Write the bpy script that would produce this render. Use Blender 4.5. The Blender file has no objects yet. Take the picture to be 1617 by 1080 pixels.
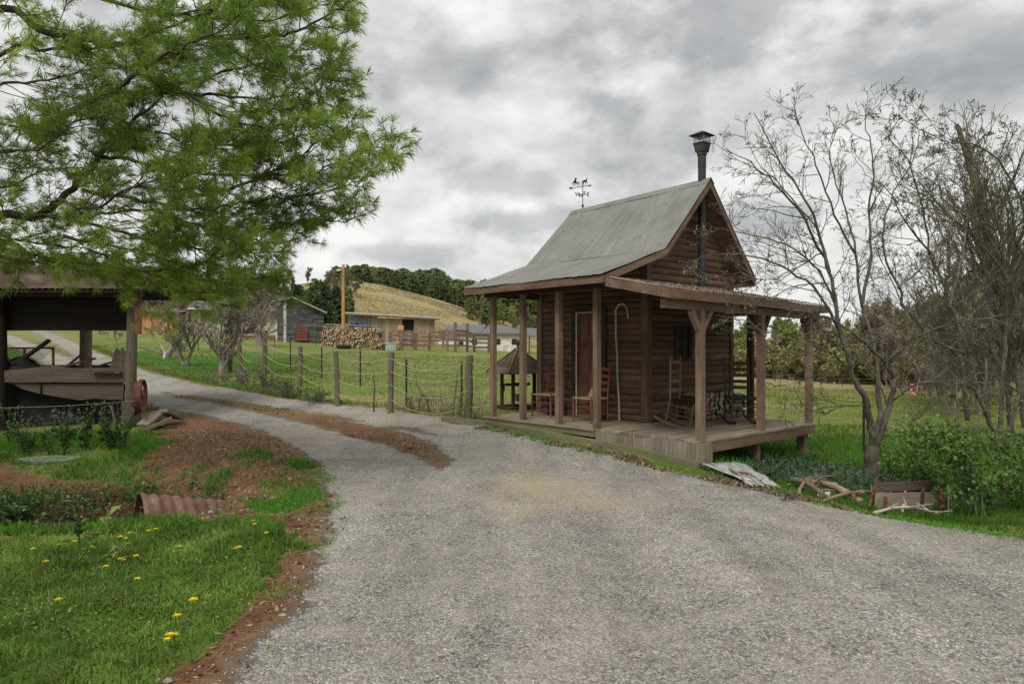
import bpy, math, random
import numpy as np
from math import radians, sin, cos, pi, atan2, sqrt, exp
from mathutils import Vector, Matrix

random.seed(11)
RNG = np.random.default_rng(11)
scene = bpy.context.scene
COL = scene.collection

# ------------------------------------------------------------------ camera constants (full frame 24 mm)
FP, CX, HY, CAMH = 1078.0, 808.5, 548.0, 1.65

# ------------------------------------------------------------------ mesh builder
class MB:
    def __init__(self):
        self.V=[]; self.F=[]; self.G=[]; self.S=[]; self.n=0
    def add(self, V, F, G=None, sh=None, smooth=False):
        V=np.asarray(V,float).reshape(-1,3)
        if G is None: G=V
        if sh is None: sh=random.random()
        sh=np.broadcast_to(np.asarray(sh,float),(len(V),))
        if isinstance(F,np.ndarray): F=[F]
        else:
            d={}
            for f in F: d.setdefault(len(f),[]).append(f)
            F=[np.array(v) for v in d.values()]
        for f in F: self.F.append((f+self.n, smooth))
        self.V.append(V); self.G.append(np.asarray(G,float)); self.S.append(sh); self.n+=len(V)
    def box(self, c, size, R=None, sh=None):
        sx,sy,sz=[k/2 for k in size]
        L=np.array([[x,y,z] for x in(-sx,sx) for y in(-sy,sy) for z in(-sz,sz)])
        order=np.argsort([-sx,-sy,-sz],kind='stable')
        G=L[:,order]+np.array([random.uniform(0,50),random.uniform(0,50),random.uniform(0,50)])
        P=L if R is None else L@np.asarray(R).T
        F=np.array([[0,1,3,2],[4,6,7,5],[0,4,5,1],[2,3,7,6],[0,2,6,4],[1,5,7,3]])
        self.add(P+np.asarray(c,float),F,G,sh)
    def span(self, a, b, sh=None):
        a=np.asarray(a,float); b=np.asarray(b,float)
        self.box((a+b)/2, np.abs(b-a), None, sh)
    def beam(self, p0, p1, w, h, up=(0,0,1), sh=None):
        p0=np.asarray(p0,float); p1=np.asarray(p1,float); d=p1-p0; L=np.linalg.norm(d); x=d/L
        up=np.asarray(up,float)
        if abs(np.dot(x,up))>.98: up=np.array([0,1.,0])
        y=np.cross(up,x); y/=np.linalg.norm(y); z=np.cross(x,y)
        self.box((p0+p1)/2,(L,w,h),np.stack([x,y,z],1),sh)
    def tube(self, P, R, n=6, cap=True, sh=None, smooth=True):
        P=np.asarray(P,float); k=len(P); R=np.broadcast_to(np.asarray(R,float),(k,))
        T=np.gradient(P,axis=0); T/=np.linalg.norm(T,axis=1)[:,None]+1e-12
        ref=np.array([0,0,1.]) if abs(T[0,2])<.9 else np.array([1.,0,0])
        A=np.cross(T,ref); A/=np.linalg.norm(A,axis=1)[:,None]+1e-12; B=np.cross(T,A)
        th=np.arange(n)*2*pi/n
        V=P[:,None,:]+R[:,None,None]*(np.cos(th)[None,:,None]*A[:,None,:]+np.sin(th)[None,:,None]*B[:,None,:])
        s=np.concatenate([[0],np.cumsum(np.linalg.norm(np.diff(P,axis=0),axis=1))])+random.uniform(0,40)
        G=np.stack([np.repeat(s,n),(R[:,None]*np.cos(th)).ravel(),(R[:,None]*np.sin(th)).ravel()],1)
        i=np.arange(k-1)[:,None]*n; j=np.arange(n)[None,:]; j2=(j+1)%n
        F=np.stack([i+j,i+j2,i+n+j2,i+n+j],-1).reshape(-1,4)
        Fs=[F]
        V=V.reshape(-1,3)
        self.add(V,F,G,sh,smooth)
        if cap and R[0]>0.004:
            self.add(V[:n],[list(range(n))[::-1]],G[:n]*[0,1,1]+[random.uniform(0,9),0,0],sh)
            self.add(V[-n:],[list(range(n))],G[-n:]*[0,1,1]+[random.uniform(0,9),0,0],sh)
    def prism(self, poly, vec, sh=None, G=None):
        poly=np.asarray(poly,float); n=len(poly); V=np.concatenate([poly,poly+np.asarray(vec,float)])
        F=[list(range(n))[::-1],[n+i for i in range(n)]]+[[i,(i+1)%n,n+(i+1)%n,n+i] for i in range(n)]
        self.add(V,F,G,sh)
    def grid(self, P, smooth=True, G=None, sh=None):
        P=np.asarray(P,float); a,b=P.shape[:2]
        i=np.arange(a-1)[:,None]*b; j=np.arange(b-1)[None,:]
        F=np.stack([i+j,i+j+1,i+b+j+1,i+b+j],-1).reshape(-1,4)
        self.add(P.reshape(-1,3),F,None if G is None else np.asarray(G).reshape(-1,3),sh,smooth)
    def xform(self, R=None, t=(0,0,0)):
        for i in range(len(self.V)):
            v=self.V[i]
            if R is not None: v=v@np.asarray(R).T
            self.V[i]=v+np.asarray(t,float)
        return self
    def build(self, name, mat, parent=None, loc=None):
        me=bpy.data.meshes.new(name)
        V=np.concatenate(self.V) if self.V else np.zeros((0,3))
        if loc is not None: V=V-np.asarray(loc,float)
        me.vertices.add(len(V)); me.vertices.foreach_set('co',V.astype(np.float32).ravel())
        lv=np.concatenate([f.ravel() for f,_ in self.F]).astype(np.int32)
        lt=np.concatenate([np.full(len(f),f.shape[1]) for f,_ in self.F]).astype(np.int32)
        sm=np.concatenate([np.full(len(f),s) for f,s in self.F])
        ls=np.concatenate([[0],np.cumsum(lt)[:-1]]).astype(np.int32)
        me.loops.add(len(lv)); me.loops.foreach_set('vertex_index',lv)
        me.polygons.add(len(lt)); me.polygons.foreach_set('loop_start',ls); me.polygons.foreach_set('loop_total',lt)
        me.polygons.foreach_set('use_smooth',sm)
        me.update(calc_edges=True)
        a=me.attributes.new('gc','FLOAT_VECTOR','POINT'); a.data.foreach_set('vector',np.concatenate(self.G).astype(np.float32).ravel())
        a=me.attributes.new('sh','FLOAT','POINT'); a.data.foreach_set('value',np.concatenate(self.S).astype(np.float32))
        me.materials.append(mat)
        o=bpy.data.objects.new(name,me); COL.objects.link(o)
        if parent is not None: o.parent=parent
        if loc is not None: o.location=loc
        return o

def tag(o,label=None,cat=None,group=None,kind=None):
    if label: o['label']=label
    if cat: o['category']=cat
    if group: o['group']=group
    if kind: o['kind']=kind
    return o
def thing(name,label,cat,loc=(0,0,0),rz=0,group=None):
    o=bpy.data.objects.new(name,None); COL.objects.link(o); o.empty_display_size=.2
    o.location=loc; o.rotation_euler=(0,0,rz)
    return tag(o,label,cat,group)
def dup(root,loc,rz=0,scale=None,label=None,group=None,copyparts=True):
    r=root.copy(); COL.objects.link(r); r.location=loc; r.rotation_euler=(0,0,rz)
    if scale is not None: r.scale=scale if hasattr(scale,'__len__') else (scale,)*3
    if label: r['label']=label
    if group: r['group']=group
    for ch in list(root.children):
        c=ch.copy(); COL.objects.link(c); c.parent=r
        for g in list(ch.children):
            d=g.copy(); COL.objects.link(d); d.parent=c
    return r
def rotz(a): return np.array([[cos(a),-sin(a),0],[sin(a),cos(a),0],[0,0,1]])
def rotx(a): return np.array([[1,0,0],[0,cos(a),-sin(a)],[0,sin(a),cos(a)]])
def roty(a): return np.array([[cos(a),0,sin(a)],[0,1,0],[-sin(a),0,cos(a)]])

# ------------------------------------------------------------------ numpy noise
def _hash(ix,iy,seed):
    h=(ix.astype(np.int64)*374761393+iy.astype(np.int64)*668265263+seed*1442695041)&0x7fffffff
    h=((h^(h>>13))*1274126177)&0x7fffffff
    return ((h^(h>>16))&0xffff)/65535.0
def vnoise(x,y,seed=0):
    x=np.asarray(x,float); y=np.asarray(y,float)
    ix=np.floor(x); iy=np.floor(y); fx=x-ix; fy=y-iy
    fx=fx*fx*(3-2*fx); fy=fy*fy*(3-2*fy)
    a=_hash(ix,iy,seed); b=_hash(ix+1,iy,seed); c=_hash(ix,iy+1,seed); d=_hash(ix+1,iy+1,seed)
    return (a*(1-fx)+b*fx)*(1-fy)+(c*(1-fx)+d*fx)*fy
def fbm(x,y,seed=0,o=4):
    s=0;a=.5;t=0
    for i in range(o):
        s=s+a*vnoise(x*2**i,y*2**i,seed+i*7); t+=a; a*=.5
    return s/t

# ------------------------------------------------------------------ terrain height
def z_of(py,Y): return CAMH-(py-HY)*Y/FP
def X_of(px,Y): return (px-CX)*Y/FP
_cp=[]
def cp(px,py,Y): _cp.append((X_of(px,Y),Y,z_of(py,Y)))
def cw(x,y,z): _cp.append((x,y,z))
for x,y,z in [(-6,1,.0),(0,1,0),(6,1,0),(-5,4,.0),(-2,4,0),(2,4,0),(5,4,0),(0,7.5,0),(-2.5,7.5,0),(-5,5.5,0),(3.0,7.9,-.03),(4.9,5.9,-.05),
              (7,6.5,-.22),(6,7.6,-.26),(9,4,-.2),(-9,4,0),(-7,10.5,.02),(-9.5,12,.02),(-13,13,.1),(-4.2,10,.05),(-12,6,-.05),(1,10,.06)]: cw(x,y,z)
for p in [(1108,737,9.6),(942,692,11.0),(779,664,13.1),(740,664,13.6),(616,652,14.6),(533,641,16.2),(472,626,17.7),(417,611,19),(379,600,21.5),
          (600,667,13.8),(450,640,15.8),(300,630,16.6),(230,600,21),(350,590,24),(292,575,28),(200,560,33),(60,530,46),(-150,520,50),
          (470,537,73),(400,530,70),(600,549,60),(720,552,61),(790,556,92),(240,527,60),(850,562,80),
          (1270,722,11.8),(1210,735,10.7),(1377,755,10.2),(1575,710,13.3),(1520,820,7.8),(1240,612,45),(1240,600,60),(1500,625,40),(1650,640,30),
          (700,600,24),(600,595,26),(820,595,30),(1240,640,25),(1240,664,17.5),(1450,650,22),(820,625,18),
          (1000,580,60),(1300,596,85),(1600,600,85),(1900,610,60)]: cp(*p)
for x,y,z in [(-80,110,9),(-60,200,14),(-120,60,10),(-150,200,20),(0,120,1),(0,250,3),(60,120,-3),(120,200,-3),(80,350,-2),(-40,350,8),(-300,300,30),(300,300,0),(-60,30,4),(60,20,-1.5),(120,60,-3),(-30,10,.8),(25,8,-.6)]: cw(x,y,z)
_cp=np.array(_cp)
def _uv(x,y):
    y=np.maximum(y,1.0)
    return np.stack([x/(y+7)*5, np.log(y+7)*3.2],-1)
_P=_uv(_cp[:,0],_cp[:,1])
def _ph(r2): return .5*r2*np.log(r2+1e-9)
_n=len(_P)
_K=_ph(((_P[:,None]-_P[None])**2).sum(-1))+np.eye(_n)*.01
_A=np.zeros((_n+3,_n+3)); _A[:_n,:_n]=_K; _A[:_n,_n]=1; _A[:_n,_n+1:]=_P; _A[_n,:_n]=1; _A[_n+1:,:_n]=_P.T
# heights are fitted as slope (z-over-distance) so that far points do not ring into the near ground
_D=(_cp[:,1].clip(1)+8)
_w=np.linalg.solve(_A,np.concatenate([_cp[:,2]/_D,[0,0,0]]))
DITCH=np.array([(-16,6.4),(-9,7.0),(-6,7.25),(-3.9,7.35),(-3.0,7.5),(0,8)])
def seg_dist(x,y,P):
    best=np.full(np.shape(x),1e9)
    for (ax,ay),(bx,by) in zip(P[:-1],P[1:]):
        dx,dy=bx-ax,by-ay; t=np.clip(((x-ax)*dx+(y-ay)*dy)/(dx*dx+dy*dy),0,1)
        best=np.minimum(best,np.hypot(x-ax-t*dx,y-ay-t*dy))
    return best
def sstep(a,b,x):
    t=np.clip((x-a)/(b-a),0,1); return t*t*(3-2*t)
def H(x,y):
    x=np.asarray(x,float); y=np.asarray(y,float); sh=np.broadcast(x,y).shape
    x=np.broadcast_to(x,sh).ravel(); y=np.broadcast_to(y,sh).ravel()
    q=_uv(x,y); out=np.empty(len(x))
    for i in range(0,len(x),20000):
        Q=q[i:i+20000]; r2=((Q[:,None]-_P[None])**2).sum(-1)
        out[i:i+20000]=_ph(r2)@_w[:_n]+_w[_n]+Q@_w[_n+1:]
    z=out*(y.clip(1)+8)
    z=np.clip(z,-12,45)
    # big tan pasture hill and the wooded ridge behind it
    hx=np.where(x<-32,17.,27.); hy=np.where(y<150,24.,40.)
    z=z+8.3*np.exp(-.5*((x+32)/hx)**2-.5*((y-150)/hy)**2)
    z=z+7*np.exp(-.5*((x+10)/45)**2-.5*((y-225)/30)**2)
    # ditch
    yc=np.interp(x,DITCH[:,0],DITCH[:,1]); s=y-yc
    prof=np.where(s<0,np.exp(-(s/.80)**4),.62*(1-sstep(.2,3.9,s))+.38*(1-sstep(.5,1.5,s)))
    xe=-2.95-.42*np.maximum(y-7.7,0)
    z=z-.98*prof*(1-sstep(xe-1.25-.12*np.maximum(s,0),xe+.1,x))
    # red bank mound between ditch and drive
    z=z+.05*np.exp(-((x+4.3)/1.3)**2-((y-9.9)/1.0)**2)
    # small scale unevenness
    a=np.exp(-np.abs(y)/60)
    z=z+(fbm(x*.9,y*.9,3)-.5)*.07*(.3+a)+(fbm(x*4,y*4,5,3)-.5)*.02
    z=z+(fbm(x*.08,y*.08,9)-.5)*.9*sstep(45,110,y)
    return z.reshape(sh)
def H1(x,y): return float(H(np.array([x]),np.array([y]))[0])
_ss=np.concatenate([np.arange(2.2,20,.06),np.arange(20,80,.4),np.arange(80,300,1.5)])
def G(px,py):
    """point where the sight line through a photo pixel meets the ground"""
    x=(px-CX)/FP*_ss; zr=CAMH-(py-HY)/FP*_ss; h=H(x,_ss)
    k=np.where(h>=zr)[0]
    if len(k)==0: i=len(_ss)-1; return np.array([x[i],_ss[i],h[i]])
    i=max(k[0],1); f=(zr[i-1]-h[i-1])/((zr[i-1]-h[i-1])-(zr[i]-h[i])+1e-9); Y=_ss[i-1]+f*(_ss[i]-_ss[i-1])
    return np.array([(px-CX)/FP*Y,Y,H1((px-CX)/FP*Y,Y)])
def at(px,py,Y): return np.array([X_of(px,Y),Y,z_of(py,Y)])
def on(x,y,dz=0): return np.array([x,y,H1(x,y)+dz])

def inpoly(x,y,P):
    c=np.zeros(np.shape(x),bool); n=len(P)
    for i in range(n):
        x1,y1=P[i]; x2,y2=P[(i+1)%n]
        if y1==y2: continue
        k=((y1>y)!=(y2>y))&(x<(x2-x1)*(y-y1)/(y2-y1)+x1); c^=k
    return c
def sdpoly(x,y,P):
    P=[tuple(p[:2]) for p in P]
    d=seg_dist(x,y,P+[P[0]]); return np.where(inpoly(x,y,P),-d,d)
def gp(pts): return [tuple(G(*p)[:2]) for p in pts]

# ------------------------------------------------------------------ ground masks (world space)
GRAVEL_MAIN=[(-1.2,-8),(-1.35,2.5)]+gp([(400,1050),(470,960),(508,880),(530,800),(520,750),(500,715),(470,690),(430,668),(520,662),(600,668),(700,690),(690,673),(740,672),(800,680),(900,703),(1000,728),(1090,752),(1180,770),(1240,782),(1330,800),(1400,815),(1500,832),(1617,850)])+[(5.6,4.6),(7.5,2),(12,-8)]
TRACK1=gp([(-60,505),(20,512),(60,522),(110,545),(150,566),(190,583),(240,599),(300,613),(370,624),(450,636),(540,648),(620,658),(700,668),(770,690)])
TRACK2=gp([(-80,522),(5,530),(60,555),(118,584),(180,606),(235,622),(300,638),(370,652),(440,668),(500,690),(560,720)])
BANK=gp([(235,655),(300,650),(380,655),(440,672),(500,705),(535,760),(540,820),(520,900),(480,980),(420,1060),(230,1085),(300,1030),(380,960),(425,900),(440,850),(380,830),(330,845),(300,800),(200,780),(215,750),(250,700)])
REDL=gp([(-40,735),(60,742),(95,760),(50,800),(-40,810)])
LAWN=gp([(-150,905),(0,868),(120,852),(230,835),(330,830),(440,805),(450,850),(425,905),(390,960),(320,1020),(235,1075)])+[(-1.9,2.3),(-2.3,1),(-9,1),(-9,5)]
STRIP=gp([(250,617),(340,630),(440,646),(540,662),(620,676),(690,697),(728,732),(700,742),(650,722),(560,692),(460,664),(360,643),(270,627)])
LAWN2=gp([(385,800),(500,765),(505,790),(440,815),(400,815)])
def masks(x,y):
    n1=(fbm(x*1.3,y*1.3,21)-.5); n2=(fbm(x*5,y*5,23)-.5)
    far=np.clip(y/15,.6,3)
    g=-sdpoly(x,y,GRAVEL_MAIN)
    g=np.maximum(g,.60-seg_dist(x,y,TRACK1)*1.0)
    g=np.maximum(g,.60-seg_dist(x,y,TRACK2)*1.0)
    g=np.minimum(g,sdpoly(x,y,STRIP)+.05)
    gr=sstep(-.26,.22,g+n1*.22+n2*.24)
    dr=-sdpoly(x,y,BANK); dr=np.maximum(dr,-sdpoly(x,y,REDL)); dr=np.maximum(dr,-sdpoly(x,y,STRIP)+.1)
    strip=.95-seg_dist(x,y,TRACK2[5:]+[tuple(gp([(640,745)])[0])])   # reddish margin
    mid=.30-np.abs(seg_dist(x,y,TRACK1)-.95)
    dr=np.maximum(dr,np.where((x<-.6)&(y<13.5)|(seg_dist(x,y,TRACK2)<1.2)&(y<22),g+.42,np.where(x<3,g+.06,g+.16)))               # dirt shoulder round the gravel
    dr=np.where(y>30,-1,dr)
    dm=sstep(-.2,.2,dr+n1*.5+n2*.5)
    l=np.maximum(-sdpoly(x,y,LAWN),-sdpoly(x,y,LAWN2))
    lm=sstep(-.15,.15,l+n1*.35+n2*.35)
    dm=dm*(1-lm)
    # grass patches scattered over the bank
    patch=sstep(.64,.72,fbm(x*1.1+3,y*1.1,31)*.65+fbm(x*4,y*4,33)*.35)*(y<13)*(x<0)
    dm=dm*(1-patch*.75*(1-gr))
    tan=np.exp(-.5*((x+32)/40)**2-.5*((y-148)/32)**2)*1.7+sstep(36,48,y)*(x>5)*sstep(.1,.2,x/np.maximum(y,1))*.9
    tan=np.clip(tan,0,1)*(sstep(.28,.5,fbm(x*.09,y*.2,41)+.25*tan))
    tan=np.maximum(tan,.55*sstep(.58,.7,fbm(x*.5,y*.25,43))*(y>14)*(y<90))
    # dry margin along the far drive
    ddr=seg_dist(x,y,TRACK1); tan=np.maximum(tan,sstep(1.5,.6,ddr)*.7*(y>13)); tan=np.maximum(tan,sstep(-.45,-.1,g)*.7*(x>-.6)*(y<16))
    sand=np.exp(-((x-.25)/.55)**2-((y-8.2)/.55)**2)+.8*np.exp(-((x-.9)/.6)**2-((y-7.4)/.5)**2)+.6*np.exp(-((x-.0)/.16)**2-((y-6.85)/.12)**2)
    tr=np.exp(-((x-1.2)/.35)**2)+np.exp(-((x+.55)/.3)**2)
    sand=np.maximum(np.clip(sand*.9,0,1),.42*sstep(.5,.68,fbm(x*.6,y*.4,51)))
    lush=np.clip(lm+sstep(.0,1.,(1.5-np.abs(y-11.5)/3))*(x>2)*(x<12)*.8+ (y>18)*(x<-6)*sstep(45,30,y)*sstep(-7,-11,x)*1.0,0,1)
    ditch_low=sstep(-.05,-.40,H(x,y))*(x<-2.4)*(y>6)*(y<12)  # low part of the ditch by ground height, gets bare soil
    dm=np.maximum(dm,ditch_low*.9*(1-gr)*(vnoise(x*2.1,y*2.1,77)>.25))
    return gr,dm,tan,sand,lush
# ------------------------------------------------------------------ materials
class NT:
    def __init__(self,name):
        self.m=bpy.data.materials.new(name); self.m.use_nodes=True; self.t=self.m.node_tree; self.t.nodes.clear()
        self.out=self.n('ShaderNodeOutputMaterial')
    def n(self,ty,**kw):
        x=self.t.nodes.new(ty)
        for k,v in kw.items():
            if k.startswith('i_'):
                x.inputs[k[2:].replace('_',' ')].default_value=v
            else: setattr(x,k,v)
        return x
    def l(self,a,b): self.t.links.new(a,b)
    def attr(self,name,typ='GEOMETRY'): return self.n('ShaderNodeAttribute',attribute_name=name,attribute_type=typ)
    def vec(self,src,scale):
        m=self.n('ShaderNodeVectorMath',operation='MULTIPLY'); self.l(src,m.inputs[0]); m.inputs[1].default_value=scale if hasattr(scale,'__len__') else (scale,)*3
        return m.outputs[0]
    def noise(self,src,scale=1,detail=4,rough=.6,dist=0):
        x=self.n('ShaderNodeTexNoise'); self.l(src,x.inputs['Vector']); x.inputs['Scale'].default_value=scale; x.inputs['Detail'].default_value=detail; x.inputs['Roughness'].default_value=rough; x.inputs['Distortion'].default_value=dist
        return x.outputs['Fac']
    def voro(self,src,scale,feature='F1'):
        x=self.n('ShaderNodeTexVoronoi',feature=feature); self.l(src,x.inputs['Vector']); x.inputs['Scale'].default_value=scale; return x
    def ramp(self,src,stops,interp='LINEAR'):
        x=self.n('ShaderNodeValToRGB'); self.l(src,x.inputs[0]); e=x.color_ramp.elements; x.color_ramp.interpolation=interp
        while len(e)<len(stops): e.new(.5)
        for i,(p,c) in enumerate(stops):
            e[i].position=p; e[i].color=(c,c,c,1) if not hasattr(c,'__len__') else (*c,1)
        return x.outputs[0]
    def mix(self,f,a,b,mode='MIX'):
        x=self.n('ShaderNodeMix',data_type='RGBA',blend_type=mode)
        for s,v in ((x.inputs['Factor'],f),(x.inputs['A'],a),(x.inputs['B'],b)):
            if isinstance(v,(int,float)): s.default_value=v if s.type=='VALUE' else (v,v,v,1)
            elif isinstance(v,tuple): s.default_value=(*v,1)
            else: self.l(v,s)
        return x.outputs['Result']
    def math(self,op,a,b=0,c=None):
        x=self.n('ShaderNodeMath',operation=op)
        for i,v in enumerate((a,b) if c is None else (a,b,c)):
            if isinstance(v,(int,float)): x.inputs[i].default_value=v
            else: self.l(v,x.inputs[i])
        return x.outputs[0]
    def mapr(self,v,a,b,c,d):
        x=self.n('ShaderNodeMapRange'); self.l(v,x.inputs[0])
        for i,k in enumerate((a,b,c,d)): x.inputs[i+1].default_value=k
        return x.outputs[0]
    def bump(self,h,strength,dist,nrm=None):
        x=self.n('ShaderNodeBump'); self.l(h,x.inputs['Height']); x.inputs['Strength'].default_value=strength; x.inputs['Distance'].default_value=dist
        if nrm is not None: self.l(nrm,x.inputs['Normal'])
        return x.outputs[0]
    def finish(self,col,rough=.8,spec=.3,nrm=None,metal=0,transl=0):
        b=self.n('ShaderNodeBsdfPrincipled'); 
        if isinstance(col,tuple): b.inputs['Base Color'].default_value=(*col,1)
        else: self.l(col,b.inputs['Base Color'])
        if isinstance(rough,(int,float)): b.inputs['Roughness'].default_value=rough
        else: self.l(rough,b.inputs['Roughness'])
        b.inputs['Specular IOR Level'].default_value=spec; b.inputs['Metallic'].default_value=metal
        if nrm is not None: self.l(nrm,b.inputs['Normal'])
        o=b.outputs[0]
        if transl:
            t=self.n('ShaderNodeBsdfTranslucent')
            if isinstance(col,tuple): t.inputs[0].default_value=(*col,1)
            else: self.l(col,t.inputs[0])
            m=self.n('ShaderNodeMixShader'); m.inputs[0].default_value=transl; self.l(o,m.inputs[1]); self.l(t.outputs[0],m.inputs[2]); o=m.outputs[0]
        self.l(o,self.out.inputs[0]); return self.m

def wood(name,dark,light,grain=1.0,gray=None,grayamt=.5,rough=.85,bump=.35,shv=.35,stain=None,gscale=1.0):
    """weathered timber: grain runs along gc.x"""
    t=NT(name); gc=t.attr('gc').outputs['Vector']; sh=t.attr('sh').outputs['Fac']
    g=t.noise(t.vec(gc,(1.2*gscale,26*gscale,26*gscale)),1,5,.65,.6)
    fine=t.noise(t.vec(gc,(6*gscale,150*gscale,150*gscale)),1,3,.6)
    blot=t.noise(t.vec(gc,(1.3,4,4)),1,4,.6)
    f=t.math('ADD',t.math('MULTIPLY',g,.7),t.math('MULTIPLY',fine,.3))
    c=t.ramp(f,[(.3,dark),(.68,light)])
    if gray: c=t.mix(t.math('MULTIPLY',t.mapr(blot,.4,.62,0,1),grayamt),c,gray)
    if stain: c=t.mix(t.mapr(t.noise(gc,2.7,5,.7),.55,.7,0,.75),c,stain)
    crack=t.noise(t.vec(gc,(1.0,55,55)),1,3,.6,.8); c=t.mix(t.mapr(crack,.62,.68,0,.6),c,dark)
    kn=t.voro(t.vec(gc,(2.2,7,7)),1); c=t.mix(t.mapr(kn.outputs['Distance'],.05,.16,.7,0),c,dark)
    c=t.mix(1.0,c,t.math('ADD',t.math('MULTIPLY',sh,shv),1-shv/2),'MULTIPLY')
    return t.finish(c,rough,.2,t.bump(f,bump,.006))
M={}
M['logs']=wood('log_siding',(.050,.029,.019),(.165,.098,.063),gray=(.22,.15,.105),grayamt=.45,shv=.45)
M['trim']=wood('brown_trim',(.070,.042,.028),(.20,.122,.082),gray=(.26,.185,.14),grayamt=.5)
M['post']=wood('brown_post',(.085,.052,.036),(.235,.150,.102),gray=(.30,.22,.165),grayamt=.55)
M['darktrim']=wood('dark_beam',(.025,.014,.010),(.075,.040,.027),gray=(.11,.065,.045))
M['deck']=wood('deck_boards',(.12,.09,.058),(.33,.26,.175),gray=(.31,.28,.22),grayamt=.7,shv=.45,stain=(.12,.10,.06))
M['gray']=wood('weathered_gray_wood',(.10,.085,.066),(.33,.29,.235),gray=(.22,.17,.12),grayamt=.6,shv=.4)
M['mossy']=wood('mossy_timber',(.10,.085,.055),(.27,.235,.165),gray=(.14,.15,.065),grayamt=.8)
M['fencepost']=wood('fence_post_wood',(.055,.042,.030),(.20,.165,.12),gray=(.15,.14,.09),grayamt=.6,shv=.5)
M['plank']=wood('barn_planks',(.14,.085,.052),(.36,.26,.18),gray=(.30,.255,.20),grayamt=.8,shv=.75)
M['barkdark']=wood('charred_barn_boards',(.015,.015,.016),(.11,.11,.11),gray=(.28,.28,.28),grayamt=.35,shv=.8)
M['redpaint']=wood('red_painted_wood',(.085,.024,.017),(.19,.066,.046),gray=(.28,.15,.11),grayamt=.5,bump=.1)
M['graypaint']=wood('worn_gray_chair_wood',(.10,.065,.048),(.24,.17,.13),grayamt=0,bump=.1)
M['darkchair']=wood('dark_chair_wood',(.04,.028,.02),(.11,.08,.06),grayamt=0,bump=.1)
M['old']=wood('old_wagon_board',(.045,.034,.026),(.15,.118,.092),gray=(.085,.062,.045),grayamt=.7,shv=.3)
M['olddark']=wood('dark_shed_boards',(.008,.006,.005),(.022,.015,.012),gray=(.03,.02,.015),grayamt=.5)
M['redbrown']=wood('red_brown_board',(.08,.030,.020),(.20,.085,.055),gray=(.22,.12,.09),grayamt=.5)
M['orangewood']=wood('new_orange_pine',(.40,.19,.07),(.62,.33,.14),grayamt=0,shv=.2)
M['stick']=wood('pale_peeled_stick',(.30,.26,.22),(.58,.53,.47),grayamt=0,bump=.1)
M['rot']=wood('rotting_branch',(.10,.065,.04),(.30,.21,.14),gray=(.40,.34,.27),grayamt=.4)
M['railbrown']=wood('corral_rail',(.11,.06,.04),(.27,.17,.115),gray=(.24,.19,.15),grayamt=.6,shv=.6)

def bark(name,dark,light,moss=None,sc=1.0,famt=.8):
    t=NT(name); gc=t.attr('gc').outputs['Vector']; sh=t.attr('sh').outputs['Fac']
    p=t.n('ShaderNodeNewGeometry').outputs['Position']
    n=t.noise(t.vec(gc,(9*sc,30*sc,30*sc)),1,5,.7,.4); n2=t.noise(p,3.5,4,.65)
    c=t.ramp(n,[(.33,dark),(.66,light)])
    if moss: c=t.mix(t.mapr(n2,.45,.62,0,famt),c,moss)
    c=t.mix(1.0,c,t.math('ADD',t.math('MULTIPLY',sh,.4),.8),'MULTIPLY')
    return t.finish(c,.9,.15,t.bump(n,.6,.01))
M['bark_gray']=bark('gray_lichen_bark',(.038,.031,.025),(.15,.128,.10),(.17,.165,.125))
M['bark_twig']=bark('olive_twig_bark',(.075,.062,.045),(.21,.185,.14),(.21,.21,.14))
M['bark_far']=bark('far_bark',(.17,.145,.115),(.34,.30,.25),sc=.2)
M['bark_pine']=bark('pine_bark',(.022,.017,.013),(.085,.066,.050),(.09,.085,.06))
M['bark_orchard']=bark('orchard_bark',(.12,.095,.08),(.30,.25,.22),(.32,.29,.25))

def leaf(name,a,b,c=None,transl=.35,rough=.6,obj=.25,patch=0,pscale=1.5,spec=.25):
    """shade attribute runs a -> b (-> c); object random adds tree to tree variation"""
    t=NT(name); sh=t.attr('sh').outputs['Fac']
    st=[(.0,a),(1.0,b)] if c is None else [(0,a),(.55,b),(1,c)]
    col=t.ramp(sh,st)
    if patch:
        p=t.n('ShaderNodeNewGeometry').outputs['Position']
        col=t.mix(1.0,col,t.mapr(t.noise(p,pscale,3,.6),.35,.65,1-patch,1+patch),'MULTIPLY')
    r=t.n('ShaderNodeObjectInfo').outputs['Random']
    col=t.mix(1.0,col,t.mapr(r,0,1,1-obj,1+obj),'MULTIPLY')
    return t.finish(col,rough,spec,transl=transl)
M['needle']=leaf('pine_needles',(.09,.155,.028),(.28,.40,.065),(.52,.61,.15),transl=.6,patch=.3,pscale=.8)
M['needle_dark']=leaf('old_pine_needles',(.018,.035,.012),(.055,.095,.028),(.11,.17,.05),transl=.25,patch=.25)
M['con_dark']=leaf('cedar_foliage',(.020,.038,.018),(.058,.092,.038),(.115,.155,.06),transl=.2)
M['con_green']=leaf('ridge_pine_foliage',(.075,.11,.05),(.175,.23,.10),(.29,.34,.155),transl=.4)
M['bud_olive']=leaf('budding_foliage',(.15,.155,.065),(.30,.29,.115),(.43,.40,.18),transl=.3)
M['bud_brown']=leaf('brown_twig_haze',(.15,.125,.09),(.27,.225,.165),(.33,.29,.20),transl=.25)
M['bud_green']=leaf('fresh_green_foliage',(.10,.135,.035),(.21,.27,.07),(.34,.39,.12),transl=.3)
M['buds']=leaf('pale_leaf_buds',(.14,.15,.06),(.34,.34,.17),(.55,.52,.34),transl=.3)
M['buds_dk']=leaf('small_olive_leaf_buds',(.05,.055,.022),(.14,.15,.06),(.26,.27,.11),transl=.3)
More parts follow.
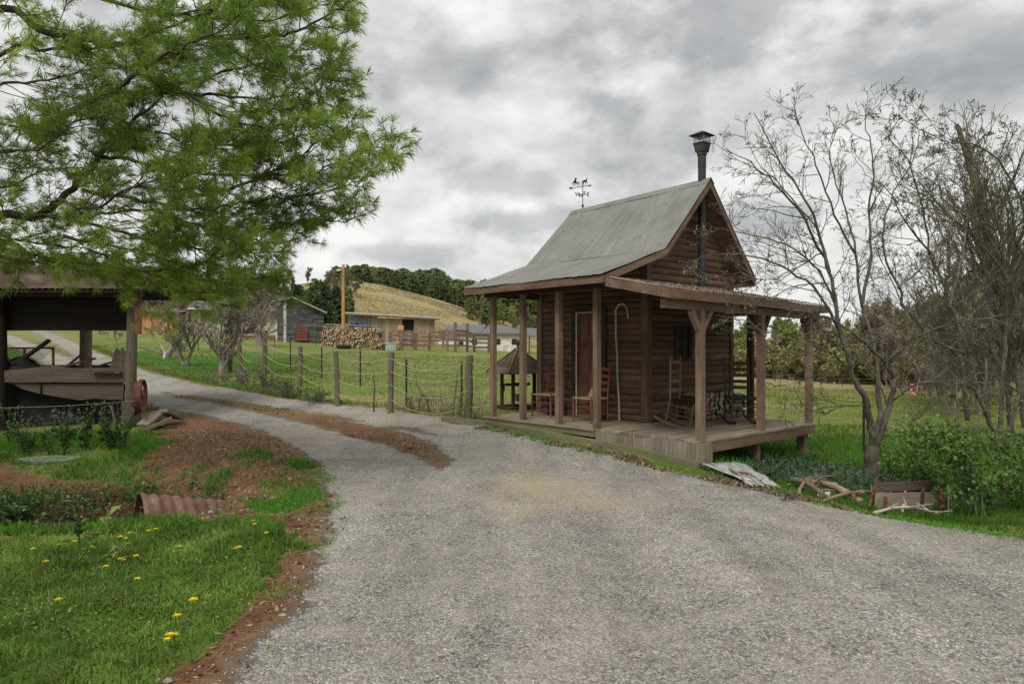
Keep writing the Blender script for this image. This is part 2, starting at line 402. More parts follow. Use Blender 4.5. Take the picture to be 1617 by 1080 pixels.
M['shrub']=leaf('shrub_leaves',(.020,.055,.012),(.095,.19,.032),(.31,.42,.11),transl=.35,spec=.4)
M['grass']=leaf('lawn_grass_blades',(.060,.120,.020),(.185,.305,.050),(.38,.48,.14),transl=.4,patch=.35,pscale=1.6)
M['grass_lush']=leaf('lush_grass_blades',(.050,.13,.016),(.12,.29,.035),(.25,.45,.07),transl=.4,patch=.25,pscale=.9)
M['grass_dry']=leaf('dry_grass_blades',(.14,.12,.055),(.30,.25,.12),(.50,.43,.24),transl=.3,patch=.3)
M['grass_field']=leaf('pasture_grass_blades',(.10,.128,.030),(.20,.232,.052),(.34,.34,.12),transl=.3,patch=.3,pscale=.5)
M['weed']=leaf('weed_leaves',(.025,.055,.015),(.075,.14,.035),(.16,.24,.075),transl=.35)
M['weed_shaded']=leaf('shaded_blue_weeds',(.030,.042,.036),(.075,.10,.085),(.13,.16,.14),transl=.25)
M['seed']=leaf('pale_seed_heads',(.20,.22,.15),(.38,.40,.28),transl=.2)
M['deadleaf']=leaf('dead_leaves',(.11,.078,.045),(.27,.20,.125),(.45,.37,.25),transl=.15)
M['clod']=leaf('soil_clods',(.08,.040,.020),(.20,.098,.048),(.36,.31,.26),transl=0,obj=0,rough=.9)
M['yellow']=leaf('dandelion_yellow',(.70,.48,.01),(.92,.76,.03),transl=.2,obj=.08)
M['pebble']=leaf('gravel_stones',(.13,.125,.115),(.34,.33,.30),(.60,.58,.54),transl=0,obj=0,rough=.8)

def plain(name,a,b,scale=3,rough=.7,spec=.3,metal=0,bump=.1,detail=5,stain=None):
    t=NT(name); gc=t.attr('gc').outputs['Vector']; n=t.noise(gc,scale,detail,.65)
    c=t.ramp(n,[(.35,a),(.65,b)])
    if stain: c=t.mix(t.mapr(t.noise(gc,scale*.45,5,.7),.52,.66,0,.8),c,stain)
    sh=t.attr('sh').outputs['Fac']; c=t.mix(1.0,c,t.math('ADD',t.math('MULTIPLY',sh,.2),.9),'MULTIPLY')
    return t.finish(c,rough,spec,t.bump(n,bump,.01),metal)
M['black']=plain('black_stovepipe',(.012,.013,.015),(.035,.037,.042),4,.5,.4,bump=.05)
M['blackdull']=plain('sooty_metal',(.02,.02,.021),(.06,.058,.056),9,.75,.25,stain=(.09,.06,.04))
M['glass']=plain('dark_window_glass',(.003,.004,.005),(.007,.009,.010),1,.45,.12,bump=0)
M['zinc']=plain('galvanised_mesh',(.32,.33,.33),(.5,.51,.5),8,.5,.5,.3)
M['rust']=plain('rusted_steel',(.065,.028,.018),(.20,.085,.05),8,.85,.2,stain=(.03,.018,.014),bump=.4)
M['rust_roof']=plain('rusted_roof_tin',(.045,.026,.019),(.11,.060,.042),3,.8,.2,stain=(.16,.13,.11),bump=.2)
M['culvert']=plain('rusty_culvert_steel',(.11,.055,.038),(.23,.125,.090),4,.75,.25,stain=(.30,.24,.20),bump=.25)
M['shingle']=plain('gray_shingles',(.11,.105,.10),(.20,.19,.18),6,.9,.1,bump=.3)
M['siding']=plain('cream_siding',(.50,.46,.37),(.60,.56,.46),2,.8,.2)
M['white']=plain('white_paint',(.62,.60,.55),(.78,.76,.70),2,.7,.3)
M['blockwhite']=plain('whitewashed_block',(.50,.48,.43),(.68,.66,.60),1.5,.9,.1,stain=(.36,.33,.27))
M['brick']=plain('brick_base',(.15,.06,.045),(.26,.11,.08),4,.9,.1)
M['redmetal']=plain('red_gate_metal',(.13,.045,.038),(.22,.085,.068),3,.6,.3)
M['tinlight']=plain('pale_roof_tin',(.40,.39,.37),(.56,.55,.53),2,.55,.4)
M['tinsheet']=plain('dirty_galvanised_sheet',(.26,.27,.265),(.46,.47,.46),3,.6,.4,stain=(.22,.18,.13))
M['tindark']=plain('dark_roof_tin',(.085,.09,.095),(.15,.155,.165),2,.6,.3,stain=(.20,.17,.15))
M['tarp']=plain('blue_tarpaulin',(.02,.10,.30),(.05,.19,.48),5,.5,.4)
M['rubber']=plain('old_tyre_rubber',(.018,.018,.018),(.045,.043,.04),6,.85,.2)
M['trough']=plain('pale_green_trough',(.26,.33,.28),(.40,.46,.40),3,.6,.3)
M['rope']=plain('cream_rope',(.38,.36,.25),(.58,.54,.40),40,.9,.1)
M['wire']=plain('dull_fence_wire',(.14,.135,.12),(.26,.25,.23),20,.7,.3)
M['tpost']=plain('dark_green_steel_post',(.020,.028,.018),(.055,.065,.045),9,.7,.3)
M['slab']=plain('pale_lichen_slab',(.10,.115,.08),(.23,.245,.20),5,.9,.1,stain=(.08,.10,.05))
M['bucket']=plain('dull_zinc_bucket',(.10,.13,.13),(.18,.22,.22),8,.6,.4)
M['shingle_wood']=wood('brown_wood_shingles',(.045,.030,.022),(.145,.10,.07),gray=(.19,.16,.13),grayamt=.5,shv=.7)
M['woven']=plain('woven_dark_seat',(.012,.010,.009),(.04,.034,.03),40,.8,.2)
M['wovenlight']=plain('woven_cord_seat',(.20,.13,.09),(.36,.26,.19),40,.8,.2)
M['bone']=plain('white_scrap',(.6,.6,.58),(.75,.75,.73),8,.7,.3)
M['pink']=plain('pink_marking_ribbon',(.75,.16,.18),(.88,.28,.30),8,.6,.3)
M['junk']=plain('black_tarp_and_dark_fill',(.006,.006,.006),(.022,.020,.019),5,.8,.2,bump=.4)
M['logend']=None
def firewood(name,a,b,c):
    t=NT(name); gc=t.attr('gc').outputs['Vector']; sh=t.attr('sh').outputs['Fac']; r=t.n('ShaderNodeObjectInfo').outputs['Random']
    n=t.noise(t.vec(gc,(3,30,30)),1,4,.6); k=t.math('FRACT',t.math('ADD',sh,t.math('MULTIPLY',r,1.7)))
    col=t.mix(1.0,t.ramp(k,[(0,a),(.5,b),(1,c)]),t.mapr(n,.3,.7,.6,1.3),'MULTIPLY')
    return t.finish(col,.9,.1,t.bump(n,.4,.008))
M['fwbark']=firewood('firewood_bark',(.10,.07,.05),(.20,.15,.11),(.30,.25,.19))
M['fwcut']=firewood('firewood_cut_face',(.24,.15,.085),(.40,.28,.17),(.56,.44,.30))
M['fwcutgray']=firewood('aged_firewood_face',(.19,.15,.115),(.31,.25,.195),(.42,.355,.285))

def roof_tin(name,ribs=True):
    t=NT(name); gc=t.attr('gc').outputs['Vector']   # gc = (along ridge, down slope, panel)
    n=t.noise(t.vec(gc,(1.6,1.1,1)),1,6,.68); streak=t.noise(t.vec(gc,(22,1.0,1)),1,4,.6); fine=t.noise(gc,28,4,.7)
    c=t.ramp(n,[(.3,(.125,.127,.110)),(.5,(.19,.196,.175)),(.72,(.255,.262,.235))])
    c=t.mix(.22,c,t.ramp(streak,[(.3,(.15,.148,.13)),(.7,(.34,.34,.315))]),'MIX')
    c=t.mix(t.mapr(fine,.60,.72,0,.5),c,(.12,.10,.08))
    c=t.mix(t.mapr(t.noise(t.vec(gc,(5,2.4,1)),1,6,.75),.60,.68,0,.7),c,(.13,.105,.085))
    # nail heads with little rust runs along the ribs
    sx=t.n('ShaderNodeSeparateXYZ'); t.l(gc,sx.inputs[0])
    fx=t.math('ABSOLUTE',t.math('SUBTRACT',t.math('FRACT',t.math('MULTIPLY',sx.outputs[0],1/.3)),.5))
    fy=t.math('FRACT',t.math('ADD',t.math('MULTIPLY',sx.outputs[1],1/.42),t.math('MULTIPLY',n,.25)))
    spot=t.math('MULTIPLY',t.math('LESS_THAN',fx,.035),t.math('LESS_THAN',t.math('ABSOLUTE',t.math('SUBTRACT',fy,.5)),.035))
    c=t.mix(t.math('MULTIPLY',spot,.85),c,(.045,.035,.03))
    return t.finish(c,t.mapr(n,.3,.7,.55,.75),.35,t.bump(n,.12,.02),.15)
M['tin']=roof_tin('weathered_roof_tin')
def leanroof():
    t=NT('litter_covered_roof'); gc=t.attr('gc').outputs['Vector']; n=t.noise(gc,9,6,.75); n2=t.noise(gc,1.3,3,.6)
    c=t.ramp(n,[(.35,(.13,.095,.07)),(.52,(.26,.215,.17)),(.7,(.46,.42,.36))])
    c=t.mix(t.mapr(n2,.4,.6,0,.5),c,(.17,.115,.085))
    return t.finish(c,.85,.2,t.bump(n,.5,.02))
M['leanroof']=leanroof()

# ground: one material, the masks are point attributes of the terrain
def ground_mat():
    t=NT('ground_surface'); P=t.n('ShaderNodeNewGeometry').outputs['Position']
    gr=t.attr('m_gravel').outputs['Fac']; dm=t.attr('m_dirt').outputs['Fac']; tn=t.attr('m_tan').outputs['Fac']; sd=t.attr('m_sand').outputs['Fac']; lu=t.attr('m_lush').outputs['Fac']
    big=t.noise(P,.35,4,.6); med=t.noise(P,2.2,5,.65); fine=t.noise(P,14,5,.7); vf=t.noise(P,70,3,.7)
    # gravel
    Pd=t.n('ShaderNodeVectorMath',operation='ADD'); t.l(P,Pd.inputs[0]); nc=t.n('ShaderNodeTexNoise'); nc.inputs['Scale'].default_value=90; t.l(P,nc.inputs['Vector']); t.l(t.vec(nc.outputs['Color'],.012),Pd.inputs[1])
    v=t.voro(Pd.outputs[0],88); v2=t.voro(P,40); ve=t.voro(Pd.outputs[0],88,'DISTANCE_TO_EDGE')
    sepc=t.n('ShaderNodeSeparateColor'); t.l(v.outputs['Color'],sepc.inputs[0])
    sepc2=t.n('ShaderNodeSeparateColor'); t.l(v2.outputs['Color'],sepc2.inputs[0])
    gcol=t.ramp(sepc.outputs[0],[(0,(.115,.11,.10)),(.35,(.265,.258,.235)),(.7,(.41,.40,.37)),(1,(.70,.685,.65))])
    warm=t.mix(t.mapr(sepc.outputs[1],.72,.9,0,.6),gcol,(.34,.25,.17))
    warm=t.mix(t.mapr(sepc2.outputs[0],.90,.97,0,.75),warm,(.085,.08,.075))
    dust=t.ramp(fine,[(.3,(.285,.262,.21)),(.7,(.42,.39,.325))])
    warm=t.mix(t.mapr(t.math('ADD',t.math('MULTIPLY',big,.5),t.math('MULTIPLY',med,.5)),.40,.60,.05,.62),warm,dust)
    warm=t.mix(1.0,warm,t.mapr(med,.3,.7,.82,1.12),'MULTIPLY')
    trk=t.noise(t.vec(P,(1.5,.28,1)),1,4,.6); warm=t.mix(1.0,warm,t.mapr(trk,.35,.65,.82,1.16),'MULTIPLY')
    sandc=t.ramp(fine,[(.3,(.42,.335,.215)),(.7,(.58,.48,.33))])
    gcol=t.mix(t.math('MULTIPLY',sd,t.mapr(vf,.35,.65,.45,1.0)),warm,sandc)
    edge=t.mapr(ve.outputs[0],0,.12,.55,1)
    gcol=t.mix(1.0,gcol,edge,'MULTIPLY')
    # red dirt with straw, stones and moss
    dcol=t.ramp(t.math('ADD',t.math('MULTIPLY',med,.55),t.math('MULTIPLY',fine,.45)),[(.3,(.075,.036,.017)),(.5,(.185,.088,.040)),(.7,(.29,.18,.10))])
    straw=t.noise(t.vec(P,(30,90,20)),1,4,.7)
    dcol=t.mix(t.mapr(straw,.56,.68,0,.6),dcol,(.34,.26,.17))
    peb=t.math('GREATER_THAN',sepc.outputs[2],.90)
    dcol=t.mix(t.math('MULTIPLY',peb,.55),dcol,gcol)
    dcol=t.mix(t.mapr(t.noise(P,5,5,.7),.55,.70,0,.55),dcol,(.06,.075,.025))
    dcol=t.mix(t.math('MULTIPLY',t.mapr(gr,.02,.5,0,1),.8),dcol,t.ramp(fine,[(.3,(.15,.105,.065)),(.7,(.30,.24,.165))]))
    # grass ground
    field=t.ramp(t.math('ADD',t.math('MULTIPLY',med,.5),t.math('MULTIPLY',fine,.5)),[(.3,(.115,.132,.038)),(.5,(.19,.215,.056)),(.7,(.27,.275,.095))])
    field=t.mix(t.mapr(t.noise(t.vec(P,(.22,.5,1)),1,5,.65),.40,.62,0,.65),field,(.125,.205,.033))
    field=t.mix(t.mapr(t.noise(t.vec(P,(.9,1.9,1)),1,5,.7),.56,.72,0,.5),field,(.27,.22,.105))
    lushc=t.ramp(t.math('ADD',t.math('MULTIPLY',med,.5),t.math('MULTIPLY',fine,.5)),[(.3,(.035,.075,.014)),(.7,(.11,.23,.028))])
    col=t.mix(lu,field,lushc)
    tanc=t.ramp(t.noise(t.vec(P,(.5,1.5,.5)),1,6,.7),[(.3,(.20,.165,.075)),(.5,(.33,.265,.13)),(.7,(.42,.35,.19))])
    tanc=t.mix(1.0,tanc,t.mapr(fine,.3,.7,.75,1.2),'MULTIPLY')
    col=t.mix(tn,col,tanc)
    pn=t.math('MULTIPLY',t.math('SUBTRACT',fine,.5),.9)
    col=t.mix(t.mapr(t.math('ADD',dm,pn),.38,.62,0,1),col,dcol)
    pn2=t.math('ADD',t.math('MULTIPLY',t.math('SUBTRACT',vf,.5),1.0),pn)
    gf=t.mapr(t.math('ADD',gr,pn2),.40,.60,0,1)
    col=t.mix(gf,col,gcol)
    st=t.math('SUBTRACT',1.0,v.outputs['Distance'])
    h=t.math('ADD',t.math('MULTIPLY',st,gf),t.math('MULTIPLY',t.math('SUBTRACT',1.0,gf),t.math('ADD',t.math('MULTIPLY',fine,6.0),t.math('MULTIPLY',straw,2.0))))
    nr=t.bump(h,.75,.012)
    col=t.mix(1.0,col,t.mapr(t.attr('m_ditch_shade').outputs['Fac'],0,1,1,.24),'MULTIPLY')  # ditch shade painted into the ground colour, darker with depth
    return t.finish(col,.92,.15,nr)
M['ground']=ground_mat()

# ------------------------------------------------------------------ world: overcast sky, cloud deck mapped on the dome by direction
def world():
    w=bpy.data.worlds.new('World'); scene.world=w; w.use_nodes=True; t=w.node_tree; t.nodes.clear()
    class W(NT):
        def __init__(s): s.t=t
    q=W(); out=q.n('ShaderNodeOutputWorld')
    tc=q.n('ShaderNodeTexCoord').outputs['Generated']
    s=q.n('ShaderNodeSeparateXYZ'); q.l(tc,s.inputs[0])
    zz=q.math('ADD',q.math('MAXIMUM',s.outputs[2],0.0),.34)
    px=q.math('DIVIDE',s.outputs[0],zz); py=q.math('DIVIDE',s.outputs[1],zz)
    c=q.n('ShaderNodeVectorMath',operation='MULTIPLY'); q.l(tc,c.inputs[0]); c.inputs[1].default_value=(1.0,1.0,1.75)
    v=c.outputs[0]
    off=q.n('ShaderNodeVectorMath',operation='ADD'); q.l(v,off.inputs[0]); off.inputs[1].default_value=(5.3,1.9,.4); v0=off.outputs[0]
    warp=q.n('ShaderNodeTexNoise'); warp.inputs['Scale'].default_value=1.1; warp.inputs['Detail'].default_value=3; q.l(v0,warp.inputs['Vector'])
    wv=q.n('ShaderNodeVectorMath',operation='ADD'); q.l(v0,wv.inputs[0]); q.l(q.vec(warp.outputs['Color'],.22),wv.inputs[1]); v1=wv.outputs[0]
    a=q.noise(v1,3.6,10,.54); b=q.noise(v1,9.0,9,.56); d=q.noise(v1,1.6,3,.5)
    f=q.math('ADD',q.math('ADD',q.math('MULTIPLY',a,.50),q.math('MULTIPLY',b,.36)),q.math('MULTIPLY',d,.15))
    col=q.ramp(f,[(.37,(.37,.378,.378)),(.43,(.50,.506,.50)),(.48,(.62,.622,.61)),(.535,(.75,.748,.73)),(.61,(.92,.915,.89))])
    # darker cumulus bases, set by direction in the sky
    for (ix,iy,wx,wy,amt) in CLOUDS:
        dx,dz=(ix-CX)/FP,(HY-iy)/FP; L=sqrt(dx*dx+1+dz*dz)
        rr=q.n('ShaderNodeVectorMath',operation='SUBTRACT'); q.l(tc,rr.inputs[0]); rr.inputs[1].default_value=(dx/L,1/L,dz/L)
        e=q.n('ShaderNodeVectorMath',operation='LENGTH'); q.l(q.vec(rr.outputs[0],(FP/wx,FP/max(wx,wy),FP/wy)),e.inputs[0])
        k=q.math('ADD',e.outputs['Value'],q.math('MULTIPLY',q.math('SUBTRACT',b,.5),2.6))
        col=q.mix(q.mapr(k,1.15,.45,0,amt),col,(.335,.347,.360))
    sky=q.n('ShaderNodeTexSky',sky_type='NISHITA'); sky.sun_disc=False; sky.sun_elevation=radians(52); sky.sun_rotation=radians(200)
    b1=q.n('ShaderNodeBackground'); q.l(sky.outputs[0],b1.inputs[0]); b1.inputs[1].default_value=.07
    b2=q.n('ShaderNodeBackground'); q.l(col,b2.inputs[0]); b2.inputs[1].default_value=1.13
    m=q.n('ShaderNodeMixShader'); m.inputs[0].default_value=.90; q.l(b1.outputs[0],m.inputs[1]); q.l(b2.outputs[0],m.inputs[2]); q.l(m.outputs[0],out.inputs[0])
CLOUDS=[(1150,30,180,60,.62),(965,165,60,32,.6),(1360,100,85,45,.55),(700,110,80,50,.35),(820,290,120,28,.35),(850,350,150,26,.55),(1210,345,90,28,.6),(640,400,120,22,.35),(1540,60,120,60,.35)]
world()
sl=bpy.data.lights.new('sun','SUN'); sl.energy=2.5; sl.angle=radians(24); sl.color=(1,.955,.88)
so=bpy.data.objects.new('sun',sl); COL.objects.link(so)
# sun direction: behind the camera, a little to the right, 52 degrees up
az,el=radians(200),radians(52)
dv=Vector((sin(az)*cos(el),cos(az)*cos(el),sin(el))); so.rotation_euler=dv.to_track_quat('Z','Y').to_euler()
cam=bpy.data.cameras.new('camera'); co=bpy.data.objects.new('camera',cam); COL.objects.link(co); scene.camera=co
cam.sensor_width=36; cam.lens=FP/1617*36; cam.clip_end=6000; cam.clip_start=.05
co.location=(0,0,CAMH); co.rotation_euler=(radians(90),0,0); cam.shift_y=(HY-540)/1617
scene.view_settings.view_transform='Standard'; scene.view_settings.look='None'; scene.view_settings.exposure=0; scene.view_settings.gamma=1
scene.cycles.max_bounces=6; scene.cycles.transparent_max_bounces=6; scene.cycles.use_denoising=True

# ------------------------------------------------------------------ terrain meshes
def axis(lo,hi,a,b,step,gf):
    mid=np.arange(a,b+1e-6,step); up=[b]; s=step
    while up[-1]<hi: s*=gf; up.append(up[-1]+s)
    dn=[a]; s=step
    while dn[-1]>lo: s*=gf; dn.append(dn[-1]-s)
    return np.concatenate([dn[:0:-1],mid,up[1:]])
def terrain():
    xs=axis(-420,420,-7.5,7.5,.05,1.022); ys=axis(-12,620,1.0,14,.05,1.012)
    X,Y=np.meshgrid(xs,ys,indexing='ij'); Z=H(X,Y); gr,dm,tan,sand,lush=masks(X,Y)
    # stones of the drive give it a faint roughness
    near=(Y<16)&(np.abs(X)<8)
    Z=Z+np.where(near,(gr*.008+.004)*(vnoise(X*14,Y*14,61)+vnoise(X*31,Y*31,62)-1),0)
    a,b=X.shape
    road=(gr>.5)&(Y<130)
    hill=((((X+32)/48)**2+((Y-150)/44)**2)<1)
    cell=lambda m:m[:-1,:-1]
    ids=np.arange(a*b).reshape(a,b)
    quad=np.stack([ids[:-1,:-1],ids[1:,:-1],ids[1:,1:],ids[:-1,1:]],-1)
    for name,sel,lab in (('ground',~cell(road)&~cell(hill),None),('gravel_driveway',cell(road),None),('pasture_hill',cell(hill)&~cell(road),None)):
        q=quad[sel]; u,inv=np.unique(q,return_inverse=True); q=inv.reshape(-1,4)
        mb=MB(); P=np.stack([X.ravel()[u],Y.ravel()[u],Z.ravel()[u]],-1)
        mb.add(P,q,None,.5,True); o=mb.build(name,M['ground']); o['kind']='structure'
        for an,arr in (('m_ditch_shade',sstep(-.08,-.5,H(X,Y))*(X<-2.4)*(Y>6)*(Y<12)),('m_gravel',gr),('m_dirt',dm),('m_tan',tan),('m_sand',sand),('m_lush',lush)):  # first mask: painted shade of the ditch
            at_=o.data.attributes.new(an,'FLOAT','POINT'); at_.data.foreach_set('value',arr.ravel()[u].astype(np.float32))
terrain()
# ------------------------------------------------------------------ the log cabin with its porches (local x = out of the gable wall's run, y = along the ridge)
CO=np.array([2.667,9.6,0.0]); CA=radians(41.5)
A_=np.array([-sin(CA),cos(CA),0]); B_=np.array([cos(CA),sin(CA),0])
def cab(t,s,z=0): return CO+B_*t+A_*s+np.array([0,0,z])
DZ=.332                      # deck height
cabin=thing('log_cabin','small dark brown log cabin with gray tin roof and two open porches','cabin',tuple(CO),CA)

def halflogs(mb,axis,c0,c1,face,z0,z1,pitch=.118,bulge=.034,sgn=-1,clip=None):
    """round-faced log siding; axis 'x' or 'y' is the run, face the other coordinate, sgn the outward side"""
    k=int(round((z1-z0)/pitch)); p=(z1-z0)/k
    for i in range(k):
        za=z0+i*p; zb=za+p; a0,a1=c0,c1
        if clip:
            r=clip(zb-.01)
            if r is None: continue
            a0,a1=r
            if a1-a0<.06: continue
        n=14; th=np.linspace(-pi/2,pi/2,7); us=np.linspace(a0,a1,n)
        ph=random.uniform(0,50)
        P=np.zeros((n,7,3))
        for j,u in enumerate(us):
            w=(vnoise(u*2.3+ph,i*3.1)-.5)*.012
            out=np.cos(th)*(bulge*(1+.35*(vnoise(u*1.7+ph,7.)-.5)))
            zz=(za+zb)/2+np.sin(th)*p/2+w*np.cos(th)
            P[j,:,2]=zz
            if axis=='x': P[j,:,0]=u; P[j,:,1]=face+sgn*out
            else: P[j,:,1]=u; P[j,:,0]=face+sgn*out
        G=np.zeros_like(P); G[:,:,0]=us[:,None]+ph; G[:,:,1]=(th*p/2)[None,:]; G[:,:,2]=ph
        sh=random.random()
        mb.grid(P,True,G,sh)
        # log ends
        for j in (0,n-1):
            mb.add(P[j],[list(range(7))] if j else [list(range(6,-1,-1))],G[j],sh)
WX0,WX1,WY0,WY1=1.24,3.91,1.90,4.50
WT=3.30
RB=[(-.387,2.775),(1.249,3.345),(2.57,4.70),(4.15,3.0)]   # roof profile (t,z)
S0,S1=1.50,4.91
def roofz(t):
    for (a,za),(b,zb) in zip(RB[:-1],RB[1:]):
        if a<=t<=b: return za+(zb-za)*(t-a)/(b-a)
    return RB[-1][1]
def gclip(z):
    z=z+.05
    lo,hi=WX0+.06,WX1-.06
    if z>3.34: lo=max(lo,1.249+(z-3.345)/(4.70-3.345)*(2.57-1.249))
    if z>3.2: hi=min(hi,4.15-(z-3.0)/(1.70)*(1.58))
    return (lo,hi) if hi>lo else None
def core(mb,x0,x1,y0,y1,z0,z1): mb.span((x0,y0,z0),(x1,y1,z1),.2)
# walls: a solid board core with the logs in front
m=MB(); core(m,WX0+.004,WX0+.10,WY0+.1,WY1,DZ-.1,3.22); halflogs(m,'y',WY0+.04,WY1-.04,WX0,DZ,3.04,sgn=-1); m.build('front_wall',M['logs'],cabin)
m=MB(); m.prism([(WX0+.101,WY0+.004,DZ-.1),(WX1-.101,WY0+.004,DZ-.1),(WX1-.101,WY0+.004,3.16),(2.57,WY0+.004,4.60),(1.341,WY0+.004,3.36)],(0,.09,0),.2)
halflogs(m,'x',WX0,WX1,WY0,DZ,4.60,sgn=-1,clip=gclip); m.build('gable_wall',M['logs'],cabin)
m=MB(); core(m,WX1-.1,WX1-.004,WY0+.1,WY1,DZ-.1,3.12); halflogs(m,'y',WY0,WY1,WX1,DZ,3.1,sgn=1); m.build('side_wall',M['logs'],cabin)
m=MB(); m.prism([(WX0+.101,WY1-.09,DZ-.1),(WX1-.101,WY1-.09,DZ-.1),(WX1-.101,WY1-.09,3.16),(2.57,WY1-.09,4.58),(1.341,WY1-.09,3.36)],(0,.08,0),.2)
halflogs(m,'x',WX0,WX1,WY1,DZ,4.60,sgn=1,clip=gclip); m.build('rear_gable_wall',M['logs'],cabin)
# corner boards
for (x,y,w1,w2,z1) in ((WX0-.055,WY0-.055,.13,.13,3.10),(WX0-.055,WY1-.02,.10,.13,3.10),(WX1-.02,WY0-.055,.09,.10,3.08)):
    m=MB(); m.span((x,y,DZ),(x+w1,y+w2,z1),random.random()); m.build('corner_board',M['trim'],cabin)
# door
d0,d1,dz=2.89,3.49,2.30
dr=MB(); dr.span((WX0-.050,d0,DZ+.01),(WX0-.02,d1,dz),.4)
for k in range(3):
    z=DZ+.18+k*.62
    for (a,b) in ((d0+.09,(d0+d1)/2-.03),((d0+d1)/2+.03,d1-.09)): dr.span((WX0-.058,a,z),(WX0-.045,b,z+.46),.8)
door=dr.build('door',M['redbrown'],cabin)
m=MB(); m.tube([(WX0-.05,d0+.07,1.25),(WX0-.085,d0+.07,1.25),(WX0-.10,d0+.07,1.25)],[.012,.012,.026],8); m.build('handle',M['black'],door)
m=MB(); m.span((WX0-.075,d0+.11,1.45),(WX0-.056,d0+.20,1.80),.3); m.build('door_window',M['glass'],door)
fr=MB()
fr.span((WX0-.085,d1,DZ),(WX0-.01,d1+.12,dz+.12),.3); fr.span((WX0-.085,d0-.12,DZ),(WX0-.01,d0,dz+.12),.3); fr.span((WX0-.086,d0+.001,dz+.001),(WX0-.01,d1-.001,dz+.12),.3)
fo=fr.build('door_frame',M['darktrim'],cabin)
wl=MB(); wl.span((WX0-.092,d1-.012,DZ+.01),(WX0-.070,d1+.004,dz+.004),.5); wl.span((WX0-.092,d0,dz-.010),(WX0-.070,d1-.013,dz+.004),.5); wl.build('white_edge_line',M['white'],fo)  # thin white line along one jamb and the head
# window in the gable wall
wy=WY0
m=MB()
for a,b in (((2.00,wy-.075,1.40),(2.05,wy-.01,2.05)),((2.46,wy-.075,1.40),(2.51,wy-.01,2.05)),((2.051,wy-.075,2.0),(2.459,wy-.01,2.05)),((2.051,wy-.075,1.40),(2.459,wy-.01,1.45)),((2.245,wy-.06,1.451),(2.265,wy-.03,1.999)),((2.051,wy-.058,1.72),(2.244,wy-.03,1.74))): m.span(a,b,.3)
wf=m.build('window',M['darktrim'],cabin); m=MB(); m.span((2.052,wy-.045,1.452),(2.458,wy-.028,1.998)); m.build('pane',M['glass'],wf)

# main roof: tin sheets with crimped ribs
def tinsheet(mb,p0,p1,y0,y1,rib=.30,sheet=.62,seed=1):
    """p0,p1=(t,z) upper and lower line; corrugation along the slope"""
    rs=random.Random(seed); ys=[];hs=[];pan=[]
    y=y0;
    n=int((y1-y0)/.02)
    ys=np.linspace(y0,y1,n+1)
    hs=np.array([.011*max(0,1-abs(((q-y0)%rib)-rib/2)/.022) for q in ys])
    pans=np.floor((ys-y0)/sheet)
    L=np.hypot(p1[0]-p0[0],p1[1]-p0[1]); k=9
    nx,nz=-(p1[1]-p0[1])/L,(p1[0]-p0[0])/L
    if nz<0: nx,nz=-nx,-nz
    P=np.zeros((k,n+1,3)); Gc=np.zeros_like(P)
    for i in range(k):
        f=i/(k-1); 
        for j in range(n+1):
            hh=hs[j]+ (vnoise(ys[j]*1.8+seed,f*L*1.8)-.5)*.018*(1 if i else .2)+ .004*(pans[j]%2)
            sag=-.05*sin(pi*(ys[j]-y0)/(y1-y0))*.5
            ridge=-.09*(ys[j]-S0)/(S1-S0)*(1 if p0[1]>4 else 0)*(1-f)
            P[i,j]=(p0[0]+(p1[0]-p0[0])*f+nx*hh, ys[j], p0[1]+(p1[1]-p0[1])*f+nz*hh+sag*.3+ridge)
            Gc[i,j]=(ys[j]+seed*3,f*L,pans[j]*3.7+seed)
    # uneven lower edge
    for j in range(n+1): P[-1,j]+= (np.array([p1[0]-p0[0],0,p1[1]-p0[1]])/L)*(vnoise(pans[j]*5.3,seed)*.03)
    mb.grid(P[:, ::-1] if (p1[0]<p0[0]) else P,False,Gc[:, ::-1] if (p1[0]<p0[0]) else Gc,.5)
m=MB(); tinsheet(m,(2.57,4.714),(1.20,3.322),S0-.03,S1+.03,seed=2); m.build('upper_roof_tin',M['tin'],cabin)
m=MB(); tinsheet(m,(1.30,3.350),(-.42,2.768),S0-.03,S1+.03,seed=5); m.build('lower_roof_tin',M['tin'],cabin)
m=MB(); tinsheet(m,(2.57,4.712),(4.20,2.962),S0-.03,S1+.03,seed=8); m.build('rear_roof_tin',M['tin'],cabin)
m=MB()
for i in range(14):
    a=S0-.035+i*(S1-S0+.07)/14; b=a+(S1-S0+.07)/14+.01
    za=4.722-.09*(a-S0)/(S1-S0)+random.uniform(-.003,.003); zb=4.722-.09*(b-S0)/(S1-S0)
    m.grid([[(2.57-.11,a,za-.108),(2.57-.11,b,zb-.108)],[(2.57,a,za+.008),(2.57,b,zb+.008)],[(2.57+.11,a,za-.108),(2.57+.11,b,zb-.108)]][::-1],False,None,.5)
m.build('ridge_cap',M['tinlight'] if False else M['tin'],cabin)
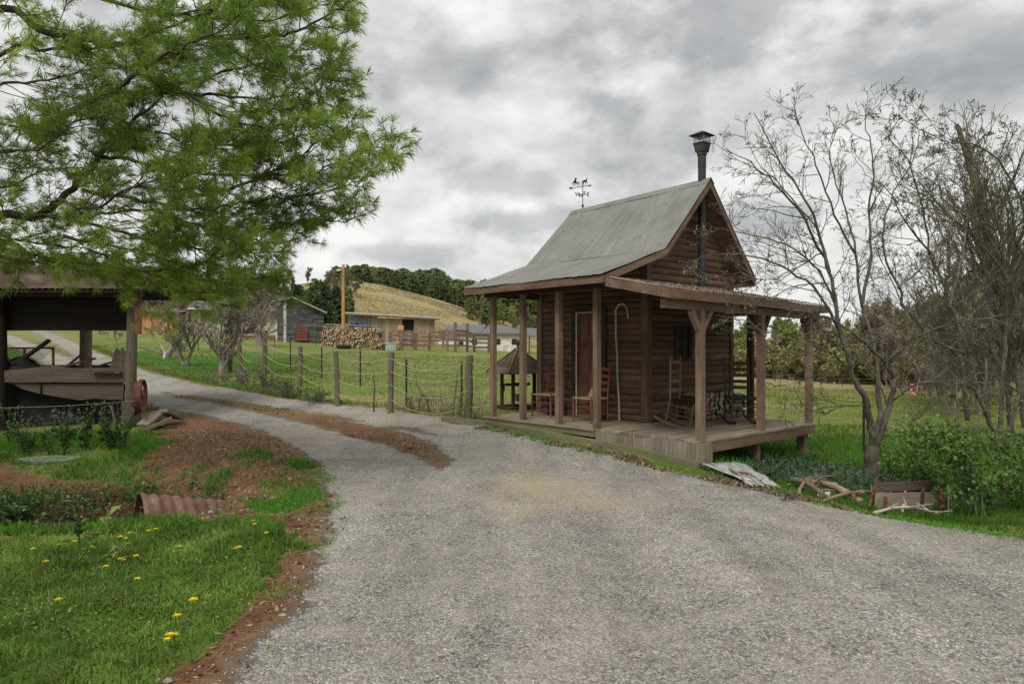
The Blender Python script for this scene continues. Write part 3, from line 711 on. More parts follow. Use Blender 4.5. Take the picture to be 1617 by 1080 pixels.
# sheathing under the tin, rake boards, fascia
m=MB()
def slab(mb,a,b,y0,y1,th,drop,sh=None):
    mb.prism([(a[0],y0,a[1]-drop),(b[0],y0,b[1]-drop),(b[0],y0,b[1]-drop-th),(a[0],y0,a[1]-drop-th)],(0,y1-y0,0),sh)
n=10
for (a,b) in ((RB[1],RB[2]),(RB[0],RB[1]),(RB[3],RB[2])):
    for i in range(n):
        f0,f1=i/n,(i+1)/n-.012
        pa=(a[0]+(b[0]-a[0])*f0,a[1]+(b[1]-a[1])*f0); pb=(a[0]+(b[0]-a[0])*f1,a[1]+(b[1]-a[1])*f1)
        slab(m,pa,pb,S0+.012,S1-.01,.02,.075,random.random())
m.build('roof_sheathing',M['trim'],cabin)
for (a,b) in ((RB[0],RB[1]),(RB[1],RB[2]),(RB[3],RB[2])):
    m=MB(); slab(m,a,b,S0-.02,S0+.010,.115,.028,random.random()); m.build('rake_board',M['trim'],cabin)
    m=MB(); slab(m,a,b,S1-.009,S1+.02,.115,.028+.05,random.random()); m.build('rake_board',M['trim'],cabin)
m=MB(); m.span((-.415,S0-.019,2.635),(-.385,S1+.02,2.752),.5); m.build('fascia',M['trim'],cabin)
m=MB(); m.span((4.15,S0-.019,2.84),(4.18,S1+.02,2.95),.5); m.build('fascia',M['trim'],cabin)
# porch beam and posts
m=MB(); m.span((-.045,S0+.03,2.60),(.055,4.78,2.735),.4); m.build('porch_beam',M['darktrim'],cabin)
m=MB(); m.span((.056,4.55,2.60),(1.19,4.66,2.72),.4); m.build('porch_beam',M['darktrim'],cabin)
m=MB()
for i in range(7):
    y=1.7+i*.5
    m=MB(); m.prism([(-.38,y,2.70),(1.2,y,3.25),(1.2,y,3.15),(-.38,y,2.62)],(0,.045,0)); m.build('rafter',M['darktrim'],cabin)
def post(x,y,z0,z1,w=.095,mat='post'):
    m=MB(); n=8
    for i in range(1): m.span((x-w/2,y-w/2,z0),(x+w/2,y+w/2,z1),random.random())
    return m.build('porch_post',M[mat],cabin)
for s in (1.95,2.812,3.722,4.563): post(0.0,s,DZ if s!=3.722 else DZ-.08,2.60)
post(.06,.06,DZ,2.17,.10); post(1.75,.06,DZ,2.16,.10); post(3.40,.06,DZ,2.15,.10); post(3.40,1.16,DZ,2.40,.10,'darktrim')
# lean-to beam, braces and roof
def leanz(t,s): return 2.405-.012*t+.2*(s+.1)
m=MB(); m.beam((-.82,.06,2.235),(3.72,.06,2.195),.09,.125); m.build('porch_beam',M['trim'],cabin)
for x in (.06,1.75,3.40):
    zb=2.175-.01*x
    for sg in (-1,1):
        m=MB(); m.beam((x+sg*.05,.06,zb-.27),(x+sg*.24,.06,zb-.005),.075,.075,up=(0,1,0)); m.build('brace',M['post'] if x<1 else M['darktrim'],cabin)
m=MB(); m.beam((3.4,.12,2.2),(3.4,1.88,2.55),.09,.1); m.build('porch_beam',M['darktrim'],cabin)
m=MB()
for i in range(9):
    t=-.35+i*.5
    m=MB(); m.prism([(t,-.06,leanz(t,-.06)-.05),(t,1.85,leanz(t,1.85)-.05),(t,1.85,leanz(t,1.85)-.14),(t,-.06,leanz(t,-.06)-.13)],(.045,0,0)); m.build('rafter',M['darktrim'],cabin)
poly=[(-.90,-.10),(3.80,-.10),(3.80,1.84),(1.20,1.84),(-.25,1.46),(-.90,.95)]
m=MB(); nx=150
ts=np.linspace(-.9,3.8,nx); 
P=np.zeros((14,nx,3))
for j,t in enumerate(ts):
    smax=1.84 if t>1.2 else (1.46+(t+.25)/1.45*.38 if t>-.25 else .95+(t+.9)/.65*.51)
    for i in range(14):
        s=-.115+(smax+.115)*i/13
        P[i,j]=(t,s,leanz(t,s)+.012+.006*sin(t*2*pi/.09)+.012*vnoise(t*6,s*6,3))
m.grid(P,True); m.build('lean_to_roof',M['leanroof'],cabin)
m=MB(); V=[(t,s,leanz(t,s)-.012) for t,s in poly]; m.prism(V,(0,0,-.022),.2); m.build('lean_to_sheathing',M['darktrim'],cabin)
m=MB(); m.prism([(-.90,-.128,leanz(-.9,-.1)+.008),(1.9,-.128,leanz(1.9,-.1)+.004),(1.9,-.128,leanz(1.9,-.1)-.115),(-.90,-.128,leanz(-.9,-.1)-.128)],(0,.026,0),.6); m.build('fascia',M['trim'],cabin)
m=MB(); m.prism([(1.905,-.126,leanz(1.9,-.1)+.002),(3.81,-.126,leanz(3.8,-.1)+.002),(3.81,-.126,leanz(3.8,-.1)-.11),(1.905,-.126,leanz(1.9,-.1)-.117)],(0,.026,0),.35); m.build('fascia',M['trim'],cabin)
m=MB(); m.prism([(-.90,-.128,leanz(-.9,-.1)+.008),(-.9,.97,leanz(-.9,.97)+.004),(-.9,.97,leanz(-.9,.97)-.115),(-.90,-.128,leanz(-.9,-.1)-.128)],(-.026,0,0),.5); m.build('rake_board',M['trim'],cabin)
m=MB(); m.beam((-.915,.96,leanz(-.9,.96)-.055),(-.27,1.47,leanz(-.25,1.46)-.055),.026,.115,sh=.5); m.build('rake_board',M['trim'],cabin)
m=MB(); m.span((3.8,-.10,2.25),(3.826,1.84,2.33),.5); m.build('rake_board',M['darktrim'],cabin)
# litter of leaves and needles on the lean-to roof
m=MB()
for i in range(1500):
    t=random.uniform(-.6,3.7); s=random.uniform(-.1,1.7)
    if t<.9 and s>.9+.5*(t+.9)*.8: continue
    z=leanz(t,s)+.022; a=random.uniform(0,6.3); r=random.uniform(.012,.035)
    v=np.array([[cos(a),sin(a),.1],[-sin(a)*.4,cos(a)*.4,random.uniform(.1,.6)],[-cos(a),-sin(a),0],[sin(a)*.4,-cos(a)*.4,.2]])*r+[t,s,z]
    m.add(v,[[0,1,2,3]],None,random.random())
m.build('leaf_litter',M['deadleaf'],cabin)['kind']='stuff'
# decks
m=MB(); x=-.10
while x<1.20:
    w=.135; m.span((x,1.93,DZ-.035),(x+w,4.76+random.uniform(-.015,.01),DZ+random.uniform(-.003,.002))); x+=w+.008
m.build('porch_floor',M['deck'],cabin)
m=MB(); y=-.02
while y<1.90:
    w=min(.138,1.925-y); m.span((-.055+random.uniform(-.012,.012),y,DZ-.035),(3.50+random.uniform(-.01,.012),y+w,DZ+random.uniform(-.003,.003))); y+=.145
m.build('porch_floor',M['deck'],cabin)
m=MB(); m.span((.16,-.010,DZ-.185),(3.49,.028,DZ-.037),.55); m.build('rim_joist',M['trim'],cabin)
m=MB(); m.span((3.452,.029,DZ-.185),(3.49,1.9,DZ-.037),.55); m.build('rim_joist',M['trim'],cabin)
m=MB(); m.span((-.08,1.93,DZ-.13),(-.045,4.75,DZ-.037),.35); m.span((-.044,4.70,DZ-.13),(1.2,4.74,DZ-.037),.35); m.build('rim_joist',M['mossy'],cabin)
# gray vertical skirting boards between the porch corner and the second post
m=MB(); y=.05
while y<1.93:
    w=random.uniform(.10,.15); y1=min(y+w,1.93); f=y/1.93
    m.span((-.055+random.uniform(-.004,.004),y,-.06+.15*f),(-.03,y1-.004,DZ-.037),random.random()); y=y1
m.build('skirting',M['gray'],cabin)
m=MB(); m.span((-.07,-.075,-.30),(.16,.048,DZ-.036),.55); m.build('corner_pier',M['mossy'],cabin)
for (x,y) in ((1.67,.10),(3.28,.12),(3.35,1.75),(1.67,1.75)):
    z0=H1(*cab(x,y)[:2])-.1
    w=.10 if x<3 else .14
    m=MB(); m.span((x-w/2,y-w/2,z0),(x+w/2,y+w/2,DZ-.19),.5); m.build('deck_leg',M['trim'],cabin)
m=MB(); m.span((1.3,1.95,-.35),(3.85,2.0,DZ-.06),.1); m.build('foundation_skirt',M['olddark'],cabin)
m=MB(); m.span((1.3,4.45,-.1),(3.85,4.5,DZ-.06),.1); m.span((3.8,2.0,-.35),(3.85,4.45,DZ-.06),.1); m.build('foundation_skirt',M['olddark'],cabin)
# stovepipe in front of the gable
px_,py_=2.60,1.68
sp=MB()
sp.tube([(px_,py_,2.72),(px_,py_,4.95)],.072,14,sh=.2); sp.tube([(px_,py_,4.951),(px_,py_,5.18)],.076,14,sh=.5)
for z in (3.35,3.95,4.55): sp.tube([(px_,py_,z),(px_,py_,z+.03)],.077,14,sh=.9)
pipe=sp.build('stovepipe',M['black'],cabin)
c=MB()
c.tube([(px_,py_,5.18),(px_,py_,5.22),(px_,py_,5.225)],[.09,.09,.08],14)
def frus(mb,z0,z1,a,b):
    V=[(px_+sx*a,py_+sy*a,z0) for sx,sy in((-1,-1),(1,-1),(1,1),(-1,1))]+[(px_+sx*b,py_+sy*b,z1) for sx,sy in((-1,-1),(1,-1),(1,1),(-1,1))]
    mb.add(V,[[3,2,1,0],[4,5,6,7],[0,1,5,4],[1,2,6,5],[2,3,7,6],[3,0,4,7]])
frus(c,5.23,5.38,.085,.112); frus(c,5.382,5.40,.122,.122)
c.build('chimney_collar',M['blackdull'],pipe)
c=MB()
for k in range(4):
    sx,sy=((-1,-1),(1,-1),(1,1),(-1,1))[k]; ex,ey=((1,-1),(1,1),(-1,1),(-1,-1))[k]
    c.beam((px_+sx*.105,py_+sy*.105,5.402),(px_+sx*.105,py_+sy*.105,5.53),.010,.010)
    for q in range(1,9):
        f=q/9; x=px_+(sx+(ex-sx)*f)*.105; y=py_+(sy+(ey-sy)*f)*.105
        c.beam((x,y,5.402),(x,y,5.53),.003,.003)
    for q in range(1,4):
        z=5.402+.128*q/4; c.beam((px_+sx*.105,py_+sy*.105,z),(px_+ex*.105,py_+ey*.105,z),.003,.003)
c.build('spark_screen',M['zinc'],pipe)
c=MB(); frus(c,5.532,5.545,.17,.17)
V=[(px_+sx*.17,py_+sy*.17,5.546) for sx,sy in((-1,-1),(1,-1),(1,1),(-1,1))]+[(px_,py_,5.635)]
c.add(V,[[0,1,4],[1,2,4],[2,3,4],[3,0,4]]); c.build('rain_cap',M['blackdull'],pipe)

# ------------------------------------------------------------------ weather vane on the ridge
vb=cab(2.57,4.62,4.62)
vane=thing('weather_vane','black weather vane with horse and buggy above compass letters on the roof ridge','weather vane',tuple(vb)); vane.scale=(.86,.86,.9)
k=14.8/1078
m=MB(); m.tube([(0,0,-.02),(0,0,.59)],.010,6); m.tube([(0,0,.05),(0,0,.08),(0,0,.10),(0,0,.13)],[.012,.03,.03,.012],8); m.build('rod',M['black'],vane)
m=MB(); m.beam((-.28,0,.515),(.17,.0,.575),.012,.014)
m.prism([(.15,0,.600),(.235,0,.582),(.16,0,.548)],(0,.008,0)); m.prism([(-.33,0,.545),(-.26,0,.525),(-.25,0,.495),(-.33,0,.485)],(0,.008,0)); m.build('arrow',M['black'],vane)
m=MB()   # horse cut from plate, trotting right
hs=[(.0,.66),(.005,.70),(.03,.715),(.075,.712),(.095,.745),(.10,.775),(.112,.765),(.128,.752),(.125,.742),(.112,.742),(.108,.70),(.105,.675),(.13,.655),(.125,.625),(.115,.628),(.115,.650),(.090,.662),(.082,.62),(.085,.575),(.073,.575),(.068,.655),(.040,.655),(.022,.62),(.032,.575),(.02,.572),(.008,.62),(-.02,.60),(-.03,.565),(-.04,.57),(-.03,.61),(-.008,.65),(-.02,.68),(-.035,.66),(-.02,.70)]
from mathutils.geometry import tessellate_polygon
def plate(mb,poly,th=.008,y=0):
    V3=[Vector((x,0,z)) for x,z in poly]; tri=tessellate_polygon([V3]); n=len(poly)
    V=[(x,y,z) for x,z in poly]+[(x,y+th,z) for x,z in poly]
    mb.add(V,[list(t) for t in tri]+[[n+i for i in reversed(t)] for t in tri]+[[i,(i+1)%n,n+(i+1)%n,n+i] for i in range(n)])
plate(m,hs); m.build('horse',M['black'],vane)
m=MB()   # buggy with a driver and two wheels
plate(m,[(-.24,.625),(-.10,.635),(-.10,.66),(-.16,.662),(-.165,.70),(-.15,.735),(-.165,.765),(-.19,.765),(-.20,.735),(-.215,.70),(-.235,.68)])
for cx_,r in ((-.22,.045),(-.115,.038)):
    th=np.linspace(0,2*pi,15); m.tube([(cx_+r*cos(a),.004,.590+r*.6+r*sin(a)) for a in th],.006,4,cap=False)
    for a in np.linspace(0,pi,4)[:-1]: m.beam((cx_-r*cos(a),.004,.590+r*.6-r*sin(a)),(cx_+r*cos(a),.004,.590+r*.6+r*sin(a)),.004,.004,up=(0,1,0))
m.beam((-.11,.004,.64),(.0,.004,.67),.006,.006); m.build('buggy',M['black'],vane)
m=MB(); ca=radians(-20)
dirs={'W':(-.13,0),'E':(.13,0),'N':(-.03,.13),'S':(.03,-.13)}
for L_,(dx,dy) in dirs.items(): m.beam((0,0,.36),(dx*.8,dy*.8,.36),.007,.007)
m.build('compass_arms',M['black'],vane)
for L_,(dx,dy) in dirs.items():
    cu=bpy.data.curves.new('letter','FONT'); cu.body=L_; cu.size=.125; cu.extrude=.004; cu.align_x='CENTER'; cu.align_y='CENTER'; cu.offset=.003
    to=bpy.data.objects.new('tmp',cu); COL.objects.link(to); bpy.context.view_layer.update()
    me=bpy.data.meshes.new_from_object(to.evaluated_get(bpy.context.evaluated_depsgraph_get())); bpy.data.objects.remove(to)
    lo=bpy.data.objects.new('compass_letter',me); COL.objects.link(lo); lo.parent=vane; lo.location=(dx,dy,.36); lo.rotation_euler=(radians(90),0,0); me.materials.clear(); me.materials.append(M['black'])
    a=me.attributes.new('gc','FLOAT_VECTOR','POINT'); a=me.attributes.new('sh','FLOAT','POINT')

# ------------------------------------------------------------------ walking-stick shaped pale branch leaning on the front wall
pts=[(0,0,.0),(.01,.02,.35),(-.005,.045,.8),(.0,.05,1.15),(-.01,.075,1.5),(.0,.085,1.85),(-.01,.08,1.98),(.0,.03,2.07),(.0,-.06,2.09),(.0,-.13,2.06),(.0,-.18,1.96),(.0,-.19,1.82)]
P=np.array(pts); b=cab(WX0-.10,2.42,DZ)
m=MB(); m.tube(P,[.018,.017,.017,.018,.017,.018,.019,.02,.02,.02,.019,.017],8); o=m.build('hooked_stick',M['stick']); o.location=tuple(b); o.rotation_euler=(0,0,CA)
tag(o,'tall pale crooked stick with hooked top leaning on the front log wall','stick')

# ------------------------------------------------------------------ ladder-back chairs
def chair(name,label,group,paint,seatm,w=.46,wb=.40,dep=.42,seat=.42,back=1.0,lean=.10,slats=4,rocker=False,arms=False,tilt=0.0,finial=True):
    r=thing(name,label,'rocking chair' if rocker else 'chair',(0,0,0),0,group)
    R=rotx(-tilt); lift=.055 if rocker else 0
    def fin(mb,nm,mat): mb.xform(R,(0,0,lift)); return mb.build(nm,mat,r)
    lr=.019
    for sx in (-1,1):
        m=MB(); x=sx*wb/2
        zz=[0,seat,seat+.02]+list(np.linspace(seat+.05,back,6)); 
        P=[(x,-dep/2-max(0,z-seat)*lean*(1+.25*max(0,z-seat)),z) for z in zz]
        m.tube(P,[lr*.85,lr,lr]+[lr*.95]*5+[lr*.8],8)
        if finial: q=P[-1]; m.tube([q,(q[0],q[1],q[2]+.012),(q[0],q[1]-.003,q[2]+.04),(q[0],q[1]-.004,q[2]+.055)],[.010,.016,.017,.004],8)
        fin(m,'back_post',M[paint])
        m=MB(); x=sx*w/2; m.tube([(x,dep/2,0),(x,dep/2,seat-.03),(x,dep/2,seat+(.20 if arms else .035))],[lr*.8,lr,lr*.85],8); fin(m,'leg',M[paint])
        if arms:
            m=MB(); m.beam((sx*wb/2,-dep/2-.02,seat+.2),(sx*w/2,dep/2+.04,seat+.215),.05,.02); fin(m,'armrest',M[paint])
        if rocker:
            m=MB(); pts=[]
            for i in range(11):
                y=-.44+i*.082; pts.append((sx*(wb/2+(w-wb)/2*(i/10)),y,-.035+ .055*((y+.0)/.42)**2-.0))
            P=np.array(pts); A=[]
            m.grid(np.stack([P+[-.012,0,.028],P+[.012,0,.028],P+[.012,0,-.012],P+[-.012,0,-.012],P+[-.012,0,.028]],1)[::-1],False); fin(m,'rocker',M[paint])
    for i in range(slats):
        m=MB(); z=seat+.14+(back-seat-.20)*(i/(slats-1) if slats>1 else 0); z=min(z,back-.06)
        y0=-dep/2-(z-seat)*lean*(1+.25*(z-seat)); us=np.linspace(-1,1,9); h=.030
        P=np.zeros((2,4,9,3))
        top=[(u*wb/2*.98,y0-.03*(1-u*u),z+h*(.75+.35*(1-u*u))) for u in us]; bot=[(u*wb/2*.98,y0-.03*(1-u*u),z-h*.8) for u in us]
        T=np.array(top); Bm=np.array(bot); d=np.array([0,.010,0])
        m.grid(np.stack([T-d*.5,T+d*.5,Bm+d*.5,Bm-d*.5,T-d*.5],0),False); fin(m,'back_slat',M[paint])
    for z,k in ((.12,0),(.26,1)):
        z=min(z,seat-.1) if not k else min(z,seat-.05)
        for q0,q1 in [((-w/2,dep/2,z),(w/2,dep/2,z)),((-wb/2,-dep/2,z+.02),(wb/2,-dep/2,z+.02))]+[((sx*wb/2,-dep/2,z+.03),(sx*w/2,dep/2,z+.03)) for sx in (-1,1)]:
            m=MB(); m.tube([q0,q1],.0095,6); fin(m,'rung',M[paint])
    m=MB(); us=np.linspace(-1,1,24); vs=np.linspace(-1,1,10); P=np.zeros((10,24,3))
    for i,v in enumerate(vs):
        for j,u in enumerate(us):
            ww=wb/2+(w-wb)/2*(v+1)/2
            P[i,j]=(u*ww,v*dep/2,seat+.004-.018*(1-u*u)*(1-v*v)+.0035*((i+j)%2))
    m.grid(P,False); Q=P.copy(); Q[:,:,2]-=.022; m.grid(Q[:,::-1],False)
    m.tube([(-w/2,dep/2,seat-.006),(w/2,dep/2,seat-.006)],.017,8); m.tube([(-wb/2,-dep/2,seat-.006),(wb/2,-dep/2,seat-.006)],.015,8)
    for sx in (-1,1): m.tube([(sx*wb/2,-dep/2,seat-.006),(sx*w/2,dep/2,seat-.006)],.016,8)
    fin(m,'seat',M[seatm]); return r
def face(o,t,s,ang,z=DZ): o.location=tuple(cab(t,s,z+.002)); o.rotation_euler=(0,0,ang)
# facing directions: local +y of the chair.  -b direction: rotate +y to -B
angB=atan2(-B_[1],-B_[0])-pi/2; angA=atan2(-A_[1],-A_[0])-pi/2
c1=chair('ladder_back_chair','deep red ladder-back chair left of the cabin door, partly behind the third porch post','red ladder-back chairs on the front porch','redpaint','wovenlight',back=.98); face(c1,.80,3.88,angB+.10)
c2=chair('ladder_back_chair','lighter orange-red ladder-back chair standing right in front of the cabin door','red ladder-back chairs on the front porch','redpaint','wovenlight',w=.44,wb=.42,back=.98); face(c2,.66,2.68,angB-.05)
c3=chair('rocking_chair','worn gray-brown ladder-back rocker tipped back beside the porch corner board','wooden rocking chairs','graypaint','woven',back=1.02,seat=.36,lean=.16,rocker=True,tilt=.20,w=.44,wb=.40); face(c3,1.20,1.14,angA+.2)
c4=chair('rocking_chair','dark brown ladder-back rocker with woven seat near the far porch post','wooden rocking chairs','darkchair','woven',back=1.02,seat=.40,lean=.10,rocker=True,tilt=.05,w=.46,wb=.42,slats=5); p=at(1170,672,11.75); c4.location=(p[0],p[1],DZ+.002); c4.rotation_euler=(0,0,pi+.02)
# dark pot and pale bell-shaped ornament by the door
m=MB(); m.tube([(0,0,0),(0,0,.02),(0,0,.10),(0,0,.19),(0,0,.20)],[.10,.13,.15,.13,.12],14); o=m.build('iron_pot',M['blackdull']); o.location=tuple(cab(1.05,3.95,DZ)); tag(o,'round black pot on the porch floor under the deep red chair','pot')
m=MB(); m.tube([(0,0,0),(0,0,.03),(0,0,.08),(0,0,.14),(0,0,.16)],[.075,.072,.05,.02,.008],12); m.tube([(0,0,.155),(.0,0,.20)],.006,6); o=m.build('bell_ornament',M['wovenlight']); o.location=tuple(cab(.72,2.70,DZ+.427)); tag(o,'small pale bell-shaped ornament sitting on the orange-red porch chair','ornament')

# ------------------------------------------------------------------ firewood: shared billet shapes, every billet its own object
def billet(seed,L=.42,r=.06,cut='fwcut'):
    rs=np.random.default_rng(seed); k=[3,4,6,4,3,5][seed%6]
    th=np.sort(np.arange(k)*2*pi/k+rs.uniform(-.3,.3,k)); rr=r*rs.uniform(.8,1.15,k); 
    if k>=5: th=np.arange(10)*2*pi/10; rr=r*rs.uniform(.9,1.05,10); k=10
    a=np.stack([rr*np.cos(th),np.zeros(k),rr*np.sin(th)],1)
    return a,k
BIL=[]
def billet_mesh(seed,L,r,cut):
    a,k=billet(seed,L,r); m=MB(); sh=random.random()
    V=np.concatenate([a+[0,-L/2,0],a*1.0+[0,L/2,0]]); Gg=V[:,[1,0,2]]
    m.add(V,[[i,k+i,k+(i+1)%k,(i+1)%k] for i in range(k)],Gg,sh)
    o=m.build('firewood_log',M['fwbark']); me=o.data; bpy.data.objects.remove(o)
    m=MB(); m.add(a+[0,-L/2-.001,0],[list(range(k))],a*1.0,sh)
    o=m.build('cut_end',M[cut]); me2=o.data; bpy.data.objects.remove(o); return me,me2
PB=[billet_mesh(s,.40,.048,'fwcutgray') for s in range(8)]
def put_log(mp,loc,rz,roll,label,group,sc=1.0):
    o=bpy.data.objects.new('firewood_log',mp[0]); COL.objects.link(o); o.location=loc; o.rotation_euler=(0,roll,rz); o.scale=(sc,1,sc)
    e=bpy.data.objects.new('cut_end',mp[1]); COL.objects.link(e); e.parent=o
    tag(o,label,'firewood',group)
row=0; z=DZ+.05
while z<DZ+.52:
    t=2.20+(row%2)*.045+random.uniform(0,.02)
    while t<3.70-(.1*row if row>4 else 0):
        sc=random.uniform(1.0,1.3)
        put_log(random.choice(PB),tuple(cab(t,1.64+random.uniform(-.03,.03),z+random.uniform(-.008,.008))),CA+random.uniform(-.06,.06),random.uniform(0,6.28),'gray-brown split log stacked under the gable window on the porch','firewood stacked on the cabin porch',sc)
        t+=.092
    z+=.080; row+=1

# ------------------------------------------------------------------ wishing well
g=at(818,655,14.9); g[2]=H1(g[0],g[1])
well=thing('wishing_well','small wooden wishing well with shingled pyramid roof on the grass behind the porch','wishing well',tuple(g),radians(28))
def mk(nm,mat,fn,par=well): m=MB(); fn(m); return m.build(nm,M[mat],par)
zz=.0; ph_=.48
for sx in (-1,1):
    for sy in (-1,1):
        mk('post','darktrim',lambda m:m.span((sx*.26-.03,sy*.26-.03,0),(sx*.26+.03,sy*.26+.03,.80)))
def wroof(m):
    n=5
    for k in range(4):
        R=rotz(k*pi/2)
        for i in range(n):
            f0,f1=i/n,(i+1)/n; r0=.50*(1-f0)+.02; r1=.50*(1-f1)+.02; z0=.80+.50*f0; z1=.80+.50*f1+.01
            V=np.array([(-r0,-r0-.012,z0-.012),(r0,-r0-.012,z0-.012),(r1,-r1,z1),(-r1,-r1,z1)])@R.T
            V2=np.array([(-r0,-r0-.012,z0-.03),(r0,-r0-.012,z0-.03)])@R.T
            m.add(V,[[0,1,2,3]],V[:,[0,1,2]],random.random()); m.add(np.concatenate([V[:2],V2]),[[0,2,3,1]],None,.1)
    V=[(-.5,-.5,.775),(.5,-.5,.775),(.5,.5,.775),(-.5,.5,.775)]; m.add(V,[[3,2,1,0]],None,.1)
wr=mk('roof','shingle_wood',wroof)
def hips(m):
    for sx in (-1,1):
        for sy in (-1,1): m.beam((sx*.53,sy*.53,.795),(sx*.03,sy*.03,1.315),.05,.022)
mk('hip_board','trim',hips,wr)
mk('finial','darktrim',lambda m:m.tube([(0,0,1.30),(0,0,1.34),(0,0,1.36),(0,0,1.40),(0,0,1.45),(0,0,1.49),(0,0,1.50)],[.03,.03,.02,.05,.055,.035,.005],10),wr)
mk('crank_shaft','darktrim',lambda m:(m.tube([(-.34,0,.53),(-.1,0,.53),(-.08,0,.53),(.08,0,.53),(.1,0,.53),(.30,0,.53)],[.022,.022,.04,.04,.022,.022],8),m.beam((-.34,0,.53),(-.34,0,.40),.02,.02),m.beam((-.34,0,.40),(-.42,0,.40),.02,.02),m.span((-.28,-.02,.50),(.28,.02,.56))))
mk('rope','rope',lambda m:m.tube([(0,0,.5),(0,0,.34)],.005,5))
mk('bucket','bucket',lambda m:(m.tube([(0,0,.16),(0,0,.32)],[.055,.07],12),m.tube([(-.07,0,.31),(-.04,0,.38),(.04,0,.38),(.07,0,.31)],.004,4)))
mk('base_frame','darktrim',lambda m:(m.span((-.36,-.36,0),(.36,-.28,.07)),m.span((-.36,.28,0),(.36,.36,.07)),m.span((-.36,-.279,0),(-.28,.279,.065)),m.span((.28,-.279,0),(.36,.279,.065))))

# ------------------------------------------------------------------ timber edging along the drive, stone steps etc
m=MB(); pp=[G(700,665),G(770,672),G(860,690),G(945,704),G(1030,722),G(1106,740)]
for a,b in zip(pp[:-1],pp[1:]):
    m.beam(a+[0,0,.035],b+[0,0,.035],.10,.10)
o=m.build('timber_edging',M['mossy'],None,tuple(pp[0])); tag(o,'long mossy timber laid along the drive in front of the porch','edging timber')
# ------------------------------------------------------------------ fences
def rope_curve(a,b,sag,n=10):
    return [np.array(a)*(1-f)+np.array(b)*f-np.array([0,0,sag*4*f*(1-f)]) for f in np.linspace(0,1,n)]
fp=[(379,536,600,7.5),(417,534,611,8),(472,547,626,7.5),(533,555,641,8),(616,556,652,9),(740,561,664,12)]
base=G(379,600)
rf=thing('rope_fence','row of old wooden posts strung with sagging cream ropes along the drive','fence',tuple(base))
tops=[]
for (px,yt,yb,w) in fp:
    g=G(px,yb); h=(yb-yt)*g[1]/FP; wd=w*g[1]/FP/2
    m=MB(); k=5; lx,ly=random.uniform(-.045,.045),random.uniform(-.04,.04); P=[g+np.array([random.uniform(-.014,.014)+lx*z,random.uniform(-.014,.014)+ly*z,z]) for z in np.linspace(-.15,h,k)]
    m.tube(P,[wd*1.1,wd,wd*.97,wd,wd*.93],9); m.xform(None,-base); m.build('post',M['fencepost'],rf); tops.append((g,h,wd))
gl=at(776,655,13.3); tops.append((np.array([gl[0],gl[1],.30]),1.1,.04))
prev=None
for i in range(len(tops)-1):
    (g0,h0,w0),(g1,h1,w1)=tops[i],tops[i+1]; L=np.linalg.norm(g1-g0)
    for fz in (.90,.68,.46,.22):
        a=g0+np.array([w0*.3,-w0,h0*fz]); b=g1+np.array([-w1*.3,-w1,h1*(fz-.05*(i<3))]); m=MB()
        m.tube(rope_curve(a,b,(.035+.055*random.random())*L*(1.25 if i==4 else 1)),.0050,5); m.xform(None,-base); m.build('rope',M['rope'],rf)
# driftwood / thin sticks and dead vines hanging on the fence by the thick post
def vine_tangle(name,label,c,spread,h,n,mat,seed,cat='vines',r=.004):
    rs=np.random.default_rng(seed); m=MB()
    for i in range(n):
        x=c[0]+rs.normal(0,spread); y=c[1]+rs.normal(0,spread*.4); z=H1(x,y)
        P=[np.array([x,y,z-.02])]; d=np.array([rs.normal(0,.2),rs.normal(0,.1),1.]); hh=h*rs.uniform(.35,1.05)
        for k in range(6):
            d=d+rs.normal(0,.28,3); d/=np.linalg.norm(d); P.append(P[-1]+d*hh/6)
        m.tube(P,[r*1.3,r*1.2,r,r*.9,r*.7,r*.6,r*.4],3,cap=False)
    o=m.build(name,M[mat],None,(c[0],c[1],H1(c[0],c[1]))); return tag(o,label,cat)
g=tops[5][0]; vine_tangle('dead_vines','dead brown vines clinging round the thick mossy post nearest the cabin',g,.16,1.25,46,'bark_twig',3)
g=G(703,655); vine_tangle('dead_vines','tangle of dead vine hanging on the ropes left of the thick mossy post',g,.26,.95,60,'bark_twig',4)
for (x0,y0,x1,y1,lab) in ((655,592,672,655,'thin crooked stick leaning on the ropes midway between two fence posts'),(713,660,722,590,'knobbly gray stick standing in the vines left of the thick post'),(590,650,591,585,'slim weathered stick upright in the rope fence left of the tall post')):
    ga=G(max(x0,x1) if y1>y0 else x0,max(y0,y1)); Yd=ga[1]; a=at(x1 if y1>y0 else x0,max(y0,y1),Yd); b=at(x0 if y1>y0 else x1,min(y0,y1),Yd+.05)
    m=MB(); P=[a+(b-a)*f+np.array([random.uniform(-.015,.015),0,0]) for f in np.linspace(0,1,6)]; m.tube(P,[.022,.02,.018,.018,.015,.01],6); o=m.build('stick',M['fencepost'],None,tuple(a)); tag(o,lab,'stick')
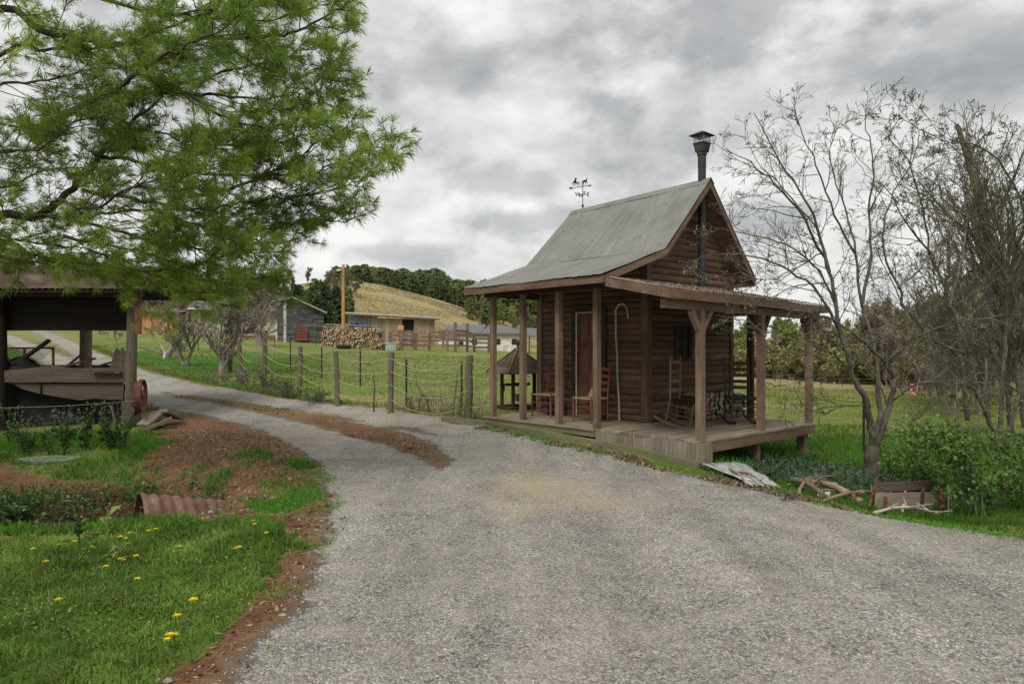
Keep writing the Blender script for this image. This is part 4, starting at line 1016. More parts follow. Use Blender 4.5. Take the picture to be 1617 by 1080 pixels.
# steel post wire fences
def wirefence(name,label,pts,wires,mat='tpost',capc=None):
    b=G(*pts[0][:1],pts[0][2]); r=thing(name,label,'fence',tuple(b)); tp=[]
    for (px,yt,yb) in pts:
        g=G(px,yb); h=(yb-yt)*g[1]/FP
        m=MB(); w=.045; m.beam(g+[0,0,-.1],g+[0,0,h],w,.012,up=(0,1,0)); m.beam(g+[0,-.02,-.1],g+[0,-.02,h],.01,.03,up=(0,1,0)); m.xform(None,-b); m.build('post',M[mat],r); tp.append((g,h))
    for f in wires:
        m=MB(); P=[]
        for (g0,h0),(g1,h1) in zip(tp[:-1],tp[1:]): P+= rope_curve(g0+[0,0,h0*f],g1+[0,0,h1*f],.03*f,5)[:-1]
        P.append(tp[-1][0]+[0,0,tp[-1][1]*f]); m.tube(P,.0045+.00012*tp[0][0][1],3,cap=False); m.xform(None,-b); m.build('wire',M['wire'],r)
    return r
wirefence('wire_fence','dark steel posts with thin wire crossing the pasture behind the rope fence',[(240,498,530),(313,510,552),(458.5,535,584),(508,548,598),(569,553,611),(641.6,567,641),(729,571,647)],(.25,.5,.75,.95))
wirefence('wire_fence','low wire fence in front of the barns beyond the pasture',[(258,500,526),(380,520,545),(434,533,546),(499,534,549),(560,536,552),(578,538,552),(596,540,553)],(.5,.9))
wirefence('wire_fence','far wire fence along the tan strip at the end of the right hand pasture',[(1205,592,609),(1232,591,609),(1262,590,609),(1296,590,609),(1330,590,610),(1380,590,611),(1430,589,612),(1490,588,614),(1550,588,616),(1610,588,618)],(.3,.6,.95))
wirefence('wire_fence','black steel post behind the gray tree right of the cabin with strands of wire',[(1364,620,714),(1700,645,770)],(.25,.55,.9))
# corral of board rails
def railfence(name,label,pts,rails,post=.13,rail=.15,mat='railbrown',tall=()):
    b=G(pts[0][0],pts[0][2]); r=thing(name,label,'fence',tuple(b)); tp=[]
    for i,(px,yt,yb) in enumerate(pts):
        g=G(px,yb); h=(yb-yt)*g[1]/FP; m=MB(); m.beam(g+[0,0,-.2],g+[0,0,h],post,post,up=(0,1,0)); m.xform(None,-b); m.build('post',M[mat],r); tp.append((g,h))
    for (g0,h0),(g1,h1) in zip(tp[:-1],tp[1:]):
        hh0,hh1=min(h0,1.75),min(h1,1.75)
        for f in rails:
            m=MB(); m.beam(g0+[0,-.09,hh0*f+random.uniform(-.03,.03)],g1+[0,-.09,hh1*f+random.uniform(-.03,.03)],.04,rail); m.xform(None,-b); m.build('rail',M[mat],r)
    return r
railfence('rail_fence','brown board corral fence between the wooden shed and the white building',[(616,524,552),(634,522,553),(656,526,553),(678,526,554),(706,520,555),(719,509,556),(738,511,556),(749,529,556),(772,529,557)],(.30,.55,.78,.98),post=.22,rail=.17)
railfence('rail_fence','second row of brown corral boards just behind the first',[(625,514,546),(660,518,547),(700,522,549),(724,526,550)],(.6,.97),post=.22,rail=.17)
# leaning fresh board
g=G(635,552); m=MB(); m.beam(g+[0.,-1.6,0],g+[.12,-1.3,1.95],.45,.08,up=(0,1,0)); o=m.build('leaning_board',M['orangewood'],None,tuple(g)); tag(o,'bright new board propped upright against the corral fence','board')
# ------------------------------------------------------------------ far buildings
def uv3(o): return o
def local_building(name,label,cat,px,yb,rz=0):
    g=G(px,yb); return thing(name,label,cat,tuple(g),rz),g
def B(r,nm,mat,fn): m=MB(); fn(m); return m.build(nm,M[mat],r)
def boards_v(m,x0,x1,y,z0,z1,w=.2,th=.03,skip=None):
    x=x0
    while x<x1:
        a=x; b=min(x+w*random.uniform(.8,1.2),x1)
        if skip and a<skip[1] and b>skip[0]:
            m.span((a,y-th,z0),(b-.012,y,skip[2])); m.span((a,y-th,skip[3]),(b-.012,y,z1))
        else: m.span((a,y-th+random.uniform(-.008,.008),z0+random.uniform(0,.05)),(b-.012,y,z1))
        x=b
# weathered wooden shed: 8 m long shed roof
r,g=local_building('wooden_shed','long low shed of weathered vertical planks at the foot of the tan hill','shed',550,546,radians(14)); u=g[1]/FP
Wd=137*u; Hh=52*u
B(r,'wall','gray',lambda m:boards_v(m,.1,46*u,0,-.3,Hh*.93,.24))
B(r,'wall','plank',lambda m:boards_v(m,46*u+.001,Wd,0,-.3,Hh*.84,.24,skip=(87*u,102*u,Hh*.47,Hh*.80)))
B(r,'opening','junk',lambda m:m.span((86*u,.05,-.3),(103*u,1.5,Hh*.82)))  # black block fills the hole, painting in the dark inside
B(r,'side_wall','plank',lambda m:m.span((0,.001,-.3),(.08,4,Hh*.9)))
B(r,'side_wall','plank',lambda m:m.span((Wd-.08,.001,-.3),(Wd,4,Hh*.8)))
B(r,'roof','tinlight',lambda m:m.prism([(-.5,-.5,Hh*.985),(Wd+.4,-.5,Hh*.85),(Wd+.4,-.5,Hh*.85+.07),(-.5,-.5,Hh*.985+.07)],(0,4.8,.25)))
B(r,'fascia','trim',lambda m:m.prism([(-.5,-.53,Hh*.93),(Wd+.4,-.53,Hh*.80),(Wd+.4,-.53,Hh*.848),(-.5,-.53,Hh*.983)],(0,.025,0)))
# dark barn
r,g=local_building('old_barn','tall dark weathered barn with pale tin gable roof beside the cream house','barn',438,538,radians(21)); u=g[1]/FP
Wd=71*u; 
def hb(m):
    z=-.3; top=lambda x: (58*u+(x/(23*u))*9*u) if x<23*u else (67*u-(x-23*u)/(48*u)*21*u)
    while z<66*u:
        x0,x1=0,Wd
        # horizontal boards clipped by the gable
        if z>44*u: x1=23*u+(67*u-z)/(21*u)*48*u
        if z>57*u: x0=max(0,(z-58*u)/(9*u)*23*u)
        if x1-x0>.4:
            a=x0
            while a<x1:
                b=min(a+random.uniform(1.2,3.2),x1); m.span((a,random.uniform(-.03,0),z),(b-.01,.05,z+.19)); a=b
        z+=.2
B(r,'wall','barkdark',hb)
B(r,'side_wall','barkdark',lambda m:m.span((Wd-.1,.06,-.3),(Wd,7,44*u)))
def rp(x0,z0,x1,z1): return lambda m:m.prism([(x0,-.5,z0),(x1,-.5,z1),(x1,-.5,z1+.1),(x0,-.5,z0+.1)],(0,8,0))
B(r,'roof','tinlight',rp(-9*u,61*u,23*u,67.5*u)); B(r,'roof','tinlight',rp(23*u+.01,67.5*u,Wd+4*u,44*u))
# red panel and pale pole
g=G(462,540); u=g[1]/FP; r=thing('livestock_panel','red metal livestock panel with white bars against the dark barn','gate',tuple(g))
def rp_(m):
    w=23*u
    for z in (3,8,13,18,22): m.span((-w,-.04,z*u),(w,.02,(z+1.2)*u))
    for x in (-23,-12,0,12,22): m.span((x*u,-.06,1*u),((x+1)*u,-.041,23*u))
B(r,'frame','redmetal',rp_); B(r,'sheet','redmetal',lambda m:m.span((2*u,.03,2*u),(22*u,.06,21*u))); B(r,'stripe','white',lambda m:m.span((-22*u,.03,9*u),(0,.05,12*u))); B(r,'stripe','white',lambda m:m.span((-22*u,.03,4*u),(0,.05,7*u)))
g=G(452,541); m=MB(); m.tube([g+[0,-.3,0],g+[0,-.3,62*g[1]/FP]],.13,8); o=m.build('pipe_pole',M['tinlight'],None,tuple(g)); tag(o,'slim pale pole standing in front of the dark barn','pole')
# cream house
g=G(437,537); u=g[1]/FP; r=thing('cream_house','low cream sided house with gray shingle roof and white trim','house',tuple(g),radians(16))
B(r,'wall','siding',lambda m:[m.span((-124*u,-.0-.01*(i%2),(7+i*1.5)*u),(0,.3,(7+i*1.5+1.42)*u)) for i in range(26)])
B(r,'side_wall','siding',lambda m:m.span((-.3,.301,7*u),(0,7,46*u)))
B(r,'foundation','brick',lambda m:m.span((-124*u,-.02,-.5),(0,.3,7*u-.01)))
B(r,'corner_trim','white',lambda m:m.span((-1.6*u,-.05,-.3),(.05,.05,46*u)))
B(r,'roof','shingle',lambda m:(m.prism([(-130*u,-.6,47*u),(8*u,-.6,47*u),(-12*u,4,62*u),(-130*u,4,62*u)],(0,0,.12)),))
B(r,'gutter','white',lambda m:m.span((-130*u,-.68,46*u),(8*u,-.601,48*u)))
for x in (-30,-62,-100):
    w=B(r,'window','white',lambda m:m.span((x*u,-.06,27*u),((x+13)*u,-.021,42*u))); B(w,'pane','glass',lambda m:(m.span(((x+1.2)*u,-.07,28.3*u),((x+11.8)*u,-.061,34.3*u)),m.span(((x+1.2)*u,-.07,34.9*u),((x+11.8)*u,-.061,40.8*u))))
# orange building
g=G(262,528); u=g[1]/FP; r=thing('orange_outbuilding','low building with orange wood wall seen behind the orchard trees','building',tuple(g))
B(r,'wall','orangewood',lambda m:boards_v(m,-45*u,22*u,0,-.4,33*u,.25)); B(r,'roof','shingle',lambda m:m.prism([(-50*u,-.5,33*u),(26*u,-.5,33*u),(26*u,3,42*u),(-50*u,3,42*u)],(0,0,.1)))
# white block building
g=G(823,557); u=g[1]/FP; r=thing('white_block_building','long whitewashed block building with tan and dark tin roofs behind the corral','building',tuple(g),radians(-4))
B(r,'wall','blockwhite',lambda m:m.span((-132*u,0,-.6),(0,.3,30*u)))
B(r,'side_wall','blockwhite',lambda m:m.span((-.3,.301,-.6),(0,9,30*u)))
B(r,'roof','rust_roof' if False else 'shingle',lambda m:m.prism([(-62*u,-.5,29.5*u),(3*u,-.5,29.5*u),(-24*u,5,43*u),(-58*u,5,45*u)],(0,0,.12)))
B(r,'roof','tindark',lambda m:m.prism([(-135*u,-.5,30*u),(-62.2*u,-.5,30*u),(-62.2*u,5,45*u),(-125*u,5,45*u)],(0,0,.12)))
for x in (-41,-15,-78,-100):
    w=B(r,'window','tindark',lambda m:m.span((x*u,-.05,13*u),((x+8)*u,-.001,22*u)));  B(w,'pane','glass',lambda m:[m.span(((x+.6+i*2.5)*u,-.07,(13.6+j*4.2)*u),((x+2.6+i*2.5)*u,-.051,(17.2+j*4.2)*u)) for i in range(3) for j in range(2)])
B(r,'porch_roof','shingle',lambda m:m.prism([(0,-.5,26*u),(32*u,-.5,25*u),(34*u,6,38*u),(-14*u,6,41*u)],(0,0,.15)))
for x in (12,30): B(r,'porch_post','darktrim',lambda m:m.span((x*u,-.3,-.5),((x+1.8)*u,-.1,25*u)))
# pale house glimpsed through the far trees on the right
g=G(1205,594); u=g[1]/FP; r=thing('white_house','small white house glimpsed between bare trees beyond the porch','house',tuple(g))
B(r,'wall','white',lambda m:m.span((-60*u,0,-.5),(20*u,5,36*u))); B(r,'roof','shingle',lambda m:m.prism([(-62*u,-.5,36*u),(22*u,-.5,36*u),(18*u,3,52*u),(-58*u,3,52*u)],(0,0,.15)))
for x in (-50,-30,2): B(r,'window','glass',lambda m:m.span((x*u,-.05,12*u),((x+8)*u,-.01,26*u)))
# utility pole
g=G(542,548); u=g[1]/FP
up_=thing('utility_pole','new orange wooden utility pole rising beside the wood pile','utility pole',tuple(g))
B(up_,'pole','orangewood',lambda m:m.tube([(0,0,-.3),(0,0,60*u),(0,0,130*u)],[3.0*u,2.6*u,2.2*u],10)); B(up_,'lamp_bracket','tinlight',lambda m:(m.tube([(0,0,120*u),(-3*u,-.3,122*u),(-6*u,-.4,121*u)],.06,6),m.tube([(-6*u,-.4,121.5*u),(-6*u,-.4,119*u)],[.1,.22],8)))
# wood pile, each billet an object
FB=[billet_mesh(100+s,.45,.115,'fwcut') for s in range(6)]
a0,a1=G(511,546),G(606,553)
n=0; L=np.linalg.norm(a1-a0); ux=(a1-a0)/L; ang=atan2(ux[1],ux[0]); Ht=31*a0[1]/FP
z=.1;row=0
while z<Ht and n<290:
    x=(row%2)*.11+ (max(0,z-.9)*.35)
    while x<L-max(0,(z-.5))*.35:
        p=a0+ux*x; put_log(random.choice(FB),(p[0],p[1]+random.uniform(-.12,.12),H1(p[0],p[1])+z+random.uniform(-.05,.05)),ang,random.uniform(0,6.28),'pale split log in the big firewood pile beside the utility pole','firewood in the big pile by the wooden shed',random.uniform(.75,1.3)); x+=.232*1.02; n+=1
    z+=.185; row+=1
print('far logs',n)
# backing row so the pile is solid
m=MB(); p=a0+ux*L/2; m.box((p[0],p[1]+.35,H1(p[0],p[1])+Ht*.42),(L*.96,.3,Ht*.8),rotz(ang),.2); o=m.build('log_row',M['fwbark'],None,tuple(p)); tag(o,'shadowed back row of the big firewood pile','firewood')
g=G(547,546); u=g[1]/FP
m=MB(); m.grid([[(g[0]+x*u+0,g[1]-.3+y*.9,g[2]+(33+3.5*vnoise(x*.35,y*2.2,4)+ (2.5 if 8<x<22 else 0)-abs(y-.6)*3)*u) for y in np.linspace(0,1.2,7)] for x in np.linspace(2,38,26)][::-1],True); o=m.build('tarpaulin',M['tarp'],None,tuple(g)); tag(o,'crumpled blue tarpaulin lying on top of the big firewood pile','tarp')
m=MB(); m.beam((g[0]-30*u,g[1]-.35,g[2]+33.5*u),(g[0]+46*u,g[1]-.3,g[2]+31*u),1.2,.05); o=m.build('roofing_sheet',M['tinlight'],None,tuple(g)); tag(o,'flat pale roofing sheet covering the big firewood pile','roofing sheet')
# tyre, trough
g=G(543,551); u=g[1]/FP
m=MB(); th=np.linspace(0,2*pi,25); m.tube([(9*u*cos(a),5*u*sin(a)*1.6,3.2*u) for a in th],3.0*u,10,cap=False); o=m.build('tyre',M['rubber']); o.location=tuple(g); o.scale=(1,1,1.1); tag(o,'black old tyre lying flat in the pasture below the wood pile','tyre')
g=G(618,553); u=g[1]/FP; t_=thing('water_trough','pale green water trough beside the corral fence','trough',tuple(g)); 
B(t_,'tank','trough',lambda m:[m.span(*q) for q in (((-9*u,-.4,0),(9*u,-.34,11*u)),((-9*u,.34,0),(9*u,.4,11*u)),((-9*u,-.339,0),(-8*u,.339,11*u)),((8*u,-.339,0),(9*u,.339,11*u)),((-8*u,-.339,0),(8*u,.339,1*u)))])
B(t_,'rim','tinlight',lambda m:m.tube([(-9*u,-.4,11*u),(9*u,-.4,11*u),(9*u,.4,11*u),(-9*u,.4,11*u),(-9*u,-.4,11*u)],.05,6))

# ------------------------------------------------------------------ old open shed on the left with the wagon boards
SY=13.0
sb=np.array([X_of(208,SY),SY,0.0]); sb[2]=H1(sb[0],sb[1])
shd=thing('open_shed','dark old pole shed with rusty tin roof on the left under the pine','shed',tuple(sb))
def Q(px,py,Y): return at(px,py,Y)-sb
def S(nm,mat,fn,par=shd): m=MB(); fn(m); return m.build(nm,M[mat],par)
S('post','fencepost',lambda m:m.tube([Q(208,700,12.95),Q(207,600,12.95),Q(209,515,12.95),Q(208,458,12.95)],[.105,.10,.095,.09],9))
S('post','olddark',lambda m:m.tube([Q(2,715,12.95),Q(2,600,12.95),Q(0,465,12.95)],[.12,.11,.1],9))  # left posts near-black: the shed's shade put into their colour
S('post','rot',lambda m:m.tube([Q(135,600,15.4),Q(136,520,15.4),Q(135,470,15.4)],[.13,.125,.12],10))
S('post','olddark',lambda m:m.tube([Q(-120,720,12.95),Q(-120,465,12.95)],[.11,.1],8))
S('post','olddark',lambda m:m.tube([Q(-60,640,15.6),Q(-60,475,15.6)],[.11,.1],8))
S('front_beam','darktrim',lambda m:m.beam(Q(-420,461.5,12.8),Q(226,462,12.8),.10,.15))
def band(m):
    z0,z1=z_of(522,13.1)-sb[2],z_of(469,13.1)-sb[2]; x=X_of(-420,13.1)-sb[0]; xe=X_of(206,13.1)-sb[0]
    n=1
    for i in range(n): m.span((x,.10,z0+(z1-z0)*i/n),(xe,.14,z0+(z1-z0)*(i+1)/n-.008),random.random())
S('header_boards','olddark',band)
S('end_board','redbrown',lambda m:m.span(Q(213,528,12.72),Q(224,448,12.75)))
def sroof(m):
    xs=np.linspace(X_of(-430,13)-sb[0],X_of(234,12.7)-sb[0],180); P=np.zeros((8,180,3))
    za=z_of(457,12.55)-sb[2]; zb=za+.62
    for i in range(8):
        f=i/7
        for j,x in enumerate(xs): P[i,j]=(x,-.5+f*1.9,za+(zb-za)*f+.012*sin(x*2*pi/.12)+.03*vnoise(x*1.1,f*2,7))
    m.grid(P,True,P[:,:,[0,1,2]])
S('roof','rust_roof',sroof)
def sroof2(m):
    za=z_of(457,12.55)-sb[2]; x0=X_of(-430,13)-sb[0]; x1=X_of(230,12.7)-sb[0]
    m.prism([(x0,-.48,za-.02),(x0,1.38,za+.60),(x0,1.38,za+.54),(x0,-.48,za-.06)],(x1-x0,0,0),.2)
    m.prism([(x0,1.42,za+.60),(x0,3.1,za+.10),(x0,3.1,za+.04),(x0,1.42,za+.54)],(x1-x0,0,0),.2)
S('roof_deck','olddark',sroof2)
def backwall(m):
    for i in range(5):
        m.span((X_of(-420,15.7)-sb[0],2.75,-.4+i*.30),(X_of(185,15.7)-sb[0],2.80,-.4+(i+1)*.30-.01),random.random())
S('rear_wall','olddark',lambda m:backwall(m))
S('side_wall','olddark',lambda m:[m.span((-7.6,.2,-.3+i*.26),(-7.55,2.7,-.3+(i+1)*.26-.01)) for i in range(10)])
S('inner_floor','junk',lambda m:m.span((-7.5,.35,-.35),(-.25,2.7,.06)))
# wagon box
wb_=np.array(Q(110,632,13.0))+sb; wg=thing('wagon_box','old gray-brown wooden wagon box sitting inside the open shed','wagon box',tuple(wb_))
def QW(px,py,Y): return at(px,py,Y)-wb_
def plank_poly(m,pts,Y,th=.05,sh=.5):
    V=np.array([QW(px,py,Y) for px,py in pts]); tri=tessellate_polygon([[Vector((v[0],v[2],0)) for v in V]]); n=len(V)
    W=np.concatenate([V,V+[0,th,0]]); m.add(W,[list(t) for t in tri]+[[n+i for i in t[::-1]] for t in tri]+[[i,(i+1)%n,n+(i+1)%n,n+i] for i in range(n)],W[:, [0,2,1]]+random.uniform(0,9),sh)
def WB(nm,mat,fn): m=MB(); fn(m); return m.build(nm,M[mat],wg)
WB('side_board','old',lambda m:plank_poly(m,[(4,603.5),(4,586),(30,583),(70,579),(85,577),(112,582),(150,581),(199,582),(203,604)],12.9,sh=.7))
WB('side_board','old',lambda m:plank_poly(m,[(20,606),(196,606),(194,631),(170,630.5),(150,629),(128,632),(95,627),(60,621),(35,614)],12.95,sh=.5))
WB('cleat','olddark',lambda m:plank_poly(m,[(63,606),(65,606),(65,622),(63,622)],12.92,.02,.4))
WB('bed_boards','old',lambda m:m.span(QW(6,584,12.96),QW(200,590,14.6)))
WB('rear_board','old',lambda m:m.span(QW(10,582,14.6),QW(200,600,14.66)))
WB('under_body','junk',lambda m:m.span(QW(-10,606,13.2),QW(196,690,14.2)))
m=MB(); m.beam(at(150,586,12.95),at(196,588,12.97),.30,.035); o=m.build('rusty_plate',M['rust'],None,tuple(at(172,586,12.9))); tag(o,'rusty flaking plate lying on the wagon box by the shed post','metal plate')
# mesh crate
cg=at(40,578,13.35); cr=thing('mesh_crate','rusty expanded-metal crate side standing on the wagon box','crate',tuple(cg))
def QC(px,py,Y): return at(px,py,Y)-cg
def CR(nm,mat,fn): m=MB(); fn(m); return m.build(nm,M[mat],cr)
for a,b in (((-60,550),(85,549.5)),((84,549),(84,580)),((39,550),(38,580)),((-60,579),(85,579)),((0,550),(0,580))): CR('frame_bar','rust',lambda m:m.beam(QC(*a,13.35),QC(*b,13.35),.035,.035,up=(0,1,0)))
def dia(m):
    x0,x1=QC(-60,0,13.35)[0],QC(83,0,13.35)[0]; z0,z1=QC(0,577,13.35)[2],QC(0,551,13.35)[2]; hgt=z1-z0; x=x0-hgt
    while x<x1:
        for sgn in (0,1):
            a=[x,0,z0 if not sgn else z1]; b=[x+hgt*.8,0,z1 if not sgn else z0]
            if a[0]>=x0 and b[0]<=x1: m.beam(a,b,.004,.009,up=(0,1,0))
        x+=.05
CR('mesh_panel','zinc' if False else 'blackdull',dia)
m=MB(); m.beam(at(36,567,13.2),at(78,537,13.25),.05,.09,up=(0,1,0)); o=m.build('prop_bar',M['olddark'],None,tuple(at(36,567,13.2))); tag(o,'dark square bar sticking up at a slant from the mesh crate','bar')
def lump(name,label,cat,c,rx,ry,rz,mat,seed,n=18):
    m=MB(); P=[]
    for i in range(n+1):
        a=pi/2*1.0-i/n*pi*.5
        P.append([(c[0]+rx*cos(a)*cos(b)*(1+.35*(vnoise(b*1.5+seed,i*.3,seed)-.5)),c[1]+ry*cos(a)*sin(b)*(1+.3*(vnoise(b*2+seed,i*.4,seed+1)-.5)),c[2]+rz*sin(a)*(1+.3*(vnoise(cos(b)*2+seed,sin(b)*2,seed)-.5))) for b in np.linspace(0,2*pi,25)])
    m.grid(P,False); o=m.build(name,M[mat],None,tuple(c)); return tag(o,label,cat)
lump('scrap_heap','heap of black scrap and tarp on the wagon box behind the top board','scrap heap',at(35,590,13.25),.36,.3,.30,'junk',3)
lump('scrap_heap','dark heap of junk at the far left edge of the wagon box','scrap heap',at(-20,600,13.1),.36,.3,.42,'junk',9)
# broken upright boards leaning behind the post
for i,(x0,y0,x1,y1,w) in enumerate([(176,584,184,552,.09),(182,584,188,555,.08),(188,586,193,551,.08),(196,588,197,556,.07),(203,660,200,560,.07),(216,690,214,600,.10),(222,690,219,640,.07)]):
    m=MB(); a,b=at(x0,y0,13.15),at(x1,y1,13.2); m.prism([a+[-w/2,0,0],a+[w/2,0,0],b+[w/2,0,-.08],b+[0,0,.03],b+[-w/2,0,-.04]],(0,.03,0)); o=m.build('broken_board',M['old' if i<5 else 'mossy'],None,tuple(a))
    tag(o,'splintered upright board leaning near the right post of the open shed','board','broken boards leaning at the shed post')
# whole spoked iron wheels, each with rim, spokes and hub
for i,(px,yc,Y,rz) in enumerate(((224,625,12.7,1.86),(217,628,12.95,1.95))):
    c=at(px,yc,Y); rr=.31; w_=thing('iron_wheel',('rusty spoked iron wheel leaning on the right side of the shed post','second rusty iron wheel half hidden behind the first one')[i],'wheel',tuple(c),rz)
    m=MB(); th=np.linspace(0,2*pi,33); m.grid([[(rr*cos(a),-.035,rr*sin(a)),(rr*cos(a),.035,rr*sin(a)),((rr-.018)*cos(a),.035,(rr-.018)*sin(a)),((rr-.018)*cos(a),-.035,(rr-.018)*sin(a)),(rr*cos(a),-.035,rr*sin(a))] for a in th],False); m.build('rim',M['rust'],w_)
    m=MB(); [m.tube([(.04*cos(a),0,.04*sin(a)),((rr-.015)*cos(a),0,(rr-.015)*sin(a))],.009,5) for a in np.linspace(0,2*pi,9)[:-1]]; m.build('spokes',M['rust'],w_)
    m=MB(); m.tube([(0,-.06,0),(0,.06,0)],.05,10); m.build('hub',M['rust'],w_)
# plank heap right of the post
heap=[((203,690),(272,660),.16,.05,12.3),((225,672),(252,650),.30,.05,12.6),((258,652),(283,660),.26,.06,12.9),((262,650),(290,656),.10,.05,13.1),((228,684),(262,664),.14,.06,12.5),((247,690),(252,665),.14,.08,12.55),((258,648),(276,655),.16,.06,12.7)]
hl=['long gray board slanting up across the plank heap beside the shed','broad pale board end lying on the plank heap nearest the shed post','wide short board on the far right top of the plank heap','narrow weathered strip at the outer end of the plank heap','thick gray board wedged under the slanting one in the plank heap','stubby block standing in the middle of the plank heap','small board lying on top at the back of the plank heap']
for ((x0,y0),(x1,y1),w,h,Y),lb in zip(heap,hl):
    m=MB(); m.beam(at(x0,y0,Y),at(x1,y1,Y+.35),w,h); o=m.build('scrap_board',M['gray'],None,tuple(at(x0,y0,Y))); tag(o,lb,'board')
lump('earth_clod','dark rotted block under the plank heap','block',at(248,692,12.6),.28,.22,.22,'olddark',21)
# thin wires across the shed front
for i,(p,q_) in enumerate((((-60,644,12.5),(213,633,12.6)),((-40,682,12.4),(60,676,12.4)))):
    m=MB(); a,b=at(*p),at(*q_); m.tube(rope_curve(a,b,.04,12),.005,4); o=m.build('wire',M['wire'],None,tuple(a)); tag(o,('thin gray wire strung across the dark front of the open shed','short lower wire at the left of the open shed')[i],'wire')
# pale slab in the weeds
g=G(80,728); m=MB(); P=[(.34*cos(a)*(1+.5*vnoise(cos(a)*2+3,sin(a)*2)),.13*sin(a)*(1+.5*vnoise(a*1.0,5)),0) for a in np.linspace(0,2*pi,17)[:-1]]; m.prism([(x,y,.0) for x,y,_ in P],(0,0,.04)); o=m.build('flat_stone',M['slab']); o.location=tuple(g); o.rotation_euler=(.18,0,.1); tag(o,'pale flat stone slab lying in the weeds below the open shed','stone')
# ------------------------------------------------------------------ culvert
p0=G(248,842); yc=7.35
def culv(m):
    n=120; R0=.40; a0=np.array([-3.92,7.2,-.29]); d=np.array([.78,.58,-.22]); d/=np.linalg.norm(d); sd=np.array([-d[1],d[0],0])
    us=np.linspace(0,1.5,n); P=[]
    for u_ in us:
        r=R0+.010*sin(u_*2*pi/.115); P.append([a0+d*u_+sd*r*cos(t)+np.array([0,0,1])*r*sin(t) for t in np.linspace(0,2*pi,29)])
    m.grid(P,True,[[(u_,t*.4,0) for t in np.linspace(0,2*pi,29)] for u_ in us])
    P2=[[a0+d*(u_-.004)+sd*.385*cos(t)+np.array([0,0,1])*.385*sin(t) for t in np.linspace(0,2*pi,29)] for u_ in (0,1.2)]; m.grid(P2[::-1],True)
m=MB(); culv(m); o=m.build('culvert_pipe',M['culvert'],None,(-3.95,7.05,-.42)); tag(o,'rusty corrugated culvert pipe coming out of the red bank','culvert pipe')

# ------------------------------------------------------------------ right side: metal sheet, branches, plank wall
def sheet():
    c=[G(1108,741)+[0,0,.07],G(1165,738)+[0,0,.07],G(1232,770)+[0,0,.01],G(1188,772)+[0,0,.03]]
    a,b,cc,d=c; n1,n2=60,26; P=np.zeros((n2,n1,3))
    for i in range(n2):
        for j in range(n1):
            u_,v_=j/(n1-1),i/(n2-1); p=(a*(1-v_)+b*v_)*(1-u_)+(d*(1-v_)+cc*v_)*u_
            P[i,j]=p+[0,0,.022*sin(v_*2*pi*5)+.045*sin(pi*u_)+.07*(vnoise(u_*4,v_*3,8)-.5)*sin(pi*min(1,u_*1.2))]
    m=MB(); m.grid(P[::-1],True,P[::-1]); return m
m=sheet(); o=m.build('corrugated_sheet',M['tinsheet'],None,tuple(G(1165,755))); tag(o,'crumpled pale corrugated metal sheet lying at the porch corner','metal sheet')
def bough(p,q_,r0,r1,label,mat='rot',bend=.06,seed=0,twigs=3):
    rs=np.random.default_rng(seed); a,b=np.array(p,float),np.array(q_,float); L=np.linalg.norm(b-a); m=MB()
    P=[a+(b-a)*f+rs.normal(0,bend*.25,3)*[1,1,.4]*L*.3+np.array([0,0,bend*sin(pi*f)*L]) for f in np.linspace(0,1,9)]
    m.tube(P,np.linspace(r0,r1,9),7)
    for k in range(twigs):
        i=rs.integers(2,8); d=(b-a)/L+rs.normal(0,.6,3); d[2]=abs(d[2])*.5; e=P[i]+d*min(L*.25,.16); m.tube([P[i],(P[i]+e)/2+rs.normal(0,.01,3),e],[r1*.8,r1*.6,r1*.3],5)
    o=m.build('fallen_branch',M[mat],None,tuple(a)); tag(o,label,'branch')
def gz(px,py,dz=.03): return G(px,py)+[0,0,dz]
bough(gz(1277,768,.06),gz(1362,800,.04),.035,.05,'thick pale fallen branch lying at the gravel edge right of the cabin',seed=1)
bough(gz(1262,784,.02),gz(1280,770,.12),.022,.012,'short forked stick poking up from the branch pile',seed=2)
bough(gz(1252,770,.10),gz(1300,790,.06),.04,.03,'mossy stub lying across the left end of the branch pile','mossy',seed=3)
bough(gz(1272,778,.03),gz(1325,762,.05),.012,.005,'thin gray twig arching over the branch pile',seed=4,twigs=4)
bough(gz(1300,795,.03),gz(1420,795,.06),.02,.014,'long thin branch running toward the plank wall',seed=5)
bough(gz(1142,746,.05),gz(1180,770,.03),.022,.012,'brown stick lying beside the corrugated sheet',seed=6)
bough(gz(1160,752,.05),gz(1215,776,.04),.016,.008,'thin brown stick crossing the lower corner of the corrugated sheet',seed=7)
bough(gz(1380,812,.02),gz(1480,818,.05),.018,.012,'pale branch lying along the foot of the plank wall','stick',seed=8,twigs=5)
bough(gz(1425,812,.02),gz(1436,778,.16),.018,.012,'broken pale stick leaning against the plank wall','stick',seed=9)
bough(gz(1372,806,.02),gz(1395,772,.18),.018,.014,'rusty brown stake slanting at the left end of the plank wall','rust',seed=10,twigs=0)
pw0=G(1382,808); pw=thing('plank_wall','low rotting plank retaining wall held by rusty stakes right of the cabin','retaining wall',tuple(pw0))
def PW(nm,mat,fn): m=MB(); fn(m); m.xform(None,-pw0); return m.build(nm,M[mat],pw)
q0,q1=G(1384,806),G(1500,800)
PW('plank','gray',lambda m:m.beam(q0+[0,0,.10],q1+[0,0,.09],.04,.19,sh=.9)); PW('plank','old',lambda m:m.beam(q0+[.02,.06,.245],q1+[0,.06,.28],.04,.10,sh=.7)); 
for px,y1,y0 in ((1392,812,790),(1451,814,775),(1480,812,778)):
    PW('stake','rust',lambda m:(lambda a:m.beam(a+[0,-.05,-.05],a+[.03,-.03,(y1-y0)*a[1]/FP+.05],.035,.02,up=(0,1,0)))(G(px,y1)))
